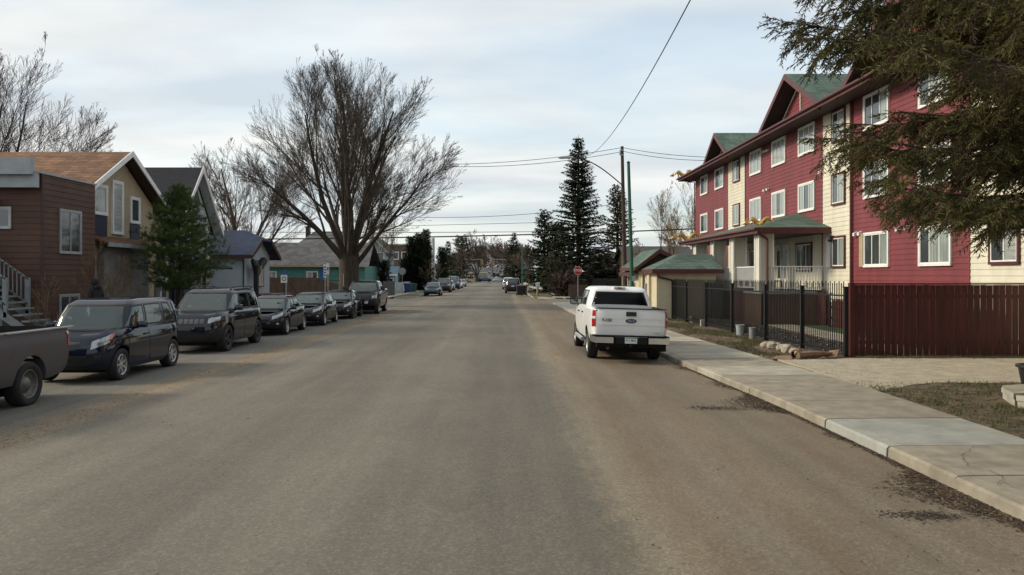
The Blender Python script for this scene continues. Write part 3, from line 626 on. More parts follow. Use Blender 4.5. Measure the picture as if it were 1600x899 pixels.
r4 = MB(); r4.box(X0 - .27, X0 - .22, 39.72, 42.9, 2.28, 2.5); r4.box(X0 - .25, 11.07, 39.70, 39.75, 2.28, 2.5); part(r4, 'fascia', [dkred, soffit], gr); r4 = MB(); r4.box(X0 - .47, X0 - .42, 45.3, 49.8, 2.15, 2.35); part(r4, 'fascia', [dkred, soffit], gr)
d_ = MB(); d_.tube([(X0 + .0, 39.8, 2.3), (X0 + .1, 39.95, 2.1), (X0 + .75, 40.03, 1.95), (X0 + .95, 40.04, 1.8), (X0 + .95, 40.04, .0)], .045, 6); d_.tube([(X0 - .4, 48.5, 2.3), (X0 - .08, 48.3, 2.0), (X0 - .06, 48.3, .1)], .04, 6); part(d_, 'downspout', dkred, gt)
mbx = MB(); mbx.box(X0 - .08, X0 + .0, 42.7, 43.0, 1.1, 1.75); mbx.box(X0 - .08, X0 + .05, 46.4, 46.9, 1.1, 1.75); part(mbx, 'wall_box', galv, gt)
dm = MB(); dm.box(ax + .16, ax + .2, 43.53, 44.37, 0, 1.75); part(dm, 'door', blackp, gt)

# ------------------------------------------------------------------ fences right
def board_fence(name, label, a, b, h, mat, bw=.14, gap=.012, z0=0.02, posts=True, top=False, jitter=.012, cat='fence', face=1, drop=None, seed=0):
    a = Vector((*a, 0)); b = Vector((*b, 0)); d = b - a; L = d.length; r = d / L; n = Vector((r.y, -r.x, 0)) * face; rr = random.Random(seed)
    t = empty(name, (a.x, a.y, z0), 0, label, cat); pm = MB(); k = int(L / (bw + gap))
    for i in range(k):
        s = i * (bw + gap); hh = h + rr.uniform(-jitter, jitter) - (drop(s) if drop else 0)
        pm.obox(a + r * s + Vector((0, 0, z0 + .03)) + n * rr.uniform(0, .006), r * bw, n * .022, (0, 0, hh - .03))
    part(pm, 'boards', mat, t)
    for zz in (.35, h - .35):
        rm_ = MB(); rm_.obox(a + Vector((0, 0, z0 + zz)) - n * .05, r * L, n * .045, (0, 0, .09)); part(rm_, 'rail', mat, t)
    if top: rm_ = MB(); rm_.obox(a + Vector((0, 0, z0 + h + .012)) - n * .05, r * L, n * .13, (0, 0, .04)); part(rm_, 'cap_rail', mat, t)
    if posts:
        s = 0
        while s <= L + .01:
            q = MB(); q.obox(a + r * min(s, L - .1) - n * .15 + Vector((0, 0, z0 - .02)), r * .1, n * .1, (0, 0, h - .05 - (drop(s) if drop else 0))); part(q, 'post', mat, t); s += 2.4
    return t
board_fence('wooden_fence', 'tall dark red board fence running along the gravel drive', (9.42, 21.4), (27, 21.4), 1.93, fencer, .155, .016, .0, top=True, face=1, seed=1, jitter=.004)
e_ = MB(); e_.box(9.30, 9.42, 21.28, 21.42, 0, 1.99); solo(e_, 'fence_post', fencer, 'square dark red corner post where board fence meets iron fence', 'post')
board_fence('wooden_fence', 'short weathered grey board fence beside the cream gatehouse', (8.65, 40.3), (11.1, 40.0), 1.78, fenceg, .13, .02, .02, seed=2)
board_fence('wooden_fence', 'dark brown board fence inside the yard in front of porch', (10.9, 38.0), (14.1, 34.6), 1.50, fencer, .13, .01, .0, top=True, seed=3)
board_fence('wooden_fence', 'low brown board fence along the wall behind the grass strip', (13.9, 33.6), (14.0, 22.5), 1.15, fencer, .13, .01, .0, top=True, face=-1, seed=4)
fi = empty('iron_fence', (8.9, 21.4, 0), 0, 'black iron picket fence between the pavement and the apartment yard', 'fence')
fp = [(9.28, 21.5), (8.92, 23.6), (8.80, 26.4), (8.80, 31.0), (8.72, 34.2), (8.62, 37.4), (8.58, 40.0)]
fp = [(9.26, 21.46), (9.0, 23.9), (8.80, 26.6), (8.78, 30.4), (8.70, 34.0), (8.60, 37.2), (8.56, 40.0)]
for (a, b_) in zip(fp, fp[1:]):
    A_ = Vector((*a, 0)); B_ = Vector((*b_, 0)); L = (B_ - A_).length; r = (B_ - A_) / L; n_ = Vector((r.y, -r.x, 0)); q = MB(); k = int(L / .115)
    for i in range(1, k):
        p = A_.lerp(B_, i / k); h = 1.98 + (.05 if i % 2 else 0); q.obox(p - r * .010 - n_ * .010 + Vector((0, 0, .09)), r * .020, n_ * .020, (0, 0, h - .09))
    for zz in (.12, 1.62): q.obox(A_ - n_ * .02 + Vector((0, 0, zz)), B_ - A_, n_ * .04, (0, 0, .045))
    part(q, 'fence_panel', iron, fi)
for a in fp:
    q = MB(); q.box(a[0] - .055, a[0] + .055, a[1] - .055, a[1] + .055, 0, 1.86); q.box(a[0] - .07, a[0] + .07, a[1] - .07, a[1] + .07, 1.86, 1.89); part(q, 'post', iron, fi)

# ------------------------------------------------------------------ houses left
def wall_box(mb, x0, x1, y0, y1, z0, z1, e=.2, mi=0, sides='ENSW'):
    if 'E' in sides: siding(mb, (x1, y0, 0), (0, 1, 0), (1, 0, 0), y1 - y0, z0, z1, e, mi)
    if 'W' in sides: siding(mb, (x0, y1, 0), (0, -1, 0), (-1, 0, 0), y1 - y0, z0, z1, e, mi)
    if 'S' in sides: siding(mb, (x0, y0, 0), (1, 0, 0), (0, -1, 0), x1 - x0, z0, z1, e, mi)
    if 'N' in sides: siding(mb, (x1, y1, 0), (-1, 0, 0), (0, 1, 0), x1 - x0, z0, z1, e, mi)
    mb.box(x0 + .004, x1 - .004, y0 + .004, y1 - .004, z0, z1, mi)
E = ((0, 1, 0), (1, 0, 0)); S_ = ((1, 0, 0), (0, -1, 0))
def we(house, x, y, z, w_, h, **k): return window(house, (x, y, z), *E, w_, h, **k)
def ws(house, x, y, z, w_, h, **k): return window(house, (x, y, z), *S_, w_, h, **k)
bh = empty('brown_house', (-18, 27, 0), 0, 'dark brown lap sided modern house with grey flat roof band', 'house')
b = MB(); wall_box(b, -24, -15, 25.9, 29.3, -.1, 5.5, .19); b.box(-15.02, -14.95, 25.86, 25.98, -.1, 5.5, 1); part(b, 'wall', [browns, brownd], bh)
b = MB(); b.box(-30, -14.95, 25.6, 29.35, 5.5, 5.56); b.slab([(-30, 25.55, 5.52), (-14.98, 25.55, 5.52), (-14.98, 25.75, 5.52), (-30, 25.75, 5.52)], .5, 0); b.box(-30, -15.05, 25.35, 25.62, 5.42, 5.95); part(b, 'roof_band', greytrim, bh)
b = MB(); wall_box(b, -32, -24, 24.0, 29.3, -.1, 5.45, .19); part(b, 'wall', brownd, bh)
we(bh, -15, 26.95, 2.98, 1.28, 1.42, trim=galv, panes=2, gl=[wglass, wglass], tw=.05, sash=galv); we(bh, -15, 26.95, .75, 1.15, .75, trim=galv, panes=2, gl=[wglass, wglass], tw=.05, sash=galv)
ws(bh, -17.6, 25.9, 3.75, 1.6, .62, trim=galv, panes=1, gl=[wglass], tw=.05, sash=galv); b = MB(); b.box(-17.6, -16.35, 25.2, 25.9, 4.55, 4.68); part(b, 'door_hood', greytrim, bh)
sl_ = .72
b = MB()
for i in range(14): x_ = -17.32 + i * .26; b.box(x_, x_ + .29, 24.35, 25.45, 2.62 - i * .187, 2.67 - i * .187)
for yy in (24.3, 25.45): b.slab([(-17.32, yy, 2.60), (-13.72, yy, .01), (-14.02, yy, -.05), (-17.32, yy, 2.30)], .05, 0, (0, 1, 0))
b.box(-20, -17.32, 24.25, 25.85, 2.58, 2.68); strm = M('grey_stair_paint', (.17, .19, .20), .6); st = part(b, 'staircase', strm, bh)
b = MB()
for yy in (24.3, 25.45):
    for zz in (.93, .14): b.slab([(-17.62, yy, 2.85 + zz + .05), (-15.17, yy, 1.12 + zz + .05), (-15.17, yy, 1.12 + zz), (-17.62, yy, 2.85 + zz)], .05, 0, (0, 1, 0))
    for i in range(18): x_ = -17.57 + i * .135; z_ = 2.82 - (i * .135) * .705; b.box(x_, x_ + .035, yy, yy + .035, z_ + .12, z_ + .97)
    b.box(-15.24, -15.14, yy, yy + .1, .9, 2.12); b.box(-17.67, -17.57, yy, yy + .1, 0, 3.9); b.box(-16.07, -15.99, yy, yy + .08, -.05, 1.75)
part(b, 'railing', strm, st)

th = empty('tan_house', (-19, 34, 0), 0, 'tan stucco house with brown shingle gable roof and white trim', 'house')
X = -15.9
b = MB(); b.box(-27, X, 30.6, 36.2, -.1, 5.3)
b.slab([(X, 30.6, 5.3), (X, 36.2, 5.3), (X, 33.1, 7.1)], 11, 0, (-1, 0, 0)); b.box(-25, X - .15, 36.2, 39.2, -.1, 5.0); part(b, 'wall', tan, th)
b = MB(); xo = X + .5
for s, ye in ((-1, 29.9), (1, 36.3)): b.slab([(xo, 33.1, 7.32), (-27.5, 33.1, 7.32), (-27.5, ye, 5.55), (xo, ye, 5.55)], .12)
b.slab([(X + .3, 36.3, 5.55), (-25, 36.3, 5.55), (-25, 39.5, 5.0), (X + .3, 39.5, 5.0)], .12)
tr = part(b, 'roof', brownsh, th)
b = MB()
for ye in (29.88, 36.32): b.slab([(xo + .01, 33.1, 7.36), (xo + .01, ye, 5.59), (xo + .01, ye, 5.36), (xo + .01, 33.1, 7.12)], .05, 0, (1, 0, 0)); b.slab([(xo, 33.1, 7.14), (X, 33.1, 7.14), (X, ye, 5.38), (xo, ye, 5.38)], .02, 1)
b.box(X + .26, X + .32, 36.4, 39.5, 4.75, 5.02); part(b, 'barge_board', [white, soffit], tr)
b = MB(); b.slab([(X, 30.6, 3.75), (X, 36.0, 3.75), (X + .75, 36.0, 3.45), (X + .75, 30.6, 3.45)], .08); sk = part(b, 'skirt_roof', brownsh, th)
b = MB(); b.box(X + .72, X + .78, 30.6, 36.0, 3.3, 3.46); part(b, 'gutter', greytrim, sk)
b = MB(); b.tube([(X + .7, 35.2, 3.35), (X + .7, 35.2, .1)], .05, 6); b.box(X + .62, X + .8, 35.1, 35.3, -.1, 3.35); part(b, 'porch_post', palewall, th)
b = MB(); b.box(X + .02, X + .3, 31.2, 35.1, -.1, 3.3); part(b, 'porch_screen', M('grey_screen', (.20, .19, .185), .8), th)
we(th, X, 30.95, 4.65, .95, 1.05, trim=white, panes=1, gl=[wcur], tw=.08); we(th, X, 32.45, 3.95, .78, 2.05, trim=white, panes=1, gl=[wblind], tw=.08); we(th, X, 34.05, 4.5, .72, .98, trim=white, panes=1, gl=[wglass], tw=.08)
b = MB(); b.box(X, X + .03, 30.87, 31.98, 3.76, 4.56); part(b, 'navy_panel', navy, th); b = MB(); b.box(X, X + .03, 33.97, 34.85, 3.76, 4.4); part(b, 'navy_panel', navy, th)
Xb = X - .15; we(th, Xb, 36.75, 1.92, 1.15, 1.1, trim=white, panes=2, gl=[wglass, wcur], tw=.08)
b = MB(); siding(b, (Xb, 36.67, 0), (0, 1, 0), (1, 0, 0), 1.3, .1, 1.8, .2); part(b, 'navy_panel', navy, th); b = MB(); b.box(Xb, Xb + .03, 38.3, 39.15, 0, 4.2); part(b, 'navy_panel', navy, th)
b = MB(); b.lathe([(0, -.1), (.1, -.1), (.12, .1), (0, .2)], (X + .15, 32.2, 6.55), n=8); b.box(X, X + .2, 32.15, 32.25, 6.6, 6.65); part(b, 'wall_lamp', galv, th)

nh = empty('navy_roof_house', (-20, 41, 0), 0, 'pale sided house with steep navy shingle roof behind the pine', 'house')
X = -15.9
b = MB(); wall_box(b, -26, X, 38.9, 43.2, -.1, 4.9, .2)
siding(b, (X, 38.9, 0), (0, 1, 0), (1, 0, 0), 4.3, 4.9, 7.3, .2, 0, clip=lambda z: (2.15 - 2.15 * (7.35 - z) / 2.45, 2.15 + 2.15 * (7.35 - z) / 2.45)); b.slab([(X, 38.9, 4.9), (X, 43.2, 4.9), (X, 41.05, 7.3)], 9, 0, (-1, 0, 0)); part(b, 'wall', palewall, nh)
b = MB(); xo = X + .45
for ye, ze in ((38.1, 4.5), (44.0, 4.5)): b.slab([(xo, 41.05, 7.75), (-26.4, 41.05, 7.75), (-26.4, ye, ze), (xo, ye, ze)], .1)
nr = part(b, 'roof', navysh, nh)
b = MB()
for ye, ze in ((38.08, 4.53), (44.02, 4.53)): b.slab([(xo + .01, 41.05, 7.79), (xo + .01, ye, ze), (xo + .01, ye, ze - .24), (xo + .01, 41.05, 7.50)], .05, 0, (1, 0, 0))
part(b, 'barge_board', white, nr); b = MB()
for ye, ze in ((38.1, 4.5), (44.0, 4.5)): b.slab([(xo - .02, 41.05, 7.60), (X, 41.05, 7.60), (X, ye, ze - .13), (xo - .02, ye, ze - .13)], .02)
part(b, 'roof_soffit', palewall, nr)
b = MB(); b.slab([(X + .03, 40.2, 5.9), (X + .03, 41.9, 5.9), (X + .03, 41.05, 7.0)], .02, 0, (1, 0, 0)); part(b, 'gable_panel', M('olive_panel', (.05, .06, .035), .7), nh)
we(nh, X, 40.4, 3.6, 1.2, 1.2, panes=2, gl=[wglass, wglass]); we(nh, X, 42.2, 3.6, .6, 1.0, panes=1, gl=[wcur])
b = MB(); b.slab([(X, 38.9, 3.0), (X, 43.4, 3.0), (X + 1.2, 43.4, 2.6), (X + 1.2, 38.9, 2.6)], .1); part(b, 'porch_roof', navysh, nh)
b = MB(); b.box(X + .05, X + .45, 38.6, 39.7, 0, 2.05); b.box(X + .02, X + .5, 38.55, 39.75, 2.05, 2.12, 1); part(b, 'entry_screen', [navy, white], nh); door(nh, (X, 41.9, .3), *E, .9, 2.05, white, wglass)

sh = empty('small_house', (-17, 47, 0), 0, 'small white stucco house with blue jerkinhead roof and black porch', 'house')
X = -15.1; Y0, Y1 = 46.4, 51.6; zc = 3.45
b = MB(); b.box(-23, X, Y0, Y1, -.1, zc); b.slab([(X, Y0, zc), (X, Y1, zc), (X, (Y0 + Y1) / 2 + .9, 4.35), (X, (Y0 + Y1) / 2 - .9, 4.35)], 7.5, 0, (-1, 0, 0)); b.box(-19, X - 2.2, 44.6, Y0, -.1, 2.9); part(b, 'wall', whitewall, sh)
b = MB(); ym = (Y0 + Y1) / 2; xo = X + .6; zr = 4.95
for s in (-1, 1):
    ye = ym + s * (Y1 - Y0) / 2 + s * .4; b.slab([(xo - 1.3, ym, zr), (-23.5, ym, zr), (-23.5, ye, zc - .12), (xo, ye, zc - .12), (xo, ym + s * 1.0, 4.35)], .1)
b.slab([(xo - 1.3, ym, zr), (xo, ym - 1.0, 4.35), (xo, ym + 1.0, 4.35)], .1); b.slab([(-19.2, 46.2, 3.3), (X - 2.1, 46.2, 3.3), (X - 1.9, 44.3, 2.85), (-19.2, 44.3, 2.85)], .08); sr = part(b, 'roof', bluesh, sh)
b = MB()
for s in (-1, 1):
    ye = ym + s * ((Y1 - Y0) / 2 + .42); b.slab([(xo + .01, ym + s * 1.0, 4.38), (xo + .01, ye, zc - .1), (xo + .01, ye, zc - .32), (xo + .01, ym + s * 1.0, 4.1)], .05, 0, (1, 0, 0)); b.box(-23.4, xo, ye - .02, ye + .02, zc - .3, zc - .08)
part(b, 'fascia', soffit, sr)
we(sh, X, 48.4, 1.55, 1.7, 1.45, trim=navy, panes=1, gl=[wcur], tw=.1); ws(sh, -19, 44.6, 1.0, .8, 1.2, panes=1, gl=[wglass], trim=bluewall)
b = MB(); b.box(X, X + .03, 46.3, 46.5, 0, zc); b.box(X + .35, X + .6, 47.2, 47.45, 0, 2.9); b.tube([(X + .47, 47.3, 2.0), (X + .47, 47.8, 2.6), (X + .5, 48.6, 3.05), (X + .1, 48.8, 2.5)], [.12, .22, .26, .08], 7); b.tube([(X + .47, 47.3, 2.2), (X + .5, 47.0, 2.8), (X + .4, 46.8, 3.1)], [.1, .2, .1], 7); part(b, 'porch_bracket', blackp, sh)
b = MB(); b.box(X, X + 1.6, 47.0, 51.2, .9, 1.05)
for i in range(8): b.box(X + 1.5, X + 1.6, 47.0 + i * .55, 47.1 + i * .55, -.05, .95)
b.box(X + 1.48, X + 1.55, 47, 51.2, 0, .9)
for i in range(5): b.box(X + .3, X + 1.5, 51.2 + i * .28, 51.48 + i * .28, -.05, .85 - i * .17)
b.slab([(X + 1.5, 51.2, 1.75), (X + 1.5, 52.8, .9), (X + 1.5, 52.8, .82), (X + 1.5, 51.2, 1.67)], .06, 0, (1, 0, 0)); part(b, 'porch', dkred, sh)

# houses beyond the side street
tl = empty('teal_house', (-18.5, 84, 0), 0, 'teal sided bungalow with wide grey shingle roof across the side street', 'house')
x0, x1 = XA(412, 82), XA(570, 82)
b = MB(); wall_box(b, x0, x1, 82, 90, -.1, 3.15, .22); part(b, 'wall', teal, tl)
b = MB(); b.slab([(x0 - .4, 81.5, 3.2), (x1 + .5, 81.5, 3.2), (x1 + .3, 86, 5.7), (x0 - 3, 86, 5.7)], .12); b.slab([(x0 - .4, 90.5, 3.2), (x1 + .5, 90.5, 3.2), (x1 + .3, 86, 5.7), (x0 - 3, 86, 5.7)], .12); tlr = part(b, 'roof', greysh, tl)
b = MB(); b.box(x0 - .4, x1 + .5, 81.44, 81.5, 3.02, 3.2); part(b, 'fascia', tan, tlr)
for px, ps in ((415.5, [wglass, wcur]), (480, [wcur, wglass])): ws(tl, XA(px, 82), 82, 1.75, 1.05, .78, panes=2, gl=ps, tw=.07)
b = MB(); b.box(XA(500, 82), XA(505, 82), 81.93, 82, .2, 3.0); part(b, 'corner_board', bluewall, tl)
def drp(s): return 0 if s < 4.6 else min(.9, (s - 4.6) * .35)
board_fence('wooden_fence', 'brown board fence sloping down in front of the teal house', (XA(411, 79), 79), (XA(530, 79), 79), 1.95, fencebr, .14, .01, .0, seed=5, drop=lambda s: max(0, (s - 5.2) * .32), posts=False)
gh = empty('grey_roof_house', (XA(500, 98), 100, 0), 0, 'tall grey roofed house with chimney rising behind the teal bungalow', 'house')
xa, xb = XA(472, 98), XA(535, 98)
b = MB(); b.box(xa, xb, 98, 106, -.1, 6.1); part(b, 'wall', greytrim, gh); b = MB(); b.slab([(xa - .4, 97.6, 6.1), (xb + .4, 97.6, 6.1), (xb, 102, 7.8), (xa + .6, 102, 7.8)], .12); b.slab([(xa - .4, 106.4, 6.1), (xb + .4, 106.4, 6.1), (xb, 102, 7.8), (xa + .6, 102, 7.8)], .12); r_ = part(b, 'roof', greysh, gh)
b = MB(); b.box(XA(479, 101), XA(485, 101), 100.5, 101.2, 6.9, 8.2); b.box(XA(478.5, 101), XA(485.5, 101), 100.45, 101.25, 8.2, 8.35); b.lathe([(.12, 0), (.12, .45), (0, .45)], (XA(482, 101), 100.8, 8.35), n=8); part(b, 'chimney', blackp, r_)
def simple_house(name, label, x0, x1, y0, y1, ze, zp, wm, rm_, axis='x', wins=(), cat='house', trimm=white):
    t = empty(name, ((x0 + x1) / 2, (y0 + y1) / 2, 0), 0, label, cat); b = MB(); wall_box(b, x0, x1, y0, y1, -.1, ze, .25)
    xm, ym = (x0 + x1) / 2, (y0 + y1) / 2; o = .4; k = MB()
    if axis == 'x':
        b.slab([(x1, y0, ze), (x1, y1, ze), (x1, ym, zp - .1)], x1 - x0, 0, (-1, 0, 0))
        for ye in (y0 - o, y1 + o): k.slab([(x0 - o, ym, zp), (x1 + o, ym, zp), (x1 + o, ye, ze - .1), (x0 - o, ye, ze - .1)], .12)
    else:
        b.slab([(x0, y0, ze), (x1, y0, ze), (xm, y0, zp - .1)], y1 - y0, 0, (0, 1, 0))
        for xe in (x0 - o, x1 + o): k.slab([(xm, y0 - o, zp), (xm, y1 + o, zp), (xe, y1 + o, ze - .1), (xe, y0 - o, ze - .1)], .12)
    part(b, 'wall', wm, t); rr_ = part(k, 'roof', rm_, t); f = MB()
    if axis == 'y':
        for xe in (x0 - o, x1 + o): f.slab([(xm, y0 - o - .03, zp + .03), (xe, y0 - o - .03, ze - .07), (xe, y0 - o - .03, ze - .32), (xm, y0 - o - .03, zp - .22)], .04, 0, (0, 1, 0))
    else: f.box(x0 - o, x1 + o, y0 - o - .05, y0 - o, ze - .3, ze - .1)
    part(f, 'fascia', trimm, rr_)
    for wv in wins:
        if wv[0] == 'S': ws(t, wv[1], y0, wv[2], wv[3], wv[4], panes=wv[5], gl=[wglass, wcur])
        elif wv[0] == 'E': we(t, x1, wv[1], wv[2], wv[3], wv[4], panes=wv[5], gl=[wglass, wcur])
        else: window(t, (x0, wv[1], wv[2]), (0, -1, 0), (-1, 0, 0), wv[3], wv[4], None, wv[5], [wglass, wcur])
    return t
x0, x1 = XA(565, 108), XA(603, 108)
h1 = simple_house('two_storey_house', 'blue and white two storey house with dark porch roof right of the elm', x0, x1, 108, 116, 5.3, 7.4, palewall, greysh, 'y', [('S', XA(569, 108), 3.6, .6, 1.5, 1), ('S', XA(577, 108), 3.6, .6, 1.5, 1), ('S', XA(587, 108), 3.4, 1.1, 1.8, 2)])
b = MB(); b.slab([(x0 - .5, 107.9, 4.0), (x1 + .6, 107.9, 4.0), (x1 + .8, 104, 2.7), (x0 - .6, 104, 2.7)], .15); part(b, 'porch_roof', M('dark_teal_shingle', (.018, .040, .045), .8), h1)
b = MB(); b.box(x0, x0 + 1.3, 105, 107.9, 0, 2.7); part(b, 'porch_wall', M('pale_green_panel', (.30, .33, .14), .8), h1)
simple_house('blue_shed', 'small light blue shed between the dark cedars and white fence', XA(606, 100), XA(617, 100), 100, 103, 2.4, 3.3, M('light_blue_wall', (.22, .36, .40), .7), M('blue_grey_roof', (.12, .19, .24), .8), 'x', [('S', XA(608, 100), 1.0, .5, .8, 1)], 'shed')
bb = empty('brick_block', (XA(625, 150), 154, 0), 0, 'flat roofed brown brick block behind the tall cedars', 'building')
b = MB(); b.box(XA(600, 150), XA(668, 150), 150, 165, -.1, 7.8); part(b, 'wall', M('brown_brick', (.12, .085, .06), .9, .2, 2), bb); b = MB(); b.box(XA(599, 150), XA(669, 150), 149.8, 165.2, 7.8, 8.05); part(b, 'parapet', greytrim, bb)
for px in (614, 628, 642): ws(bb, XA(px, 150), 150, 5.2, 1.0, 1.3, panes=1, gl=[wglass])
gs = empty('corner_store', (XA(708, 245), 250, 0), 0, 'low cream store with green roof bands beside the far traffic lights', 'building')
b = MB(); b.box(XA(694, 245), XA(724, 245), 245, 262, -.1, 4.9); part(b, 'wall', tan, gs); b = MB(); b.box(XA(693.5, 245), XA(724.5, 245), 244.8, 262, 4.7, 5.2); b.box(XA(693.5, 245), XA(724.5, 245), 244.4, 245, 2.3, 3.0); part(b, 'roof_band', M('store_green', (.01, .12, .07), .6), gs)
for px in (699, 711): ws(gs, XA(px, 245), 245, .6, 1.8, 1.4, panes=2, gl=[wglass])
board_fence('wooden_fence', 'grey board fence at the left corner past the black pickup', (XA(598, 84), 84), (XA(617, 87), 87), 1.55, fenceg, .16, .01, 0, seed=7, posts=False)
board_fence('picket_fence', 'long white board fence along the far left pavement', (-12.9, 88), (-12.9, 134), 1.30, M('white_fence_paint', (.40, .43, .44), .7, .15), .2, .02, 0, posts=False, seed=8)

# right side beyond the intersection
blh = simple_house('blue_house', 'bright blue house with mossy grey roof behind the stop sign', XA(927, 88), XA(972, 88), 88, 97, 3.0, 4.6, bluewall, greysh, 'x', [('W', 95, 1.0, 1.0, 1.2, 1), ('S', XA(935, 88), 1.1, 1.0, 1.1, 2)])
b = MB(); x_ = XA(925, 88); b.slab([(x_ - .3, 90.2, 4.3), (x_ - .3, 94.8, 4.3), (x_ - .3, 92.5, 5.2)], .1, 0, (1, 0, 0)); b.box(x_ - .4, x_ + .1, 89.8, 90.4, -.1, 3.0); part(b, 'gable_front', palewall, blh)
simple_house('brown_roof_house', 'low dark roofed house behind the gatehouse and bare tree', XA(985, 78), XA(1088, 78), 78, 88, 3.6, 5.2, tan, M('dark_roof', (.055, .05, .05), .8), 'x', [('S', XA(1000, 78), 1.2, 1.2, 1.1, 2)], 'house', dkred)
simple_house('teal_shop', 'small teal fronted shop beside the far right light pole', XA(838, 150), XA(853, 150), 150, 160, 3.3, 3.9, M('shop_teal', (.10, .22, .20), .7), greytrim, 'x', [('W', 158, .8, 2.0, 1.5, 2)], 'shop')
simple_house('grey_house', 'pale grey two storey house behind the far right spruce', XA(838, 175), XA(856, 175), 175, 185, 5.4, 7.4, palewall, greysh, 'y', [('S', XA(842, 175), 3.3, 1.0, 1.2, 1)])
board_fence('wooden_fence', 'orange brown board fence beyond the teal shop at right', (XA(856, 130), 130), (XA(866, 122), 122), 2.3, M('orange_boards', (.22, .08, .03), .8), .2, .02, 0, posts=False, seed=9)
board_fence('wooden_fence', 'grey low board fence along the far right pavement', (7.2, 124), (7.2, 90), 1.0, M('grey_blue_boards', (.18, .19, .20), .8), .2, .02, 0, posts=False, face=-1, seed=10)
board_fence('wooden_fence', 'dark board fence between hedge and blue house', (XA(925, 84), 84), (XA(985, 84), 84), 1.85, blackp, .18, .01, 0, posts=False, seed=11)
board_fence('wooden_fence', 'brown weathered fence behind the stop sign post', (XA(888, 80), 80), (XA(921, 80), 80), 1.25, fencebr, .16, .02, 0, posts=False, seed=12)
# ------------------------------------------------------------------ vehicles: lofted bodies, patches on the loft for glass, doors and lamps
def lerpT(T, t):
    if t <= T[0][0]: return T[0][1:]
    for a, b in zip(T, T[1:]):
        if t <= b[0]:
            f = (t - a[0]) / (b[0] - a[0]); return tuple(x + (y - x) * f for x, y in zip(a[1:], b[1:]))
    return T[-1][1:]
def smooth_pts(T, x):
    if x <= T[0][0]: return T[0][1]
    for a, b in zip(T, T[1:]):
        if x <= b[0]:
            f = (x - a[0]) / (b[0] - a[0]); return a[1] + (b[1] - a[1]) * f
    return T[-1][1]
class Loft:
    def __init__(s, lev, nf, nr, zf): s.lev = lev; s.nf = nf; s.nr = nr; s.zf = zf; s.c = {}
    def sec(s, t): return lerpT(s.lev, t)
    def side(s, x, t, sg=1):
        xf, xr, w = s.sec(t); r, n = (x / xf, s.nf) if x >= 0 else (x / xr, s.nr); r = min(1, abs(r))
        return Vector((x, sg * w * (1 - r ** n) ** (1 / n), s.zf(x, t)))
    def front(s, y, t, back=False):
        xf, xr, w = s.sec(t); n, L = (s.nr, xr) if back else (s.nf, xf); r = min(1, abs(y / w)); x = L * (1 - r ** n) ** (1 / n)
        return Vector((x, y, s.zf(x, t)))
    def dense(s, t):
        k = round(t, 4)
        if k in s.c: return s.c[k]
        xf, xr, w = s.sec(t); pts = []
        N = 240
        for i in range(N):
            a = 2 * math.pi * i / N; c, d = math.cos(a), math.sin(a); n, L = (s.nf, xf) if c >= 0 else (s.nr, -xr)
            pts.append((math.copysign(abs(c) ** (2 / n) * L, c), math.copysign(abs(d) ** (2 / n) * w, d)))
        pts.append(pts[0]); pts = np.array(pts); cum = np.concatenate([[0], np.cumsum(np.hypot(*(pts[1:] - pts[:-1]).T))])
        s.c[k] = (pts, cum); return s.c[k]
    def ring(s, t, N):
        pts, cum = s.dense(t); q = np.linspace(0, cum[-1], N, endpoint=False)
        xs = np.interp(q, cum, pts[:, 0]); ys = np.interp(q, cum, pts[:, 1]); return [Vector((x, y, s.zf(x, t))) for x, y in zip(xs, ys)]
    def arc(s, d, t, back=False, sg=1):    # distance along the outline from the nose (or tail) centre
        pts, cum = s.dense(t); q = (cum[-1] / 2 - d) if back else d
        return Vector((float(np.interp(q, cum, pts[:, 0])), sg * float(np.interp(q, cum, pts[:, 1])), s.zf(float(np.interp(q, cum, pts[:, 0])), t)))
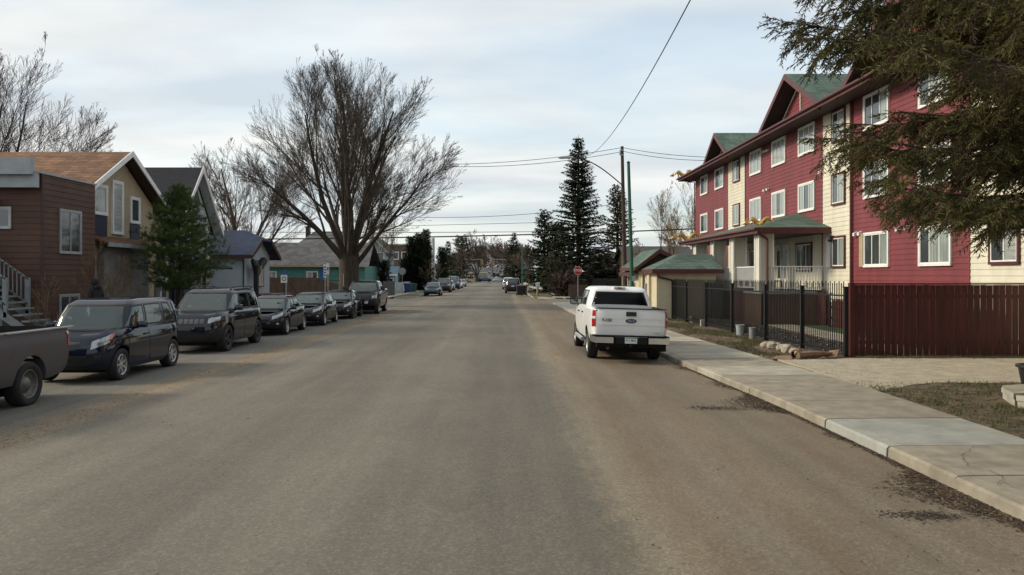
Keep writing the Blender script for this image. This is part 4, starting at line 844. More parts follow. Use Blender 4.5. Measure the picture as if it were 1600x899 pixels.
def patch(fn, c, off, nu=10, nv=6, th=.012, mb=None, mi=0):
    """fn(a,t)->point; c = four corners (a,t) counter clockwise; a shell lying off metres proud of the loft"""
    mb = mb or MB(); g_ = [[None] * (nv + 1) for _ in range(nu + 1)]
    for i in range(nu + 1):
        for j in range(nv + 1):
            u, v = i / nu, j / nv
            a = (1 - v) * ((1 - u) * c[0][0] + u * c[1][0]) + v * ((1 - u) * c[3][0] + u * c[2][0]); t = (1 - v) * ((1 - u) * c[0][1] + u * c[1][1]) + v * ((1 - u) * c[3][1] + u * c[2][1])
            p = fn(a, t); pa = fn(a + .01, t) - fn(a - .01, t); pt = fn(a, min(1, t + .02)) - fn(a, max(0, t - .02)); n = pa.cross(pt)
            if n.length < 1e-9: n = Vector((0, 0, 1))
            n.normalize()
            ref = Vector((p.x * .35, p.y, .4 if abs(n.z) > .6 else 0))
            if n.dot(ref) < 0: n = -n
            g_[i][j] = (p + n * off, p + n * (off - th))
    W_ = nv + 1; vs = [g_[i][j][0] for i in range(nu + 1) for j in range(W_)]; fs = [(i * W_ + j, (i + 1) * W_ + j, (i + 1) * W_ + j + 1, i * W_ + j + 1) for i in range(nu) for j in range(nv)]
    edge = [(i, 0) for i in range(nu)] + [(nu, j) for j in range(nv)] + [(i, nv) for i in range(nu, 0, -1)] + [(0, j) for j in range(nv, 0, -1)]
    base = len(vs); k = len(edge)
    vs += [g_[i][j][1] for i, j in edge]
    for q in range(k):
        i, j = edge[q]; i2, j2 = edge[(q + 1) % k]; fs.append((i * W_ + j, base + q, base + (q + 1) % k, i2 * W_ + j2))
    # orient outward
    A, B, C_ = (vs[fs[0][k_]] for k_ in (0, 1, 2)); nn = (B - A).cross(C_ - A); o0 = g_[0][0][0] - g_[0][0][1]
    if nn.dot(o0) < 0: fs = [f[::-1] for f in fs]
    return mb.add(vs, fs, mi)
def loft_mesh(lf, ts, top_scale, mats, name, crown=.03, N=112, closed=True):
    rings = [lf.ring(t, N) for t in ts]; vs = []; fs = []
    for r in rings: vs += r
    k = len(rings); last = rings[-1]; cx = sum(p.x for p in last) / N
    for sc, up in top_scale:
        vs += [Vector((cx + (p.x - cx) * sc, p.y * sc, p.z + up)) for p in last]
    k += len(top_scale); tot = k
    for i in range(tot - 1):
        for j in range(N): fs.append((i * N + j, i * N + (j + 1) % N, (i + 1) * N + (j + 1) % N, (i + 1) * N + j))
    # close the top with strips across, and the bottom with one face
    o = (tot - 1) * N; h = N // 2
    for j in range(h):
        a, b, c, d = o + j, o + j + 1, o + (N - j - 1) % N, o + (N - j) % N
        f = [a, b, c, d]; f = [q for i_, q in enumerate(f) if q not in f[:i_]]
        if len(f) > 2: fs.append(tuple(f))
    for j in range(h):
        a, b, c, d = j, (N - j) % N, (N - j - 1) % N, j + 1
        f = [a, b, c, d]; f = [q for i_, q in enumerate(f) if q not in f[:i_]]
        if len(f) > 2: fs.append(tuple(f))
    me = bpy.data.meshes.new(name); me.from_pydata([tuple(v) for v in vs], [], fs)
    for m in mats: me.materials.append(m)
    bm = bmesh.new(); bm.from_mesh(me); bmesh.ops.recalc_face_normals(bm, faces=bm.faces); bm.to_mesh(me); bm.free()
    return me
def carve(me, cutters):
    o = bpy.data.objects.new('tmp', me); col.objects.link(o); cs_ = []
    for c in cutters:
        c.build('tmp_cut', [under]); q = bpy.data.objects[-1] if False else [x for x in col.objects if x.name.startswith('tmp_cut') and x not in cs_][-1]
        bm = bmesh.new(); bm.from_mesh(q.data); bmesh.ops.recalc_face_normals(bm, faces=bm.faces); bm.to_mesh(q.data); bm.free()
        cs_.append(q); md = o.modifiers.new('b', 'BOOLEAN'); md.operation = 'DIFFERENCE'; md.object = q; md.solver = 'EXACT'
    dg = bpy.context.evaluated_depsgraph_get(); res = bpy.data.meshes.new_from_object(o.evaluated_get(dg))
    for q in cs_: m_ = q.data; bpy.data.objects.remove(q); bpy.data.meshes.remove(m_)
    bpy.data.objects.remove(o); return res
def make_wheel(root, x, y, Rw, wd, sg, rim, spokes, style='alloy'):
    k = Rw; b = MB(); rr = Rw * .66; o = (x, y, Rw); q = lambda r, h: (r, h * sg)
    b.lathe([q(rr * .97, -wd * .3), q(rr, wd * .40), q(rr * .95, wd * .44), q(rr * .90, wd * .40), q(rr * .86, wd * .18)], o, 'y', 28)
    b.lathe([q(rr * .86, wd * .05), q(0, wd * .05)], o, 'y', 28, 1); b.lathe([q(rr * .22, wd * .05), q(rr * .20, wd * .36), q(0, wd * .38)], o, 'y', 14)
    if style == 'steel': b.lathe([q(rr * .86, wd * .2), q(rr * .62, wd * .10), q(rr * .40, wd * .30), q(rr * .2, wd * .36)], o, 'y', 28)
    else:
        for i in range(spokes):
            a = 2 * math.pi * i / spokes; c, d = math.cos(a), math.sin(a); rad = Vector((c, 0, d)); tan_ = Vector((-d, 0, c)); w0, w1 = rr * .13, rr * (.10 if spokes > 6 else .15)
            p0 = Vector(o) + rad * rr * .15; p1 = Vector(o) + rad * rr * .93; Y0 = Vector((0, sg * wd * .16, 0)); Y1 = Vector((0, sg * wd * .34, 0))
            v = [p0 - tan_ * w0 + Y0, p0 + tan_ * w0 + Y0, p1 + tan_ * w1 + Y0, p1 - tan_ * w1 + Y0, p0 - tan_ * w0 + Y1, p0 + tan_ * w0 + Y1, p1 + tan_ * w1 * .8 + Y1 * 1.08, p1 - tan_ * w1 * .8 + Y1 * 1.08]
            b.add(v, [(4, 5, 6, 7), (0, 4, 7, 3), (1, 2, 6, 5), (3, 7, 6, 2)])
    wh = b.build('wheel', [rim, under], root, True, 30); t = MB()
    t.lathe([q(rr * .96, -wd * .5), q(k * .93, -wd * .5), q(k, -wd * .36), q(k, wd * .36), q(k * .94, wd * .49), q(k * .82, wd * .52), q(rr * 1.0, wd * .42)], o, 'y', 36)
    for h in (-.18, .0, .18): t.lathe([q(k * 1.002, wd * (h - .02)), q(k * 1.002, wd * (h + .02))], o, 'y', 36, 1)
    t.build('tyre', [tyre, under], wh, True, 50); return wh
def make_vehicle(name, sp):
    root = empty(name); L, W, H = sp['L'], sp['W'], sp['H']; xf, xr = L / 2, -L / 2; pm = sp['paint']; Rw = sp['R']; xa = xf - sp['fo']; xb = xa - sp['wb']; zb0 = sp.get('zb', .24); zt = sp['ztop']; detail = sp.get('detail', True)
    lev = sp.get('levels') or [(0, xf - .14, xr + .10, W - .07), (.12, xf - .05, xr + .04, W - .02), (.35, xf, xr, W), (.62, xf - .01, xr + .01, W), (.82, xf - .06, xr + .03, W - .015), (.94, xf - .14, xr + .06, W - .045), (1.0, xf - .22, xr + .10, W - .09)]
    lo = Loft(lev, sp.get('nf', 4.5), sp.get('nr', 5.5), lambda x, t: (zb0 + .10 * max(0, (abs(x) - L * .36) / (L * .14))) * (1 - t) + smooth_pts(zt, x) * t)
    me = loft_mesh(lo, [0, .06, .12, .22, .35, .5, .62, .72, .82, .9, .94, .975, 1.0], [(.93, .012), (.72, .03), (.4, .04)], [pm, under], 'body')
    cuts = []
    for ax in (xa, xb):
        for s in (-1, 1):
            c = MB(); ro = Rw + sp.get('archgap', .055); prof = [(0, s * (W - .34)), (ro, s * (W - .34)), (ro, s * (W + .3)), (0, s * (W + .3))]
            n = 40; vs = []; fs = []
            for h in (W - .34, W + .3):
                for j in range(n): a = 2 * math.pi * j / n; vs.append((ax + ro * math.cos(a), s * h, Rw + .02 + ro * math.sin(a)))
            fs = [tuple(range(n)), tuple(range(2 * n - 1, n - 1, -1))] + [(j, n + j, n + (j + 1) % n, (j + 1) % n) for j in range(n)]
            c.add(vs, fs); cuts.append(c)
    bed = sp.get('bed')
    if bed: c = MB(); c.box(bed[0], bed[1], -W + .13, W - .13, bed[2], 3); cuts.append(c)
    me = carve(me, cuts); me.materials.clear(); me.materials.append(pm); me.materials.append(under); ro = Rw + .055
    for p in me.polygons:
        mi = 0; c = p.center
        for ax in (xa, xb):
            if math.hypot(c.x - ax, c.z - Rw - .02) < ro * 1.02 + .005 and abs(c.y) > W - .36 and abs(abs(p.normal.y)) < .3 and (p.normal.x * (c.x - ax) + p.normal.z * (c.z - Rw)) < 0: mi = 1
            if abs(abs(c.y) - (W - .34)) < .004 and math.hypot(c.x - ax, c.z - Rw - .02) < ro: mi = 1
        if p.normal.z < -.9: mi = 1
        if bed and bed[0] - .001 <= c.x <= bed[1] + .001 and abs(c.y) < W - .12 and c.z < smooth_pts(zt, c.x) - .02 and c.z >= bed[2] - .01: mi = 1 if sp.get('bedliner', True) else 0
        p.material_index = mi
    me.shade_smooth(); me.set_sharp_from_angle(angle=R(32)); me.name = 'body'; body = link_mesh('body', me, root)
    # underbody
    u = MB(); u.box(xb - .3, xa + .3, -W + .36, W - .36, .20, .5); u.build('chassis', under, root)
    # cabin
    cb_, ct = sp['cab_b'], sp['cab_t']    # (xf, xr, w) at the base and at the roof
    rz = sp.get('roofcurve', .022); mid = [cb_[i] + (ct[i] - cb_[i]) * .5 + (.03, -.03, .028)[i] for i in range(3)]
    hi = [cb_[i] + (ct[i] - cb_[i]) * .88 + (.04, -.03, .02)[i] for i in range(3)]
    cl = [(0, *cb_), (.5, *mid), (.88, *hi), (1, ct[0] - .06, ct[1] + .05, ct[2] - .045)]
    cxm = (ct[0] + ct[1]) / 2
    # shift so that x=0 lies inside the cabin: loft in a frame moved by xo
    xo = (cb_[0] + cb_[1]) / 2; cl = [(t, a - xo, b - xo, w_) for t, a, b, w_ in cl]
    def czf(x, t): X_ = x + xo; zb = smooth_pts(zt, X_) - .05; return zb * (1 - t) + (H - rz * ((X_ - cxm) / (L * .25)) ** 2 - .035) * t
    lc = Loft(cl, sp.get('cnf', 5), sp.get('cnr', 5), czf)
    wb_, wt = cb_[2] - .075, ct[2] - .06; rw = sp.get('rwin', (.12, .86)); k_ = sp.get('rwk', 1.0); NR = 300
    tl = [i / 26 for i in range(27)]; mc = loft_mesh(lc, tl, [(.96, .012), (.85, .024), (.5, .033)], [pm], 'cabin', N=NR)
    # open the window apertures
    bmc = bmesh.new(); bmc.from_mesh(mc); bmc.faces.ensure_lookup_table(); kill = []
    def tri(t, t0, t1, a, b_): return a + (b_ - a) * (t - t0) / (t1 - t0)
    opaque_rear = sp.get('glassr') is not None
    for i in range(26):
        t = (i + .5) / 26; xfm, xrm, wm_ = lc.sec(t)
        for j in range(NR):
            f = bmc.faces[i * NR + j]; c = f.calc_center_median(); hit = False
            if .075 < t < .885 and c.x > 0 and abs(c.y) < tri(t, .06, .90, wb_, wt) - .015 and abs(c.x - lc.front(c.y, t).x) < .04 and abs(c.y) < wm_ * .93: hit = True
            if not opaque_rear and rw[0] + .015 < t < rw[1] - .015 and c.x < 0 and abs(c.y) < tri(t, rw[0], rw[1], wb_, wt) * k_ - .015 and abs(c.x - lc.front(c.y, t, True).x) < .04 and abs(c.y) < wm_ * .93: hit = True
            if .115 < t < .825 and not hit:
                for (a0, a1, a2, a3) in sp['swin']:
                    if tri(t, .10, .84, a1, a2) - xo + .015 < c.x < tri(t, .10, .84, a0, a3) - xo - .015 and abs(c.y) > wm_ * .75: hit = True
            if hit: kill.append(f)
    if i and sp.get('detail', True): bmesh.ops.delete(bmc, geom=kill, context='FACES')
    bm_low = [v for v in bmc.verts if v.co.z < -99]; bmc.to_mesh(mc); bmc.free()
    # delete the floor of the cabin shell so that one sees down to the belt line
    mc.transform(Matrix.Translation((xo, 0, 0))); mc.shade_smooth(); mc.set_sharp_from_angle(angle=R(40)); cab = link_mesh('cabin', mc, root)
    gl_f, gl_s = sp.get('glassf', cglass), sp.get('glass', cglass)
    tr_ = lambda fn: (lambda a, t: fn(a, t) + Vector((xo, 0, 0)))
    def pbuild(fn, c, off, name, mat, parent, **k):
        m_ = patch(fn, c, off, **k); ob = m_.build(name, mat, parent, True, 60)
        if name in ('windscreen', 'rear_window', 'side_window'):   # black ceramic border on the glass
            q = MB(); cen = (sum(p[0] for p in c) / 4, sum(p[1] for p in c) / 4); inn = []
            for p in c: inn.append((p[0] + math.copysign(.038, cen[0] - p[0]), p[1] + math.copysign(.055, cen[1] - p[1])))
            for i in range(4): j = (i + 1) % 4; patch(fn, [c[i], c[j], inn[j], inn[i]], off + .0015, 14, 1, .003, q)
            q.build('window_seal', blackp, ob, True, 60)
        return ob
    pbuild(tr_(lambda y, t: lc.front(y, t)), [(-wb_, .06), (wb_, .06), (wt, .90), (-wt, .90)], .004, 'windscreen', gl_f, root, nu=16)
    rg = pbuild(tr_(lambda y, t: lc.front(y, t, True)), [(-wb_ * k_, rw[0]), (wb_ * k_, rw[0]), (wt * k_, rw[1]), (-wt * k_, rw[1])], .004, 'rear_window', sp.get('glassr', gl_s), root, nu=16)
    # what shows through the glass: seats, dash and wheel
    zbl = smooth_pts(zt, xo); fx = cb_[0] - .95; ix = cb_[2] - .18; top = H - .30
    def seat(x, y0, y1, zt_, nm):
        q = MB(); pts = [(x, y0, zbl - .25), (x - .16, y0 + .02, zt_ - .16), (x - .20, y0 + .06, zt_ - .12), (x - .26, y0 + .06, zt_ - .12), (x - .24, y0 + .02, zt_ - .2), (x - .13, y0, zbl - .25)]
        q.slab(pts, (y1 - y0), 0, (0, 1, 0)); q.build(nm, seatm, root)
        n_ = 1 if y1 - y0 < .7 else 3
        for k in range(n_): yc = y0 + (y1 - y0) * (k + .5) / n_; q = MB(); q.box(x - .25, x - .17, yc - .12, yc + .12, zt_ - .13, zt_ + .03); q.box(x - .22, x - .20, yc - .05, yc + .05, zt_ - .18, zt_ - .13); q.build('headrest', seatm, root)
    for sy in (-1, 1): seat(fx, min(sy * .12, sy * (ix - .03)), max(sy * .12, sy * (ix - .03)), top, 'front_seat')
    if fx - 1.0 > cb_[1] + .25: seat(fx - .95, -ix + .05, ix - .05, top - .06, 'rear_seat')
    q = MB(); q.slab([(cb_[0] - .12, -ix, zbl + .0), (cb_[0] - .42, -ix, zbl + .06), (cb_[0] - .50, -ix, zbl - .12), (cb_[0] - .12, -ix, zbl - .12)], 2 * ix, 0, (0, 1, 0)); q.build('dashboard', blackp, root)
    q = MB(); q.tube([(cb_[0] - .58 + .05 * math.cos(a), .38 + .18 * math.sin(a), zbl + .04 + .17 * math.cos(a)) for a in [2 * math.pi * i / 16 for i in range(17)]], .014, 5); q.build('steering_wheel', blackp, root)
    q = MB(); q.box(ct[0] - .03, ct[0] + .0, -.11, .11, H - .20, H - .14); q.build('rear_view_mirror', blackp, root)
    for s in (-1, 1):
        for (a0, a1, a2, a3) in sp['swin']:   # bottom front, bottom rear, top rear, top front (x)
            pbuild(tr_(lambda x, t, s=s: lc.side(x, t, s)), [(a0 - xo, .10), (a1 - xo, .10), (a2 - xo, .84), (a3 - xo, .84)], .004, 'side_window', gl_s, root)
        for (d0, d1) in sp['doors']:
            dr = pbuild(lambda x, t, s=s: lo.side(x, t, s), [(d1, .12 if not sp.get('doorlow') else sp['doorlow']), (d0, .12), (d0, .985), (d1, .985)], .005, 'door', pm, root, nu=12, nv=10)
            p = lo.side(d1 + .16, sp.get('hz', .80), s); hb = MB(); hb.obox(p + Vector((-.10, -.0 * s, -.015)), (.20, 0, 0), (0, s * .035, 0), (0, 0, .035)); hb.build('handle', sp.get('handle', pm), dr)
        # mirror
        p = lc.side(cb_[0] - xo - sp.get('mirx', .55), .10, s) + Vector((xo, 0, 0)); mw = sp.get('mirw', .22); mh = sp.get('mirh', .15); m_ = MB()
        m_.tube([p + Vector((.02, s * -.02, -.02)), p + Vector((.05, s * .08, .0))], .03, 6)
        q = p + Vector((.02, s * .07, -.02)); 
        vs = []; ls = [(0, .75, -.0), (.25, 1, .02), (.75, 1, .02), (1, .8, 0)]
        prof = [Vector((x_, 0, z_)) for x_, z_ in ((0, 0), (.09, .01), (.11, mh * .5), (.08, mh * .95), (0, mh))]
        for f_, sc, _ in ls:
            for r_ in prof: vs.append(q + Vector((r_.x * sc, s * mw * f_, (r_.z - mh / 2) * sc + mh / 2)))
        n = 5; fs = [(i * n + j, i * n + (j + 1) % n, (i + 1) * n + (j + 1) % n, (i + 1) * n + j) for i in range(3) for j in range(n)] + [tuple(range(n)), tuple(range(4 * n - 1, 3 * n - 1, -1))]
        if s < 0: fs = [f[::-1] for f in fs]
        m_.add(vs, fs); mo = m_.build('mirror', sp.get('mirror', pm), root, True, 40)
        m_ = MB(); m_.obox(q + Vector((-.006, s * mw * .08, mh * .12)), (.008, 0, 0), (0, s * mw * .84, 0), (0, 0, mh * .76)); m_.build('mirror_glass', mirg, mo)
        # lamps
        hl = sp['head']; pbuild(lambda a, t, s=s: lo.arc(a, t, False, s), [(hl[0], hl[2]), (hl[1], hl[3]), (hl[1], hl[5]), (hl[0], hl[4])], .008, 'headlight', sp.get('headmat', headl), root, nu=12)
        tl_ = sp['tail']; pbuild(lambda a, t, s=s: lo.arc(a, t, True, s), [(tl_[0], tl_[2]), (tl_[1], tl_[2]), (tl_[1], tl_[3]), (tl_[0], tl_[3])], .010, 'tail_light', redl, root, nu=10)
        if sp.get('fog'): fg = sp['fog']; pbuild(lambda a, t, s=s: lo.arc(a, t, False, s), [(fg[0], fg[2]), (fg[1], fg[2]), (fg[1], fg[3]), (fg[0], fg[3])], .006, 'fog_lamp', sp.get('fogm', clearl), root, nu=5, nv=4)
        for ax in (xa, xb): make_wheel(root, ax, s * (W - sp.get('ww', .24) / 2 - .025), Rw, sp.get('ww', .24), s, sp['rim'], sp.get('spokes', 5), sp.get('rimstyle', 'alloy'))
    if sp.get('grille'):
        for gi, gq in enumerate(sp['grille']):
            pbuild(lambda y, t: lo.front(y, t), [(-gq[0], gq[2]), (gq[0], gq[2]), (gq[1], gq[3]), (-gq[1], gq[3])], .006, 'grille' if gi == 0 else 'air_intake', blackp, root, nu=14)
    if sp.get('bumper_low'): pbuild(lambda a, t: lo.arc(abs(a), t, False, 1 if a >= 0 else -1), [(-W, .01), (W, .01), (W, sp['bumper_low']), (-W, sp['bumper_low'])], .012, 'lower_bumper', blackp, root, nu=30, nv=4)
    if sp.get('plate_rear', True): p = lo.front(0, sp.get('plate_t', .62), True); m_ = MB(); m_.obox(p + Vector((-.02, -.155, -.08)), (.02, 0, 0), (0, .31, 0), (0, 0, .16)); m_.build('licence_plate', plate, root)
    if sp.get('rails'):
        for s in (-1, 1):
            a, b_ = ct[0] - .15, ct[1] + .15; m_ = MB(); m_.tube([(a, s * (ct[2] - .08), H - .04), (a - .12, s * (ct[2] - .07), H + .02), ((a + b_) / 2, s * (ct[2] - .06), H + .035), (b_ + .12, s * (ct[2] - .07), H + .02), (b_, s * (ct[2] - .08), H - .04)], .018, 6); m_.build('roof_rail', sp['rails'], root, True)
    return root, lo, lc, xo
def place(o, x, y, rz, label, cat, group=None, roll=0.0, z=None):
    o.location = (x, y, road_z(x) if z is None else z); o.rotation_euler = (R(roll), 0, R(rz)); tag(o, label, cat, group); return o
GL = 'cars parked along the left kerb'; GF = 'cars parked on the far left kerb'; GR = 'cars parked on the far right kerb'
# local +x is forward; rz -90 faces the camera
soul, lo, lc, xo = make_vehicle('parked_car', dict(L=4.14, W=.90, H=1.75, fo=.85, wb=2.57, R=.345, paint=pblk, ztop=[(-2.07, 1.16), (-1, 1.12), (.95, 1.10), (1.5, 1.07), (1.85, 1.02), (2.07, .94)],
    cab_b=(1.12, -2.0, .845), cab_t=(.56, -1.80, .71), cnf=8, cnr=8, nf=4.2, swin=[(.96, .12, .10, .56), (.05, -.82, -.80, .03), (-.92, -1.45, -1.28, -.90)], doors=[(.98, .02), (-.02, -.98)], head=(.58, .98, .62, .74, .84, .94), tail=(.62, .82, .78, .99),
    grille=[(.34, .36, .76, .86), (.55, .5, .22, .44)], fog=(.66, .80, .28, .42), fogm=blackp, rim=alloy, spokes=7, bumper_low=.08))
b = MB(); b.obox((2.045, -.3, .715), (.03, 0, 0), (0, .6, 0), (0, 0, .018)); b.build('grille_trim', chrome, soul)
for s in (-1, 1): patch(lambda a, t, s=s: lo.arc(a, t, False, s), [(.93, .80), (1.03, .82), (1.06, .95), (.96, .92)], .012).build('turn_signal', ambl, soul, True)
place(soul, -9.02, 18.35 - .0, -90.5, 'navy black boxy hatchback with silver wheels, second vehicle from the front on the left', 'car', GL)
jeep, lo, lc, xo = make_vehicle('parked_suv', dict(L=4.82, W=.97, H=1.87, fo=.91, wb=2.915, R=.40, paint=pjeep, ztop=[(-2.41, 1.22), (-1, 1.21), (1.15, 1.20), (1.8, 1.17), (2.2, 1.12), (2.41, 1.03)],
    cab_b=(1.32, -2.32, .87), cab_t=(.52, -1.95, .69), cnf=7.5, cnr=7, nf=5.5, swin=[(1.14, .22, .18, .56), (.14, -.74, -.72, .10), (-.84, -1.75, -1.50, -.82)], doors=[(1.10, .12), (.08, -.92)], head=(.62, 1.04, .74, .78, .90, .90), tail=(.60, .92, .78, .92),
    fog=(.68, .84, .36, .46), fogm=blackp, rim=darkrim, spokes=5, rails=blackp, bumper_low=.30, zb=.27, ww=.26, mirh=.18))
place(jeep, -9.05, 25.05, -89.5, 'black sport utility vehicle with seven slot grille and black wheels parked on the left', 'suv', GL)
for i in range(7):
    y = -.45 + i * .15; f_ = patch(lambda yy, t: lo.front(yy, t), [(y - .058, .735), (y + .058, .735), (y + .058, .895), (y - .058, .895)], .008, 3, 3); f_.build('grille_slot', M('grille_mesh', (.10, .10, .11), .4, .5, 60) if i == 0 else bpy.data.materials['grille_mesh'], jeep)
sed, lo, lc, xo = make_vehicle('parked_sedan', dict(L=4.6, W=.90, H=1.47, fo=.93, wb=2.685, R=.33, paint=pblack2, ztop=[(-2.3, 1.02), (-1.5, 1.04), (0, .98), (1.2, .95), (1.8, .87), (2.15, .77), (2.3, .68)],
    cab_b=(1.34, -1.85, .81), cab_t=(.30, -.95, .61), cnf=6, cnr=5, nf=3.4, nr=4.2, swin=[(1.08, .02, -.02, .36), (-.06, -.90, -.82, -.10), (-.98, -1.34, -1.08, -.90)], doors=[(1.02, -.02), (-.06, -1.0)], head=(.50, 1.05, .70, .78, .90, .96), tail=(.48, .88, .78, .94),
    grille=[(.42, .48, .52, .84), (.6, .55, .14, .36)], rim=alloy, spokes=5, bumper_low=.08, fog=(.7, .82, .26, .38)))
b = MB(); b.obox((2.275, -.43, .60), (.03, 0, 0), (0, .86, 0), (0, 0, .03)); b.build('grille_bar', chrome, sed)
place(sed, -9.0, 31.45, -89.3, 'dark blue black sedan with bright angular headlights parked behind the black utility vehicle', 'car', GL)
s2 = copy_tree(sed, None, {pblack2: pgrey2}); place(s2, -8.8, 36.9, -89, 'charcoal sedan with teal reflecting windscreen, middle one of three sedans on the left', 'car', GL)
s3 = copy_tree(sed, None, {pblack2: pjeep, alloy: darkrim}); place(s3, -8.55, 42.3, -88.3, 'black sedan with dark wheels parked just before the black pickup', 'car', GL)
def pickup(name, paintm, rim, H=1.93, liner=True, glf=None, **kw):
    d = dict(L=5.85, W=1.0, H=H, fo=.95, wb=3.60, R=.40, paint=paintm, zb=.42, ztop=[(-2.93, 1.40), (-.9, 1.40), (1.1, 1.36), (1.5, 1.30), (2.5, 1.24), (2.93, 1.12)],
        cab_b=(1.62, -.98, .93), cab_t=(.92, -.72, .74), cnf=7, cnr=9, nf=5, nr=14, swin=[(1.30, .45, .42, .92), (.34, -.55, -.52, .34)], doors=[(1.40, .40), (.36, -.66)],
        head=(.66, 1.08, .62, .62, .86, .86), tail=(.92, 1.10, .60, .97), grille=[(.58, .58, .55, .92)], rim=rim, spokes=6, bed=(-2.86, -1.12, .88), ww=.27, mirw=.24, mirh=.27, mirror=blackp, mirx=.42, bumper_low=.16, rwin=(.14, .84), archgap=.07, plate_rear=False, hz=.78,
        levels=[(0, 2.80, -2.80, .93), (.10, 2.90, -2.88, .97), (.35, 2.925, -2.905, 1.0), (.7, 2.90, -2.91, 1.0), (.9, 2.84, -2.905, .985), (.97, 2.78, -2.90, .965), (1.0, 2.70, -2.89, .93)])
    d.update(kw); return make_vehicle(name, d)
ram, lo, lc, xo = pickup('parked_pickup', pblack2, alloy)
for s in (-1, 1): b = MB(); b.obox((2.86, s * .35 - .10, .64), (.09, 0, 0), (0, .2, 0), (0, 0, .12)); b.build('fog_lamp', clearl, ram)
place(ram, -8.15, 47.9, -88, 'black pickup truck with high hood, last vehicle before the left corner', 'pickup', GL)
old, lo, lc, xo = pickup('old_pickup', rust, steelrim, 1.75, rimstyle='steel', R=.385, ztop=[(-2.93, 1.30), (-.9, 1.30), (1.1, 1.26), (2.93, 1.08)], L=5.6, wb=3.3, fo=.9, cab_b=(1.45, -.65, .9), cab_t=(.6, -.5, .74), swin=[(1.1, -.42, -.42, .6)], doors=[(1.25, -.35)],
    levels=[(0, 2.70, -2.66, .95), (.12, 2.78, -2.76, .98), (.4, 2.80, -2.80, 1.0), (.7, 2.80, -2.80, 1.0), (.86, 2.78, -2.80, .985), (.9, 2.76, -2.80, .97), (1.0, 2.72, -2.79, .965)], tail=(.90, 1.12, .55, .90), bed=(-2.74, -.75, .80), bedliner=True, archgap=.09)
for s in (-1, 1): b = MB(); b.obox((-2.78, s * .955 - .035, 1.285), (2.05, 0, 0), (0, .07, 0), (0, 0, .022)); b.build('bed_rail', galv, old)
place(old, -9.12, 12.35, -90, 'old grey pickup with rusty wheel arch, cut by the left edge of the view', 'pickup', GL)
# the white pickup
wp, lo, lc, xo = pickup('white_pickup', pwhite, alloy, 1.95, glassr=dglass, rwk=.945, wb=3.58, rwin=(.02, .80), mirror=blackp, zb=.50, cab_t=(.92, -.75, .77), tail=(.905, 1.10, .42, .93), handle=blackp)
b = MB()
patch(lambda y, t: lo.front(y, t, True), [(-.86, .10), (.86, .10), (.86, .985), (-.86, .985)], .012, 16, 10, mb=b); tg = b.build('tailgate', pwhite, wp, True, 40)
xt = -2.925; U = Vector((0, 0, 1))
def tz(t): return lo.zf(-2.9, t)
b = MB(); b.box(xt - .012, xt, -.85, .85, .98, 1.0); b.box(xt - .006, xt, -.85, .85, 1.14, 1.148); b.build('crease', pwhite, tg)
b = MB(); b.obox((xt - .03, -.13, 1.215), (.04, 0, 0), (0, .26, 0), (0, 0, .11)); b.build('tailgate_handle', blackp, tg)
for s in (-1, 1):
    patch(lambda a, t, s=s: lo.arc(a, t, True, s), [(.912, .66), (1.095, .66), (1.095, .74), (.912, .74)], .014).build('reverse_lamp', clearl, wp, True)
b = MB(); n = 28
for (ra, rb, x_, mi) in ((.155, .068, xt - .012, 0), (.140, .056, xt - .018, 1)):
    vs = [(x_, ra * math.cos(2 * math.pi * j / n), 1.09 + rb * math.sin(2 * math.pi * j / n)) for j in range(n)]; b.slab(vs, .02, mi, (1, 0, 0))
ob = b.build('oval_badge', [chrome, M('badge_blue', (.01, .02, .08), .3, .05)], tg)
def wtext(nm, s_, size, y, z, mat, par, x=None, bold=0): return text_mesh(nm, s_, size, mat, frame4((xt - .018 if x is None else x, y, z), (0, -1, 0), (0, 0, 1)), par, .002, bold)
wtext('badge_lettering', 'Ford', .085, 0, 1.09, chrome, ob, xt - .021)
wtext('model_lettering', 'F-150', .105, .62, 1.10, blackp, tg, bold=.002); wtext('trim_lettering', 'EcoBoost', .05, -.66, .80, galv, tg)
b = MB(); b.box(xt - .005, xt + .05, -.87, .87, 1.39, 1.418); b.build('tailgate_cap', blackp, tg)
for s in (-1, 1): b = MB(); b.box(-2.86, -1.0, s * .905 - .035, s * .905 + .035, 1.39, 1.408); b.build('bed_rail', blackp if s < 0 else pwhite, wp)
for s in (-1, 1):
    b = MB(); vs = [(-3.02, s * .42, .52), (-3.02, s * .90, .52), (-2.95, s * 1.0, .54), (-2.70, s * 1.02, .56)]; top = [(a, c, z + .17) for a, c, z in vs]
    for i in range(3): f = [vs[i], vs[i + 1], top[i + 1], top[i]]; b.slab(f, .03, 0, (1, 0, 0))
    b.slab([top[0], top[1], top[2], top[3], (-2.7, s * .42, .69)], .02, 0); b.box(-3.02, -2.9, min(s * .42, s * .45), max(s * .42, s * .45), .52, .69); b.build('bumper_end', chrome, wp)
b = MB(); b.box(-2.99, -2.7, -.42, .42, .50, .66); b.box(-3.0, -2.75, -.98, .98, .69, .72); b.box(-2.80, -2.5, -.85, .85, .40, .60); b.tube([(-3.03, 0, .46), (-2.6, 0, .46)], .04, 8); b.build('bumper_step', under, wp)
b = MB(); b.box(-3.02, -2.99, -.155, .155, .52, .675); pl_ = b.build('licence_plate', plate, wp); wtext('plate_number', '911 MKL', .075, 0, .595, plateg, pl_, -3.022, .001); b = MB(); b.box(-3.024, -3.02, -.14, .14, .648, .665); b.build('plate_band', plateg, pl_)
b = MB(); b.box(-.80, -.66, -.16, .16, 1.885, 1.93); b.build('third_brake_light', clearl, wp); b = MB(); b.box(-.806, -.80, -.06, .06, 1.89, 1.925); b.build('brake_lens', redl, wp)
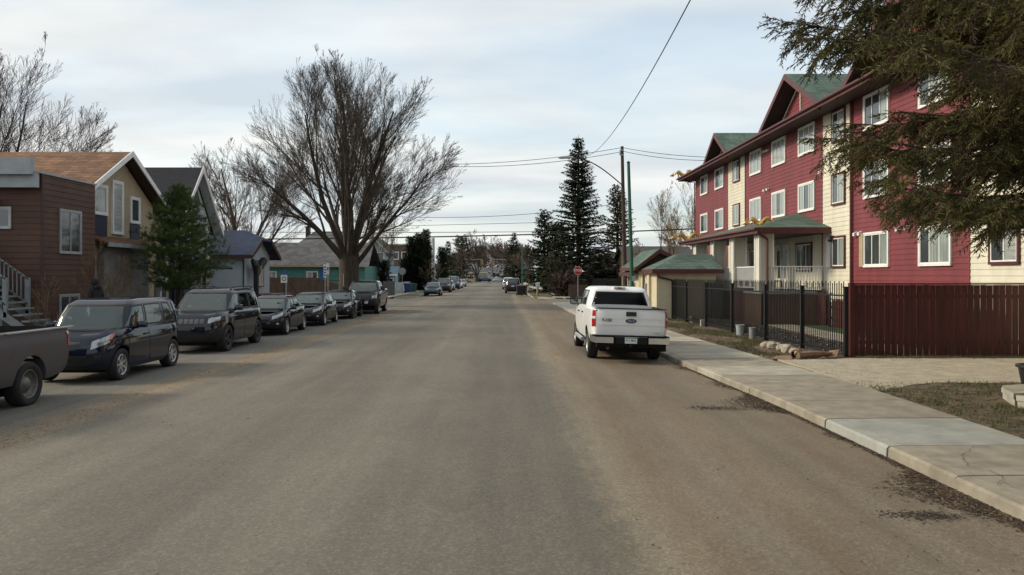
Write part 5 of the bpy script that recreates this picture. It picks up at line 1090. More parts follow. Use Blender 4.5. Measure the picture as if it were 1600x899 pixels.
for s in (-1, 1): b = MB(); b.tube([(1.4, s * .98, .42), (-.55, s * .98, .42)], .06, 8); b.tube([(1.2, s * .98, .42), (1.2, s * .6, .5)], .03, 6); b.tube([(-.3, s * .98, .42), (-.3, s * .6, .5)], .03, 6); b.build('running_board', galv, wp, True)
b = MB(); b.tube([(-2.3, .5, .35), (-2.7, .55, .36)], .035, 8); b.build('exhaust_pipe', steelrim, wp)
for s in (-1, 1): b = MB(); b.obox((-2.62, s * .86 - .12, .30), (.01, 0, 0), (0, .24, 0), (0, 0, .30)); b.build('mud_flap', under, wp)
place(wp, 3.27, 23.35, 90.0, 'white crew cab pickup with dark rear window parked by the right kerb', 'pickup', None, 1.6, road_z(3.3))
wheelb = (wp.location.x, wp.location.y)
# distant parked cars: copies with their own paint
def far(src, swap, x, y, rz, label, group, cat='car', sc=1.0):
    c = copy_tree(src, None, swap); place(c, x, y, rz, label, cat, group); c.scale = (sc,) * 3; return c
far(sed, {pblack2: pblue}, XA(678, 87), 86.3, -90, 'steel blue sedan, first car past the intersection on the left', GF)
far(jeep, {pjeep: pgrey2}, -7.6, 103.5, -90, 'dark grey utility vehicle second in the far left row', GF)
far(sed, {pblack2: psilver}, -7.9, 117, -90, 'small silver car third in the far left row', GF)
far(jeep, {pjeep: pblue}, -7.8, 126.5, -90, 'tall dark utility vehicle with pale windscreen in the far left row', GF, 'suv', 1.1)
far(sed, {pblack2: pwhite}, -7.6, 135, -90, 'white car near the far end of the left row', GF)
far(sed, {pblack2: psilver}, -7.9, 154, -90, 'silver car at the far end of the left row', GF)
far(jeep, {pjeep: pgrey2, darkrim: alloy}, XA(801, 98.3), 98.4, 90, 'dark sport utility vehicle seen from behind beside the black bins', GR, 'suv')
far(jeep, {pjeep: psilver}, .95, 126, 90, 'silver utility vehicle second in the far right row', GR, 'suv')
far(sed, {pblack2: pgrey2}, 1.2, 146, 90, 'dark sedan third in the far right row', GR)
far(sed, {pblack2: psilver}, XA(775, 250), 250, 90, 'pale car stopped near the far traffic lights', 'cars at the far crossing')
far(jeep, {pjeep: pblue}, XA(757, 255), 255, 0, 'dark blue vehicle crossing at the far left of the road end', 'cars at the far crossing')
far(sed, {pblack2: psilver}, XA(754, 290), 290, -20, 'silver car just beyond the dark blue vehicle at the road end', 'cars at the far crossing')
# ------------------------------------------------------------------ trees
def bare_tree(name, x, y, H, Rc, label, seed, trunk_r=.8, fork=.16, limbs=8, spread=1.0, detail=1.0, bk=None, tw=None, group=None, aspect=1.0, twr=.011, lean=0):
    rr = random.Random(seed); bk = bk or bark; tw = tw or bark2; root = empty(name, (x, y, 0), rr.uniform(0, 6), label, 'tree', group)
    tr = MB(); fine = MB(); zf = H * fork
    # trunk with root flare
    pts = [(0, 0, -.1), (0, 0, .3), (.02, .02, 1.0), (0, .04, zf * .6), (.0, 0, zf)]; tr.tube(pts, [trunk_r * 1.45, trunk_r * 1.15, trunk_r, trunk_r * .97, trunk_r * 1.02], 14)
    def axisdir(d, th, ph):
        d = d.normalized(); a = d.cross(Vector((0, 0, 1)) if abs(d.z) < .95 else Vector((1, 0, 0))).normalized(); b_ = d.cross(a)
        return (d * math.cos(th) + (a * math.cos(ph) + b_ * math.sin(ph)) * math.sin(th)).normalized()
    cz = H * (.5 + fork * .35); ez = H - cz
    def inside(p):
        r2 = p.x ** 2 + p.y ** 2
        if p.z >= cz: return r2 / Rc ** 2 + ((p.z - cz) / ez) ** 2
        return r2 / Rc ** 2 + ((p.z - cz) / ((cz - zf) * (.80 if r2 > (.35 * Rc) ** 2 else 3))) ** 2
    def grow(p, d, L, r, lev, maxlev, outw=0.0):
        n = 7 if lev == 0 else 5 if lev == 1 else 4 if lev == 2 else 3
        P_ = [p.copy()]; rad = [r]; cur = p.copy(); dd = d.copy(); bend = Vector((rr.uniform(-1, 1), rr.uniform(-1, 1), rr.uniform(-.3, .8))) * .06
        for i in range(n):
            dd = (dd + bend + Vector((rr.uniform(-1, 1), rr.uniform(-1, 1), rr.uniform(-1, 1))) * .075 + Vector((0, 0, .05 if lev < 2 else .02))).normalized()
            e = inside(cur)
            if lev < 2: dd = (dd + Vector((cur.x, cur.y, 0)).normalized() * (.10 * outw) - Vector((0, 0, .04 * outw))).normalized() if cur.x or cur.y else dd
            cur = cur + dd * L / n; P_.append(cur.copy()); rad.append(max(r * (1 - (.80 if lev < 2 else .8) * (i + 1) / n), twr * .6))
            if e > 1.05 and (cur.z > zf * 1.3 or lev > 1): break
        (tr if lev < 2 else fine).tube(P_, rad, 8 if lev == 0 else 5 if lev == 1 else 3, cap=lev < 1)
        if lev >= maxlev: return
        k = {0: int(9 * detail), 1: int(7 * detail), 2: int(6 * detail), 3: int(4 * detail + .5)}.get(lev, 3)
        m = len(P_) - 1
        for i in range(k):
            f = (.22 if lev == 0 else .12) + (.88 if lev > 0 else .78) * (i + rr.random() * .8) / k; f = min(f, .99); q = f * m; a = int(q); pp = P_[a].lerp(P_[a + 1], q - a); rq = rad[a] + (rad[a + 1] - rad[a]) * (q - a)
            th = R(rr.uniform(22, 50)) if lev else R(rr.uniform(20, 48)); nd = axisdir((P_[a + 1] - P_[a]), th, rr.uniform(0, 2 * math.pi))
            rad_ = Vector((pp.x, pp.y, (pp.z - zf) * .9)); nd = (nd + (rad_.normalized() if rad_.length > 0 else Vector((0, 0, 1))) * .35).normalized()
            if inside(pp) > 1.0 and lev >= 2 and rr.random() < .5: continue
            LL = L * rr.uniform(.42, .72) * (1 - .45 * f) if lev < 3 else L * rr.uniform(.4, .75)
            grow(pp, nd, LL, max(rq * (.48 if lev < 1 else .5), twr * .7), lev + 1, maxlev, outw * .6)
        if lev >= 1:   # forked tip
            for _ in range(2): grow(P_[-1], axisdir(P_[-1] - P_[-2], R(rr.uniform(8, 24)), rr.uniform(0, 6.3)), L * .42, max(rad[-1], twr * .7), lev + 1, maxlev)
    for i in range(limbs):
        ph = 2 * math.pi * (i * .618) + rr.uniform(-.3, .3); fr = (i + .4) / limbs; th = R((3 + 76 * fr ** .75) * spread)
        d = Vector((math.sin(th) * math.cos(ph), math.sin(th) * math.sin(ph), math.cos(th)))
        # reach to the crown outline
        c = Vector((0, 0, zf)); s_ = H * 1.2
        while inside(c + d * s_) > .97 and s_ > 1.2: s_ -= .2
        if s_ < H * .22: continue
        grow(Vector((d.x * trunk_r * .55, d.y * trunk_r * .55, zf * rr.uniform(.72, 1.0))), (d + Vector((0, 0, .05 + .28 * fr))).normalized(), s_ * .86, trunk_r * rr.uniform(.27, .42), 0, 4 if detail > .75 else 3, max(0, fr - .4) * 1.3)
    tr.build('trunk', bk, root, True, 60); fine.build('crown', tw, root); return root
big_elm = bare_tree('elm_tree', XA(545, 57), 57, 18.6, 8.7, 'huge bare vase shaped elm with thick trunk rising over the parked sedans', 11, .80, .22, 14, 1.0, 1.0, twr=.0115); big_elm.rotation_euler.z += R(95); big_elm.scale = (.90, .90, .91)
bare_tree('elm_tree', XA(380, 76), 76, 14.6, 7.0, 'bare elm behind the small blue roofed house', 5, .6, .16, 9, .95, .85, twr=.016, tw=barkr)
bare_tree('elm_tree', XA(-25, 46), 46, 14.6, 8.6, 'big bare tree behind the brown house at the left edge', 9, .55, .2, 9, 1.1, .85, twr=.011, tw=barkr)
bare_tree('bare_tree', XA(138, 66), 66, 15.6, 5.4, 'smaller bare tree rising above the brown shingle roof', 21, .35, .2, 7, 1, .76, twr=.012, tw=barkr)
bare_tree('budding_tree', XA(1038, 76), 76, 10.2, 4.8, 'leaning bare tree with fine budding twigs behind the gatehouse', 33, .24, .15, 6, 1.15, .8, twr=.012, tw=budt)
bare_tree('budding_tree', XA(1085, 92), 92, 13.2, 4.6, 'budding bare tree close behind the far end of the apartment block', 35, .25, .2, 6, .9, .76, twr=.014, tw=budt)
bare_tree('budding_tree', XA(596, 90), 90, 11.0, 4.8, 'small yellowish bare tree low to the right behind the elm', 37, .25, .15, 6, 1.1, .76, twr=.013, tw=budt)
FT = 'bare trees closing the view down the street'
bare_tree('bare_tree', XA(745, 265), 265, 17, 9.5, 'broad bare tree at the far left end of the road', 41, .5, .12, 8, 1, .76, twr=.035, group=FT)
bare_tree('bare_tree', XA(722, 230), 230, 11, 5.0, 'small bare tree near the green banded store', 42, .3, .15, 6, 1, .7, twr=.035, tw=barkr, group=FT)
for i, (px, D_, h, r_, lb) in enumerate(((772, 330, 15, 10, 'reddish bare tree behind the middle of the road end'), (792, 300, 14, 9, 'reddish bare tree right of the road end'), (812, 230, 11, 6, 'reddish bare tree beside the far right spruce'), (828, 190, 9, 5, 'low reddish bare tree near the teal shop'), (735, 340, 14, 10, 'distant bare tree behind the broad one'), (755, 420, 17, 14, 'farthest bare tree in the centre'), (800, 420, 18, 15, 'farthest bare tree on the right'), (700, 400, 13, 12, 'faint bare tree far behind the store'))):
    bare_tree('bare_tree', XA(px, D_), D_, h, r_, lb, 50 + i, .35, .12, 8, 1.1, .76, twr=.04 + D_ * .0001, tw=barkr, group=FT)
bare_tree('bare_shrub', XA(672, 112), 112, 4.4, 2.2, 'pale brown bare shrub between the tall cedars and utility pole', 61, .1, .1, 6, 1, .7, twr=.02, tw=budt)
bare_tree('bare_shrub', XA(880, 88), 88, 4.6, 3.0, 'tangled bare bushes under the big spruce left of the stop sign', 62, .1, .08, 7, 1.2, .76, twr=.016)
bare_tree('bare_shrub', XA(897, 84), 84, 3.6, 2.4, 'tangled bare bush just left of the stop sign post', 63, .08, .08, 7, 1.2, .7, twr=.016)
bare_tree('bare_shrub', XA(160, 27.5), 27.5, 3.35, .95, 'pale tan leafless shrub in front of the tan house', 64, .03, .12, 6, .9, .76, twr=.0055, tw=budt)
bare_tree('bare_shrub', XA(82, 24.8), 24.8, 2.4, .8, 'thin dry shrub at the foot of the staircase', 65, .02, .1, 5, 1, .7, twr=.005, tw=budt)
bare_tree('bare_shrub', XA(215, 30.5), 30.5, 2.0, .8, 'dry twiggy shrub below the tan porch', 66, .02, .1, 5, 1.1, .7, twr=.005)

def conifer(name, x, y, H, Rc, label, seed, mat=None, base=.08, power=.85, whorl=.34, per=6, spray=.42, cat='tree', group=None, droop=.25, mat2=None, frac2=0.0, gaps=.12):
    rs = np.random.RandomState(seed); root = empty(name, (x, y, 0), 0, label, cat, group); tr = MB()
    tr.tube([(0, 0, -.1), (0, 0, H * .5), (0, 0, H)], [.018 * H + .04, .011 * H + .03, .01], 8); V = []; mi = []
    z = H * base
    while z < H * .985:
        f = (z / H - base) / (1 - base); rad = Rc * (1 - f) ** power + .12; n = per if f < .8 else max(4, per - 1); ph0 = rs.uniform(0, 6.3)
        for i in range(n):
            if rs.rand() < gaps: continue
            L = rad * rs.uniform(.62, 1.14); ph = ph0 + 6.283 * i / n + rs.uniform(-.25, .25); dr = np.array([math.cos(ph), math.sin(ph)]); up = rs.uniform(.0, .25) - droop * 1.0 + f * .5
            if L > .8: tr.tube([(0, 0, z), (dr[0] * L * .5, dr[1] * L * .5, z + L * .5 * up - .0), (dr[0] * L * .92, dr[1] * L * .92, z + L * (.92 * up + .10))], [.012 * L + .01, .008 * L + .006, .005], 3, cap=False)
            k = max(3, int(L / spray * 4.4))
            for j in range(k):
                s = (j + rs.rand()) / k * L; 
                if s < L * .12: continue
                zz = z + s * up + .10 * s * s / max(L, .3); c = np.array([dr[0] * s, dr[1] * s, zz])
                for sd_ in (-1, 1):
                    a = ph + sd_ * rs.uniform(.35, 1.15); ln = spray * rs.uniform(.6, 1.25) * (1 - .3 * s / L); wd = ln * rs.uniform(.22, .38); d3 = np.array([math.cos(a), math.sin(a), rs.uniform(-.75, .05)]); pz = np.array([-math.sin(a), math.cos(a), rs.uniform(-.5, .5)])
                    tip = c + d3 * ln; V += [c - pz * wd * .35, c + pz * wd * .35, c + d3 * ln * .55 + pz * wd * .6, tip]; V += [c, c + d3 * ln * .5 - pz * wd * .7 - np.array([0, 0, ln * .2]), c + d3 * ln * .62 + np.array([0, 0, -ln * .18]), c + d3 * ln * .3 + pz * wd * .3]
                    m_ = 1 if (frac2 and rs.rand() < frac2) else 0; mi += [m_, m_]
        z += whorl * rs.uniform(.75, 1.2) * (1 - .3 * f)
    tr.build('trunk', bark, root); V = np.array(V); F = np.arange(len(V)).reshape(-1, 4)
    np_mesh('crown', V, F, [mat or spr, mat2 or sprb], root, mi); return root
conifer('spruce_tree', XA(904, 86), 86, 17.4, 4.3, 'tall dark spruce on the right just beyond the intersection', 1, base=.06, power=.80, per=9, whorl=.36, spray=.46, droop=.28, gaps=.12)
conifer('spruce_tree', XA(851, 98), 98, 10.5, 3.0, 'shorter dark spruce left of the tall one with reaching branches', 2, base=.12, power=.6, spray=.55, per=6)
conifer('spruce_tree', XA(872, 96), 96, 8.8, 3.6, 'broad low spruce filling the gap between two taller ones', 12, base=.05, power=.6, spray=.6, per=7)
conifer('spruce_tree', XA(965, 98), 98, 13.6, 2.9, 'spruce heavy with brown cones behind the wooden utility pole', 3, mat2=sprc, frac2=.38, base=.2, power=.55, spray=.5)
conifer('spruce_tree', XA(803, 215), 215, 14.0, 4.6, 'distant spruce above the far right parked cars', 4, spray=.9, whorl=.6)
conifer('spruce_tree', XA(700, 215), 215, 11.5, 3.0, 'narrow distant spruce left of the store', 5, spray=.9, whorl=.6)
conifer('spruce_tree', XA(719, 235), 235, 14.0, 5.0, 'distant rusty spruce above the green banded store', 6, spray=1.0, whorl=.7, mat2=sprc, frac2=.3, power=.5)
CG = 'dark cedars along the left side'
for i, (px, D_, h, r_, lb) in enumerate(((643, 112, 7.6, 1.35, 'tall dark cedar, left one of the trio behind the white fence'), (655, 112, 8.0, 1.5, 'tallest dark cedar in the middle of the trio behind the white fence'), (666, 114, 8.7, 1.2, 'slim dark cedar, right one of the trio behind the white fence'), (690, 125, 6.6, 1.2, 'single dark cedar right of the grey utility pole'), (634, 116, 4.6, 1.3, 'low dark cedar leaning against the tall trio'),
                                       (582, 92, 3.2, .8, 'dark cone shaped cedar left of a pair by the blue house'), (601, 90, 3.9, .75, 'slender dark cedar right of a pair by the blue house'), (597, 112, 6.2, 1.4, 'olive cedar top beside the two storey house'))):
    conifer('cedar_tree', XA(px, D_), D_, h, r_, lb, 80 + i, cedar, .01, .38, .20, 8, .34, group=CG, droop=-.25, gaps=.03)
# far belt of brush and trees closing the horizon
rs_ = np.random.RandomState(77); V = []
for _ in range(26000):
    x_ = rs_.uniform(-420, 420); y_ = rs_.uniform(470, 620); hmax = 9 + 4 * math.sin(x_ * .035) + 3 * math.sin(x_ * .11 + 1); z_ = hmax * rs_.rand() ** 1.3; a = rs_.uniform(-1.0, 1.0); l_ = rs_.uniform(.8, 2.6); w_ = rs_.uniform(.08, .30); dx_ = math.sin(a) * l_; dz_ = math.cos(a) * l_
    V += [(x_ - w_, y_, z_), (x_ + w_, y_ + .1, z_), (x_ + dx_, y_ + rs_.uniform(-.5, .5), z_ + dz_)]
V = np.array(V); tag(np_mesh('distant_trees', V, np.arange(len(V)).reshape(-1, 3), [barkr]), 'reddish brown belt of distant leafless trees closing the horizon', 'trees', None, 'stuff')
for i, (px, D_, w_, h_, wm_, lb) in enumerate(((742, 300, 9, 3.2, tan, 'low tan house behind the bare tree at the road end'), (765, 380, 14, 4.0, greytrim, 'grey house far beyond the crossing, left of centre'), (790, 360, 12, 3.6, palewall, 'pale house far beyond the crossing, right of centre'), (812, 290, 12, 4.4, fencebr, 'brown house behind the far right spruce'), (722, 320, 12, 4.5, stucco, 'cream house behind the store'))):
    simple_house('distant_house', lb, XA(px, D_) - w_ / 2, XA(px, D_) + w_ / 2, D_, D_ + 9, h_, h_ + 2, wm_, greysh, 'x', [('S', XA(px, D_) - 2, 1.0, 1.6, 1.3, 2)])
# hedge
conifer('hedge_shrub', XA(878, 82), 82, 1.9, 2.2, 'low rusty brown hedge beside the far right pavement', 95, M('brown_hedge', (.06, .035, .022), .9, .3), 0, .25, .2, 9, .3, 'shrub', droop=-.1)
conifer('evergreen_shrub', XA(944, 86), 86, 4.9, 2.6, 'rusty brown and green shrub mass leaning over the blue house roof', 96, M('olive_foliage', (.06, .06, .025), .9, .35), .25, .5, .3, 7, .4, 'shrub', mat2=sprc, frac2=.45)

# pine in the left yard: open clumps of long needles
def pine(x, y, H, Rc, label, seed):
    rs = np.random.RandomState(seed); rr = random.Random(seed); root = empty('pine_tree', (x, y, 0), 0, label, 'tree'); tr = MB(); tr.tube([(0, 0, -.1), (.05, 0, H * .3), (-.03, .05, H * .7), (0, 0, H * .97)], [.11, .09, .05, .015], 8); C = []
    z = H * .26
    while z < H * .97:
        f = (z / H - .26) / .74; rad = Rc * (min(1, .55 + f * 2.2) * (1 - f ** 1.7)) + .12; ph0 = rs.uniform(0, 6.3)
        for i in range(6):
            L = rad * rs.uniform(.7, 1.12); ph = ph0 + 1.047 * i + rs.uniform(-.3, .3); up = rs.uniform(.1, .45); pts = [Vector((math.cos(ph) * L * s, math.sin(ph) * L * s, z + L * up * s ** 1.5)) for s in (0, .35, .7, 1)]
            tr.tube(pts, [.03, .022, .014, .006], 4, cap=False)
            for j in range(int(5 + L * 7)):
                s = .28 + .72 * (j + rs.rand()) / (5 + L * 7); p = np.array([math.cos(ph) * L * s, math.sin(ph) * L * s, z + L * up * s ** 1.5]); off = rs.uniform(-1, 1, 3) * np.array([.32, .32, .14]) * (L * .5 + .2); q = p + off
                d = np.array([math.cos(ph) * .6, math.sin(ph) * .6, .8]) + rs.uniform(-.6, .6, 3); C.append((q, d / np.linalg.norm(d)))
                if np.linalg.norm(off) > .12: tr.tube([Vector(p), Vector(q)], [.008, .005], 3, cap=False)
        z += .22
    C.append((np.array([0, 0, H * .97]), np.array([0, 0, 1.])))
    V = []
    for c, d in C:
        for k in range(2):
            b0 = c + d * rs.uniform(-.14, .12)
            for _ in range(19):
                n_ = d * rs.uniform(.2, 1.1) + rs.normal(0, .55, 3); n_ /= np.linalg.norm(n_); sdv = np.cross(n_, rs.normal(0, 1, 3)); sdv /= np.linalg.norm(sdv) + 1e-6; l_ = rs.uniform(.13, .25); V += [b0 - sdv * .006, b0 + sdv * .006, b0 + n_ * l_]
    tr.build('trunk', bark, root, True, 60); V = np.array(V); np_mesh('crown', V, np.arange(len(V)).reshape(-1, 3), [pinen], root); return root
pine(XA(280, 33.5), 33.5, 6.1, 1.95, 'bushy green pine in front of the pale house with navy roof', 3)

# big spruce whose branches hang into the view from the right
def near_spruce():
    rs = np.random.RandomState(14); rq = random.Random(14); root = empty('spruce_tree', (9.8, 11.0, 0), 0, 'large near spruce whose ragged branches hang over the right of the view', 'tree'); bo = MB(); H = 15.5
    bo.tube([(0, 0, -.1), (0, 0, 2), (0, 0, H * .55), (0, 0, H)], [.34, .27, .15, .02], 12, mi=0)
    shoots = []
    V3 = Vector
    def U_(a, b): return rq.uniform(a, b)
    def spine(p, d, L, n, sag, lift):
        pts = [V3(p)]; dd = V3(d)
        for i in range(n):
            f = (i + 1) / n; v = dd + V3((rq.gauss(0, .05), rq.gauss(0, .05), -sag * (1 - f) + lift * f * f + rq.gauss(0, .04))); v.normalize(); pts.append(pts[-1] + v * (L / n))
        return pts
    def brlet(p, d, L, lvl, dead=False):
        pts = spine(p, d, L, 4, .30, -.25); bo.tube(pts, [.007 + .005 * L, .006 + .003 * L, .005, .004, .003], 3, mi=0, cap=False)
        k = max(3, int(L / .029)); dead = dead or rq.random() < .06
        for j in range(k):
            s = (j + rq.random()) / k * 3.999; a = int(s); q = pts[a].lerp(pts[a + 1], s - a); t = (pts[a + 1] - pts[a]).normalized(); sv = t.cross(V3((0, 0, 1)))
            if sv.length < 1e-3: sv = V3((1, 0, 0))
            sv.normalize(); sg = 1 if j % 2 else -1; dd = (t * U_(.4, 1.0) + sv * sg * U_(.2, .9) + V3((0, 0, U_(-.75, .35)))).normalized()
            if lvl == 0 and L > .4 and rq.random() < .26: brlet(q, dd, L * U_(.35, .6), 1, dead)
            else: shoots.append((*q, *dd, U_(.045, .115), 1 if (dead or rq.random() < .10) else 0))
    z = 3.75
    while z < 12.5:
        Lr = (4.9 if z < 5.0 else 5.75 if z < 6.8 else 5.5 * (1 - (z - 6.8) / 8) ** .8); n = 7; ph0 = U_(0, 6.3)
        for i in range(n):
            ph = ph0 + 6.283 * i / n + U_(-.3, .3); c_, s__ = math.cos(ph), math.sin(ph); L = Lr * U_(.72, 1.06)
            near = c_ < .25 and z < 8.5
            pts = spine((0, 0, z), (c_, s__, U_(-.08, .12)), L, 9, .34, .24); bo.tube(pts, [.055 - .005 * k for k in range(10)], 5, mi=0, cap=False)
            m = int(L / (.12 if near else .55))
            for j in range(m):
                f = .14 + .86 * (j + rq.random() * .9) / m; q_ = f * 8.999; a = int(q_); q = pts[a].lerp(pts[a + 1], q_ - a); t = (pts[a + 1] - pts[a]).normalized(); sv = t.cross(V3((0, 0, 1))).normalized()
                for sg in (-1, 1):
                    dd = (t * U_(.45, .9) + sv * sg * U_(.3, .85) + V3((0, 0, U_(-.75, .22)))).normalized(); brlet(q, dd, U_(.40, .88) * (1.15 - .55 * f) * (1.2 if near else 1.4), 0)
            brlet(pts[-1], (pts[-1] - pts[-2]).normalized(), .45, 0)
        z += .41 * U_(.85, 1.15)
    bo.build('trunk', bark, root)
    S = np.array(shoots); n = len(S); print('SHOOTS', n)
    B, D_, Ls, dd = S[:, :3], S[:, 3:6], S[:, 6:7], S[:, 7].astype(np.int32)
    def nz(a): return a / (np.linalg.norm(a, axis=-1, keepdims=True) + 1e-9)
    s1 = nz(np.cross(D_, rs.normal(0, 1, (n, 3)))); s2 = np.cross(D_, s1); Vs = []; mis = []
    for sdv in (s1, s2):   # two crossed tapering sprays carry the body of the shoot
        w_ = .0085; a = B - sdv * w_ * .5; b_ = B + D_ * Ls * .35 - sdv * w_; c = B + D_ * Ls * 1.05; d = B + D_ * Ls * .45 + sdv * w_
        Vs += [np.stack([a, b_, c], 1).reshape(-1, 3), np.stack([a, c, d], 1).reshape(-1, 3)]; mis += [dd, dd]
    NN = max(4, min(11, int(1500000 / n))); u = (np.arange(NN) + .5)[None, :, None] / NN; base = B[:, None] + D_[:, None] * Ls[:, None] * u
    rv = rs.normal(0, 1, (n, NN, 3)); rv -= (rv * D_[:, None]).sum(2, keepdims=True) * D_[:, None]; nd = nz(nz(rv) * .85 + D_[:, None] * .6); sd_ = nz(np.cross(nd, D_[:, None])); ln = rs.uniform(.022, .036, (n, NN, 1))
    Vs.append(np.stack([base - sd_ * .0046, base + sd_ * .0046, base + nd * ln], 2).reshape(-1, 3)); mis.append(np.repeat(dd, NN)); V = np.concatenate(Vs)
    np_mesh('crown', V, np.arange(len(V)).reshape(-1, 3), [sprf, sprb], root, np.concatenate(mis))
near_spruce()
# ------------------------------------------------------------------ poles, wires, signs, bins
def pole_tube(pts, r, n=10): b = MB(); b.tube(pts, r, n); return b
up_ = empty('utility_pole', (XA(972, 68), 68, 0), 0, 'tall brown wooden utility pole carrying wires behind the green pole', 'utility pole')
xp_ = XA(972, 68); zt_ = ZA(229, 68)
b = MB(); b.tube([(xp_ + .3, 68, -.1), (xp_ + .15, 68, 6), (xp_, 68, zt_)], [.20, .17, .13], 10); part(b, 'pole', polew, up_, True)
b = MB(); b.box(xp_ - .22, xp_ + .05, 67.8, 67.9, zt_ - .8, zt_ - .7); b.box(xp_ - .22, xp_ + .05, 67.8, 67.9, zt_ - .4, zt_ - .3); b.lathe([(.06, 0), (.08, .1), (.05, .3), (0, .32)], (xp_ - .2, 67.85, zt_ - .7), n=8); part(b, 'insulator_bracket', galv, up_)
b = MB(); p0 = P(975, 292, 67.8); p1 = P(880, 247, 67.8); pts = []
for i in range(12): u = i / 11; x_ = p0.x + (p1.x + .8 - p0.x) * u; pts.append((x_, 67.8, p0.z + (p1.z - p0.z) * math.sin(u * math.pi / 2) ** 1.0))
b.tube(pts, [.05] * 12, 8); arm = part(b, 'lamp_arm', blackp, up_, True)
b = MB(); b.tube([(p1.x - .45, 67.8, p1.z + .02), (p1.x - .2, 67.8, p1.z + .03), (p1.x + .3, 67.8, p1.z + .06), (p1.x + .9, 67.8, p1.z + .02)], [.05, .12, .13, .05], 10); part(b, 'lamp_head', galv, up_, True)
gp_x = XA(989.5, 39.5); b = MB(); b.tube([(gp_x, 39.5, -.05), (gp_x - .02, 39.5, .3), (XA(982, 39.5), 39.5, ZA(255, 39.5))], [.115, .105, .075], 12); b.lathe([(.13, 0), (.13, .12), (.09, .14)], (gp_x, 39.5, 0), n=12)
t = empty('green_pole', (gp_x, 39.5, .0), 0, 'slim dark green metal pole beside the pavement behind the white pickup', 'pole'); part(b, 'shaft', poleg, t, True)
b = MB(); b.lathe([(.08, 0), (.10, .04), (.0, .12)], (XA(982, 39.5), 39.5, ZA(255, 39.5)), n=10); part(b, 'cap', poleg, t)
b = MB(); b.box(gp_x - .08, gp_x + .08, 39.36, 39.40, 1.9, 2.15); part(b, 'hand_hole_cover', galv, t)
wx = XA(677, 122); b = MB(); b.tube([(wx, 122, -.1), (wx, 122, ZA(372, 122))], [.30, .22], 10); solo(b, 'utility_pole', galv, 'pale grey utility pole beside the left cedars', 'utility pole', smooth=True)
b = MB(); x_ = XA(816, 138); b.tube([(x_, 138, -.1), (x_, 138, ZA(381, 138))], [.14, .09], 8); b.tube([(x_, 138, ZA(384, 138)), (x_ - 2.5, 138, ZA(378, 138))], .05, 6); solo(b, 'light_pole', poleg, 'slim teal green light pole by the far right pavement', 'light pole', smooth=True)
b = MB(); x_ = XA(786, 240); b.tube([(x_ + 7, 240, -.1), (x_ + 7, 240, 8), (x_ + 3, 240, 8.6)], [.14, .1, .06], 8); solo(b, 'light_pole', poleg, 'distant green light pole near the far crossing', 'light pole')

def cable(a, c, sag, r, label, group=None, n=24):
    a = Vector(a); c = Vector(c); b = MB(); pts = [a.lerp(c, i / n) - Vector((0, 0, sag * 4 * (i / n) * (1 - i / n))) for i in range(n + 1)]; b.tube(pts, r, 4)
    return solo(b, 'cable', blackp, label, 'cable', group)
WG = 'overhead wires across the street'
top = Vector((xp_, 68, zt_ - .1))
cable(top, P(690, 257, 72), .35, .022, 'upper overhead wire running left from the wooden pole towards the elm', WG); cable(top - Vector((0, 0, .35)), P(690, 260, 72), .45, .022, 'second overhead wire just under the upper one towards the elm', WG)
cable(top, P(1110, 246, 62), .15, .022, 'upper wire from the wooden pole to the apartment block', WG); cable(top - Vector((0, 0, .3)), P(1110, 251, 62), .2, .022, 'lower wire from the wooden pole to the apartment block', WG)
cable(P(905, 243, 68), P(1110, -60, 16), 1.3, .016, 'thin wire rising steeply overhead towards the camera', WG)
cable(P(300, 374, 64), P(1150, 355, 64), .25, .05, 'thick black telephone cable across the whole street', WG); cable(P(300, 362, 64), P(950, 361, 64), .1, .022, 'thin wire just above the thick telephone cable', WG)
cable(P(520, 356, 66), P(968, 345, 66), -.0, .018, 'faint wire above the thin one meeting the wooden pole', WG); cable(P(600, 338, 66), P(968, 318, 66), .5, .018, 'faintest wire highest above the telephone cable', WG)
cable(P(320, 310, 70), P(200, 262, 60), .2, .018, 'thin wire above the navy shingle roof', WG)

def sign_post(name, x, y, z0, h, label, plates, postm=galv, lean=0, r=.03, cat='sign'):
    t = empty(name, (x, y, z0), 0, label, cat); b = MB(); b.tube([(0, 0, -.1), (lean, 0, h)], r, 8); b.build('post', postm, t, True)
    for (nm, pts, zc, dy, mats) in plates:
        q = MB(); q.slab([(p[0], -.035 - dy, zc + p[1]) for p in pts], .006, 0, (0, 1, 0)); ob = q.build(nm, mats[0], t)
    return t, ob
oc = lambda r: [(r * math.cos(R(22.5 + 45 * i)), r * math.sin(R(22.5 + 45 * i))) for i in range(8)]
sq = lambda a, b_: [(-a, -b_), (a, -b_), (a, b_), (-a, b_)]
zs = ZA(423, 73); t, ob = sign_post('stop_sign', XA(903, 73), 73, 0, zs + .3, 'red octagonal stop sign facing the camera on the right corner', [('border', oc(.40), zs, 0, [signw]), ('face', oc(.372), zs, .008, [signr])])
text_mesh('lettering', 'STOP', .29, signw, frame4((0, -.052, zs - .0), (1, 0, 0), (0, 0, 1)), ob, .001, .006)
t, ob = sign_post('stop_sign', XA(628.5, 88), 88, 0, 2.6 + .3, 'back of a grey octagonal sign at the left corner by the white fence', [('sign_plate', oc(.42), 2.62, 0, [signb])])
t, ob = sign_post('parking_sign', XA(444, 42), 42, 0, 2.15, 'small white parking sign with round symbol in front of the brown sloping fence', [('sign_plate', sq(.17, .21), 2.0, 0, [signw])], polew)
q = MB(); q.lathe([(.075, 0), (.11, 0), (.11, .003), (.075, .003), (.075, 0)], (0, -.045, 2.0), 'y', 20); q.build('symbol', blackp, ob)
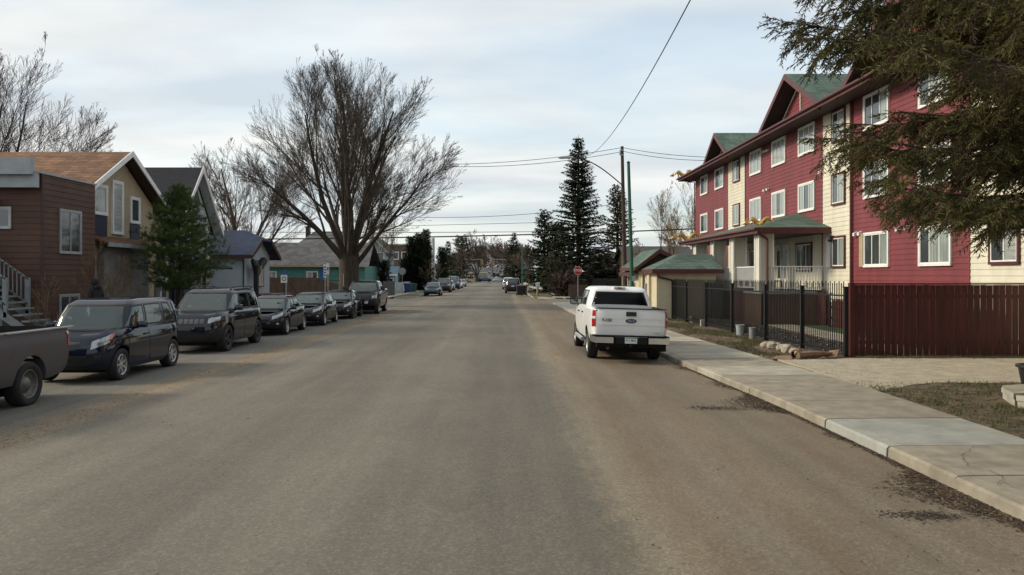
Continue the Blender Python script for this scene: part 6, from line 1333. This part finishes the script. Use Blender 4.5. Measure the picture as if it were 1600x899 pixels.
t, ob = sign_post('guide_sign', XA(447, 44), 44, 0, 2.45, 'small blue arrow shaped sign above the white parking sign', [('sign_plate', [(-.16, -.05), (.14, -.1), (.14, .12), (-.02, .16), (-.1, .28)], 2.3, 0, [M('sign_blue', (.05, .12, .35), .4)])])
b = MB(); b.tube([(XA(411.5, 38), 38, 0), (XA(408, 38), 38, 2.65)], .022, 7); solo(b, 'marker_post', signy, 'leaning thin yellow post at the corner of the small house yard', 'post')
t, ob = sign_post('bus_stop_sign', XA(508, 50), 50, 0, 2.85, 'narrow white sign with black marks, left of a pair by the elm', [('sign_plate', sq(.09, .42), 2.45, 0, [signw])])
q = MB()
for i in range(4): q.box(-.05, .05, -.046, -.042, 2.15 + i * .17, 2.23 + i * .17)
q.build('symbol', blackp, ob)
t, ob = sign_post('bus_stop_sign', XA(512.5, 50.5), 50.5, 0, 2.95, 'white and yellow sign on a steel post, right of a pair by the elm', [('sign_plate', sq(.08, .36), 2.6, 0, [signw]), ('lower_plate', sq(.07, .28), 1.75, 0, [signy])])
q = MB(); q.box(-.04, .04, -.046, -.042, 2.5, 2.7); q.build('symbol', blackp, ob)
b = MB(); b.tube([(XA(537, 55), 54.8, 0), (XA(537, 54.8), 54.8, 2.3)], .022, 6); solo(b, 'marker_post', signy, 'thin pale post standing against the elm trunk', 'post')
t, ob = sign_post('small_sign', XA(840, 86), 86, 0, 1.0, 'white square sign on thick yellow post beside the far right pavement', [('sign_plate', sq(.22, .30), 1.12, .02, [signw])], signy, 0, .13)

def wheelie_bin(name, x, y, mat, label, rz=0, sc=1.0, group=None):
    t = empty(name, (x, y, 0.02), rz, label, 'bin', group); b = MB(); w0, w1, d0, d1, h = .24, .30, .27, .36, .95
    vs = [(-w0, -d0, .06), (w0, -d0, .06), (w0, d0, .06), (-w0, d0, .06), (-w1, -d1, h), (w1, -d1, h), (w1, d1, h), (-w1, d1, h)]
    b.add(vs, [(0, 3, 2, 1), (4, 5, 6, 7), (0, 1, 5, 4), (1, 2, 6, 5), (2, 3, 7, 6), (3, 0, 4, 7)]); b.box(-w1 - .02, w1 + .02, -d1 - .02, d1 + .02, h - .07, h - .01); b.build('body', mat, t)
    b = MB(); b.slab([(-w1 - .03, -d1 - .03, h), (w1 + .03, -d1 - .03, h), (w1 + .03, d1 + .03, h + .09), (-w1 - .03, d1 + .03, h + .09)], .05); b.tube([(-w1, d1 + .06, h + .02), (w1, d1 + .06, h + .02)], .02, 6); b.build('lid', mat, t)
    for s in (-1, 1): b = MB(); b.lathe([(0, -.03), (.1, -.03), (.1, .03), (0, .03)], (s * .27, d0 + .02, .10), 'x', 12); b.build('wheel', tyre, t)
    t.scale = (sc,) * 3; return t
wheelie_bin('rubbish_bin', XA(812, 84), 84, binb, 'black wheeled bin on the road edge, left one of two near the far right corner', .1, 1.1); wheelie_bin('rubbish_bin', XA(818, 85), 85.2, binb, 'black wheeled bin with its lid ajar, right one of two near the far right corner', -.25, 1.08)
bpy.context.view_layer.update()
wheelie_bin('recycling_bin', XA(637.5, 97), 97, binbl, 'blue wheeled bin in front of the white fence', R(80), 1.15); wheelie_bin('recycling_bin', XA(645.5, 100), 100, bing, 'dark green wheeled bin in front of the white fence', R(80), 1.15)

def traffic_light(x, y, z, label, lit=None, yellow=True):
    t = empty('traffic_light', (x, y, z), 0, label, 'traffic light', 'traffic lights at the far crossing'); b = MB(); b.box(-.3, .3, -.2, .2, -.7, .7); b.box(-.42, .42, .0, .03, -.85, .85); b.build('housing', signy if yellow else blackp, t)
    for i, m in enumerate((redl, ambl, bing)): b = MB(); b.lathe([(0, -.22), (.17, -.22), (.17, -.2)], (0, 0, .45 - i * .45), 'y', 12); b.build('lens', m, t); 
    return t
orange = M('signal_orange', (.55, .14, .02), .5)
for px, py, D_, lb, yl in ((718, 413, 235, 'signal head above the green banded store', 1), (753, 411, 240, 'signal head hanging over the left lane of the far crossing', 1), (770, 413, 240, 'orange signal head hanging over the centre of the far crossing', 1), (805, 411, 240, 'signal head on the right of the far crossing', 1), (724, 430, 235, 'low signal head on the left pole of the far crossing', 1)):
    p = P(px, py, D_); traffic_light(p.x, p.y, p.z, lb)
b = MB(); z_ = ZA(406, 240.3); b.tube([(XA(722, 240.3), 240.3, -.1), (XA(722, 240.3), 240.3, z_)], .12, 8); b.tube([(XA(717, 240.3), 240.3, z_), (XA(754, 240.3), 240.3, z_ + .1)], .07, 6); solo(b, 'signal_pole', galv, 'signal pole with arm at the left of the far crossing', 'pole')
b = MB(); b.tube([(XA(806, 240.3), 240.3, -.1), (XA(806, 240.3), 240.3, z_)], .12, 8); b.tube([(XA(808, 240.3), 240.3, z_), (XA(769, 240.3), 240.3, z_ + .1)], .07, 6); solo(b, 'signal_pole', galv, 'signal pole with long arm at the right of the far crossing', 'pole')

# ------------------------------------------------------------------ small things on the right verge
bm_ = MB(); rr = random.Random(5)
def stone(x, y, sx, sy, sz, rz, label, mat=None, z=0.0, cat='stone', group=None, seed=0, name='stone'):
    bm = bmesh.new(); bmesh.ops.create_icosphere(bm, subdivisions=2, radius=1); r_ = random.Random(seed)
    for v in bm.verts:
        q = v.co; m_ = max(abs(q.x), abs(q.y), abs(q.z)); q *= (.75 + .25 / m_) * r_.uniform(.88, 1.1); v.co = Vector((q.x * sx, q.y * sy, max(q.z, -.5) * sz + sz * .5))
    me = bpy.data.meshes.new(name); bm.to_mesh(me); bm.free(); me.materials.append(mat or stonem); o = link_mesh(name, me); o.location = (x, y, z); o.rotation_euler = (0, 0, rz); return tag(o, label, cat, group)
SG = 'pale stones at the foot of the iron fence'
for i, (px, py, s_, lb) in enumerate(((1196, 540, .16, 'leftmost pale stone in the row by the iron fence'), (1206, 541, .19, 'rounded pale stone second from the left by the iron fence'), (1214, 541, .15, 'small pale stone third in the row by the iron fence'), (1222, 545, .17, 'darker flat stone in the middle of the row by the fence'), (1230, 548, .22, 'largest pale stone near the second fence post'), (1241, 550, .15, 'last pale stone right beside the iron post'))):
    D_ = 2737 / (py + 3 - 430); stone(XA(px, D_), D_, s_, s_ * .8, s_ * .75, i, lb, group=SG, seed=i)
BG = 'blocks and buckets in the yard behind the iron fence'
for i, (px, py, w_, h_, lb, m_) in enumerate(((1157, 525, .30, .40, 'grey bucket behind the iron fence near the tall post', greytrim), (1176, 531, .22, .42, 'pale bucket right behind the iron fence post', signb), (1083, 505, .26, .30, 'pale pail behind the fence by the grey boards', signb), (1107, 510, .34, .28, 'pale concrete block by the grey board fence', concn))):
    D_ = 2737 / (py - 430) + .0; b = MB(); x_ = XA(px, D_)
    if 'block' in lb: b.box(x_ - w_, x_ + w_, D_ - .1, D_ + .1, 0, h_); b.box(x_ - w_ * .6, x_ - .04, D_ - .104, D_ - .1, .05, h_ - .05, 0)
    else: b.lathe([(0, .0), (w_ * .42, 0), (w_ * .5, h_), (w_ * .54, h_), (w_ * .54, h_ - .03), (w_ * .5, h_ - .03)], (x_, D_ + .05, 0), n=18); b.lathe([(w_ * .5, h_ - .01), (0, h_ - .06)], (x_, D_ + .05, 0), n=18)
    solo(b, 'bucket' if 'block' not in lb else 'concrete_block', m_, lb, 'bucket' if 'block' not in lb else 'block', BG, smooth=False)
# cardboard roll and sheets
D_ = 20.9; x_ = XA(1238, D_); b = MB(); b.lathe([(.10, 0), (.13, 0), (.13, .55), (.10, .55), (.10, 0)], (0, 0, 0), 'y', 18); cr = b.build('cardboard_roll', cardb, None, True); cr.location = (x_, D_ - .2, .13); cr.rotation_euler = (0, 0, R(-28)); tag(cr, 'short brown cardboard tube lying beside the pavement at the drive', 'cardboard roll')
b = MB(); b.tube([(XA(1246, 20.7), 20.7, .10), (XA(1268, 20.9), 20.9, .10), (XA(1300, 21.1), 21.1, .13)], [.10, .12, .03], 8); solo(b, 'cardboard_strip', cardb, 'long crumpled cardboard strip lying at the foot of the iron fence', 'cardboard')
b = MB(); b.slab([(XA(1203, 20.6), 20.6, .05), (XA(1236, 20.3), 20.3, .04), (XA(1240, 21.1), 21.1, .08), (XA(1215, 21.2), 21.2, .05)], .015); solo(b, 'cardboard_sheet', cardb, 'flat torn cardboard sheet lying left of the tube', 'cardboard')
b = MB(); b.slab([(XA(1288, 21.0), 21.0, .04), (XA(1306, 20.9), 20.9, .05), (XA(1312, 21.4), 21.4, .2), (XA(1296, 21.5), 21.5, .16)], .012); solo(b, 'cardboard_sheet', cardb, 'small folded cardboard sheet leaning at the fence corner', 'cardboard')
# octagonal concrete planter edging at the right
cx, cy = 9.85, 13.1; pe = empty('planter_ring', (cx, cy, 0), 0, 'octagonal planter edged with pale concrete blocks on the worn lawn', 'planter'); n = 8; ro_, ri_ = 1.42, 1.05
for i in range(n):
    a0, a1 = 2 * math.pi * (i + .03) / n, 2 * math.pi * (i + .97) / n; tilt = rr.uniform(-.03, .03); p = [(ri_ * math.cos(a0), ri_ * math.sin(a0)), (ro_ * math.cos(a0), ro_ * math.sin(a0)), (ro_ * math.cos(a1), ro_ * math.sin(a1)), (ri_ * math.cos(a1), ri_ * math.sin(a1))]
    b = MB(); b.slab([(*q, .235 + tilt * (k - 1.5)) for k, q in enumerate(p)], .09); b.slab([(q[0] * .985, q[1] * .985, .143) for q in p], .2); b.build('edging_block', concp, pe)
b = MB(); b.lathe([(1.05, .16), (.5, .2), (0, .22)], n=24); b.build('soil', soil, pe)
b = MB(); b.lathe([(0, 0), (.22, 0), (.30, .45), (.34, .45), (.34, .50), (.28, .50), (.25, .40), (0, .38)], n=24); o = b.build('plant_pot', blackp, None, True); o.location = (10.0, 14.9, .02); tag(o, 'black plastic plant pot behind the octagonal planter', 'pot')

# ------------------------------------------------------------------ leaf litter, weeds, twigs, pebbles (nobody could count these)
def scatter(name, pts, mats, label, size=(.015, .05), flat=True, cat='litter', seed=0, blades=False):
    rs = np.random.RandomState(seed); V = []; mi = []
    for (x_, y_, z_) in pts:
        s_ = rs.uniform(*size); a = rs.uniform(0, 6.3)
        if blades:
            for _ in range(4):
                a = rs.uniform(0, 6.3); l_ = s_ * rs.uniform(.6, 1.3); ox, oy = rs.uniform(-.03, .03, 2); dx_, dy_ = math.cos(a) * .006, math.sin(a) * .006; tx, ty = rs.uniform(-.5, .5, 2) * l_
                V += [(x_ + ox - dx_, y_ + oy - dy_, z_), (x_ + ox + dx_, y_ + oy + dy_, z_), (x_ + ox + tx, y_ + oy + ty, z_ + l_)]; mi.append(rs.randint(len(mats)))
        else:
            for k in range(1):
                c, s__ = math.cos(a) * s_, math.sin(a) * s_; w_ = rs.uniform(.25, .7); t1, t2 = rs.uniform(0, .5, 2) * s_
                p = [(x_ - c, y_ - s__, z_ + .002), (x_ + s__ * w_, y_ - c * w_, z_ + t1), (x_ + c, y_ + s__, z_ + t2 + .003)]; p2 = [(x_ - c, y_ - s__, z_ + .002), (x_ + c, y_ + s__, z_ + t2 + .003), (x_ - s__ * w_, y_ + c * w_, z_ + t1 * .5 + .003)]
                V += p + p2; m_ = rs.randint(len(mats)); mi += [m_, m_]
    V = np.array(V); return tag(np_mesh(name, V, np.arange(len(V)).reshape(-1, 3), mats, None, mi), label, cat, None, 'stuff')
leafm = [M('dead_leaf_dark', (.045, .028, .018), .9, .3), M('dead_leaf_brown', (.085, .052, .030), .9, .3), M('dead_leaf_tan', (.14, .095, .05), .9, .3), M('black_debris', (.018, .014, .012), .9, .3)]
rs = np.random.RandomState(3); pts = []
dens = [(7, 8.6, 5200), (8.6, 10.2, 2600), (10.2, 12.6, 3200), (12.6, 15.5, 6000), (15.5, 20, 3000), (20, 34, 2500), (34, 60, 900), (3, 7, 3500)]
for a, b_, n in dens:
    for _ in range(int(n * 1.2)):
        y_ = rs.uniform(a, b_); wv = max(0, math.sin(y_ * 2.3 + .6) * .6 + math.sin(y_ * .9 + 1) * .6 + .15)
        if rs.rand() > .42 + .8 * wv: continue
        x_ = itp(KX, y_) - abs(rs.normal(0, .05 + .25 * wv)) - .01; pts.append((x_, y_, road_z(x_) + .002))
scatter('gutter_litter', pts, leafm, 'brown dead leaves and dirt gathered along the right gutter', (.005, .026), seed=1)
pts = []
for _ in range(2600): x_ = rs.uniform(-7, 4.8); y_ = 3.5 + 26 * rs.rand() ** 1.6; p_ = .15 + .85 * (x_ > 1.2); (pts.append((x_, y_, road_z(x_) + .003)) if rs.rand() < p_ else None)
scatter('road_grit', pts, leafm, 'scattered grit, twigs and leaf bits on the road', (.005, .019), seed=2)
pts = [(x_ + rs.normal(0, .05), y_ + rs.normal(0, .03), road_z(x_) + .004) for (x_, y_) in ((-5.05, 11.9), (-4.9, 11.7), (-4.95, 11.65), (-3.9, 12.2)) for _ in range(5)] + [(4.0 + rs.normal(0, .25), 7.55 + rs.normal(0, .08), road_z(4) + .004) for _ in range(500)] + [(3.55 + rs.normal(0, .5), 13.6 + rs.normal(0, .12), road_z(3.6) + .004) for _ in range(900)]
scatter('road_debris', pts, [leafm[3], leafm[0]], 'dark clumps of debris lying on the road', (.006, .026), seed=3)
pts = []
for _ in range(16000):
    x_ = rs.uniform(6.9, 16); y_ = rs.uniform(7, 16.2)
    if math.hypot(x_ - cx, y_ - cy) < 1.42: continue
    pts.append((x_, y_, .028))
scatter('lawn_litter', pts, leafm, 'brown leaf bits covering the worn lawn patch', (.008, .034), seed=4)
grm = [M('grass_blade_green', (.055, .085, .022), .8, .3), M('grass_blade_dry', (.17, .135, .065), .9, .3), M('grass_blade_olive', (.085, .085, .03), .9, .3)]
pts = []; cl_ = [(rs.uniform(7, 13), rs.uniform(8, 16)) for _ in range(60)] + [(8.7, 12.5), (8.6, 12.8), (8.9, 12.2), (8.8, 12.9)] * 3
for c_ in cl_:
    for _ in range(70):
        x_, y_ = c_[0] + rs.normal(0, .28), c_[1] + rs.normal(0, .22)
        if 6.95 < x_ and y_ < 16.1 and math.hypot(x_ - cx, y_ - cy) > 1.45: pts.append((x_, y_, .02))
for _ in range(4500): x_ = rs.uniform(9.4, 20); pts.append((x_, rs.uniform(20.6, 21.35) , .0))
for _ in range(9000):
    y_ = rs.uniform(21.5, 44); x0_, x1_ = itp(SX, y_), 8.75; q_ = rs.beta(1.6, 1.1); x_ = x0_ + (x1_ - x0_) * q_
    if math.sin(y_ * 1.3) + math.sin(x_ * 3 + y_ * .5) > -.3: pts.append((x_, y_, -.004))
scatter('grass_tufts', pts, grm, 'short green and dry grass tufts on the right verge and lawn', (.03, .09), seed=5, cat='grass', blades=True)
pts = [(rs.uniform(6.95, 8.7), rs.uniform(21, 45), 0) for _ in range(3500)]; pts = [(max(p[0], itp(SX, p[1]) + .03), p[1], p[2]) for p in pts]
scatter('verge_litter', pts, leafm, 'dead leaves and dirt clods on the dirt verge by the iron fence', (.015, .05), seed=6)
peb = [M('pebble_pale', (.50, .45, .36), .9, .2), M('pebble_brown', (.22, .17, .12), .9, .2), M('pebble_grey', (.30, .29, .27), .9, .2)]
pts = []
for _ in range(16000):
    x_ = 7.1 + 14 * rs.rand() ** 1.2; y_ = rs.uniform(15.1, 20.6)
    if y_ > 16.3 or x_ < 8.2: pts.append((x_, y_, .034))
scatter('gravel', pts, peb, 'loose pale gravel on the drive', (.006, .018), seed=12)
pts = [(rs.uniform(9, 11), rs.uniform(22, 38), .01) for _ in range(2500)]
scatter('yard_litter', pts, [leafm[3], leafm[0], signb], 'dark mulch and rubble behind the iron fence', (.02, .07), seed=8)
pts = []
for _ in range(9000): y_ = rs.uniform(7, 62); pts.append((rs.normal(-6.75 + .15 * math.sin(y_ * .7), .22), y_, 0))
pts = [(p[0], p[1], road_z(p[0]) + .002) for p in pts]
scatter('sand_ridge', pts, [M('sand_grain', (.24, .17, .10), .9, .3), leafm[2], M('sand_grain_red', (.20, .11, .07), .9, .3)], 'thin ridge of sand and leaf dust along the parking line on the left', (.006, .022), seed=7)
pts = [(-rs.uniform(13.6, 17), rs.uniform(20, 45), .01) for _ in range(6000)]
scatter('dry_grass', pts, grm[1:], 'dry grass and weeds in the front yards on the left', (.05, .20), seed=9, cat='grass', blades=True)

# ------------------------------------------------------------------ person by the brown house
def person(x, y, rz, label):
    root = empty('person', (x, y, .27), rz, label, 'person'); H = 1.80
    J = {'pel': (0, 0, .95), 'sp': (0, 0, 1.15), 'ch': (.02, 0, 1.36), 'nk': (.03, 0, 1.50), 'hd0': (.05, 0, 1.58), 'hd1': (.06, 0, 1.68), 'hd2': (.05, 0, 1.76),
         'sl': (.01, .17, 1.43), 'el': (-.02, .25, 1.16), 'wl': (.14, .24, .95), 'kl': (.02, .10, .50), 'al': (0, .11, .10), 'tl': (.17, .12, .04),
         'sr': (.01, -.17, 1.43), 'er': (-.02, -.25, 1.16), 'wr': (.14, -.22, .96), 'kr': (.04, -.10, .50), 'ar': (-.02, -.11, .10), 'tr': (.15, -.12, .04), 'hl': (0, .09, .90), 'hr': (0, -.09, .90)}
    rad = {'pel': .15, 'sp': .145, 'ch': .17, 'nk': .065, 'hd0': .085, 'hd1': .10, 'hd2': .07, 'sl': .085, 'el': .06, 'wl': .04, 'kl': .075, 'al': .055, 'tl': .04, 'sr': .085, 'er': .06, 'wr': .04, 'kr': .075, 'ar': .055, 'tr': .04, 'hl': .11, 'hr': .11}
    Eg = [('pel', 'sp'), ('sp', 'ch'), ('ch', 'nk'), ('nk', 'hd0'), ('hd0', 'hd1'), ('hd1', 'hd2'), ('ch', 'sl'), ('sl', 'el'), ('el', 'wl'), ('ch', 'sr'), ('sr', 'er'), ('er', 'wr'), ('pel', 'hl'), ('hl', 'kl'), ('kl', 'al'), ('al', 'tl'), ('pel', 'hr'), ('hr', 'kr'), ('kr', 'ar'), ('ar', 'tr')]
    names = list(J); V = [J[n] for n in names]; E_ = [(names.index(a), names.index(b)) for a, b in Eg]; Rr = [rad[n] for n in names]
    for s, wn_ in ((1, 'wl'), (-1, 'wr')):   # palm, four fingers and a thumb
        w_ = Vector(J[wn_]); V.append(tuple(w_ + Vector((.06, 0, -.045)))); Rr.append(.030); pi = len(V) - 1; E_.append((names.index(wn_), pi))
        for k in range(4):
            o = Vector((.085, (k - 1.5) * .020, -.065)); V.append(tuple(w_ + o)); Rr.append(.010); V.append(tuple(w_ + o + Vector((.03, 0, -.045)))); Rr.append(.008); E_ += [(pi, len(V) - 2), (len(V) - 2, len(V) - 1)]
        V.append(tuple(w_ + Vector((.07, -s * .045, -.03)))); Rr.append(.010); V.append(tuple(w_ + Vector((.10, -s * .05, -.05)))); Rr.append(.009); E_ += [(pi, len(V) - 2), (len(V) - 2, len(V) - 1)]
    me = bpy.data.meshes.new('tmpb'); me.from_pydata(V, E_, []); o = bpy.data.objects.new('tmpb', me); col.objects.link(o)
    md = o.modifiers.new('s', 'SKIN'); 
    if not me.skin_vertices: bpy.context.view_layer.objects.active = o
    for i, v in enumerate(me.skin_vertices[0].data): v.radius = (Rr[i], Rr[i]); v.use_root = (i == 0)
    sb = o.modifiers.new('d', 'SUBSURF'); sb.levels = 2; bpy.context.view_layer.update(); dg = bpy.context.evaluated_depsgraph_get(); bm2 = bpy.data.meshes.new_from_object(o.evaluated_get(dg)); bpy.data.objects.remove(o)
    bm2.materials.clear(); bm2.materials.append(clothk); bm2.materials.append(skin)
    for p in bm2.polygons:
        c = p.center; p.material_index = 1 if ((1.56 < c.z < 1.72 and c.x > .10) or (c.x > .17 and .75 < c.z < .95)) else 0
    bm2.shade_smooth(); bm2.name = 'body'; link_mesh('body', bm2, root)
    b = MB(); b.lathe([(.125, 1.64), (.13, 1.70), (.115, 1.77), (.07, 1.815), (0, 1.83)], (.045, 0, 0), n=18); b.slab([(.14, -.08, 1.675), (.25, -.05, 1.655), (.25, .05, 1.655), (.14, .08, 1.675)], .012); b.build('cap', clothk, root, True)
    b = MB(); b.tube([(.12, 0, 1.64), (.17, 0, 1.615), (.14, 0, 1.60)], [.012, .016, .01], 6); b.build('nose', skin, root, True)
    for s in (-1, 1): b = MB(); b.lathe([(0, -.006), (.012, 0), (0, .006)], (.145, s * .035, 1.655), 'x', 8); b.build('eye', blackp, root)
    b = MB(); b.box(.135, .15, -.025, .025, 1.575, 1.583); b.build('mouth', dkred, root)
    b = MB(); b.tube([(-.08, -.13, 1.5), (-.06, 0, 1.56), (-.08, .13, 1.5)], [.05, .075, .05], 8); b.build('hood', clothk, root, True)
b = MB(); b.box(XA(150, 26.2) - .7, XA(150, 26.2) + .6, 25.6, 26.8, -.05, .265); solo(b, 'entry_step', conc, 'low concrete landing under the standing person by the brown house', 'step')
person(XA(150, 26.2), 26.2, R(150), 'person in black jacket and black cap standing beyond the boxy hatchback')
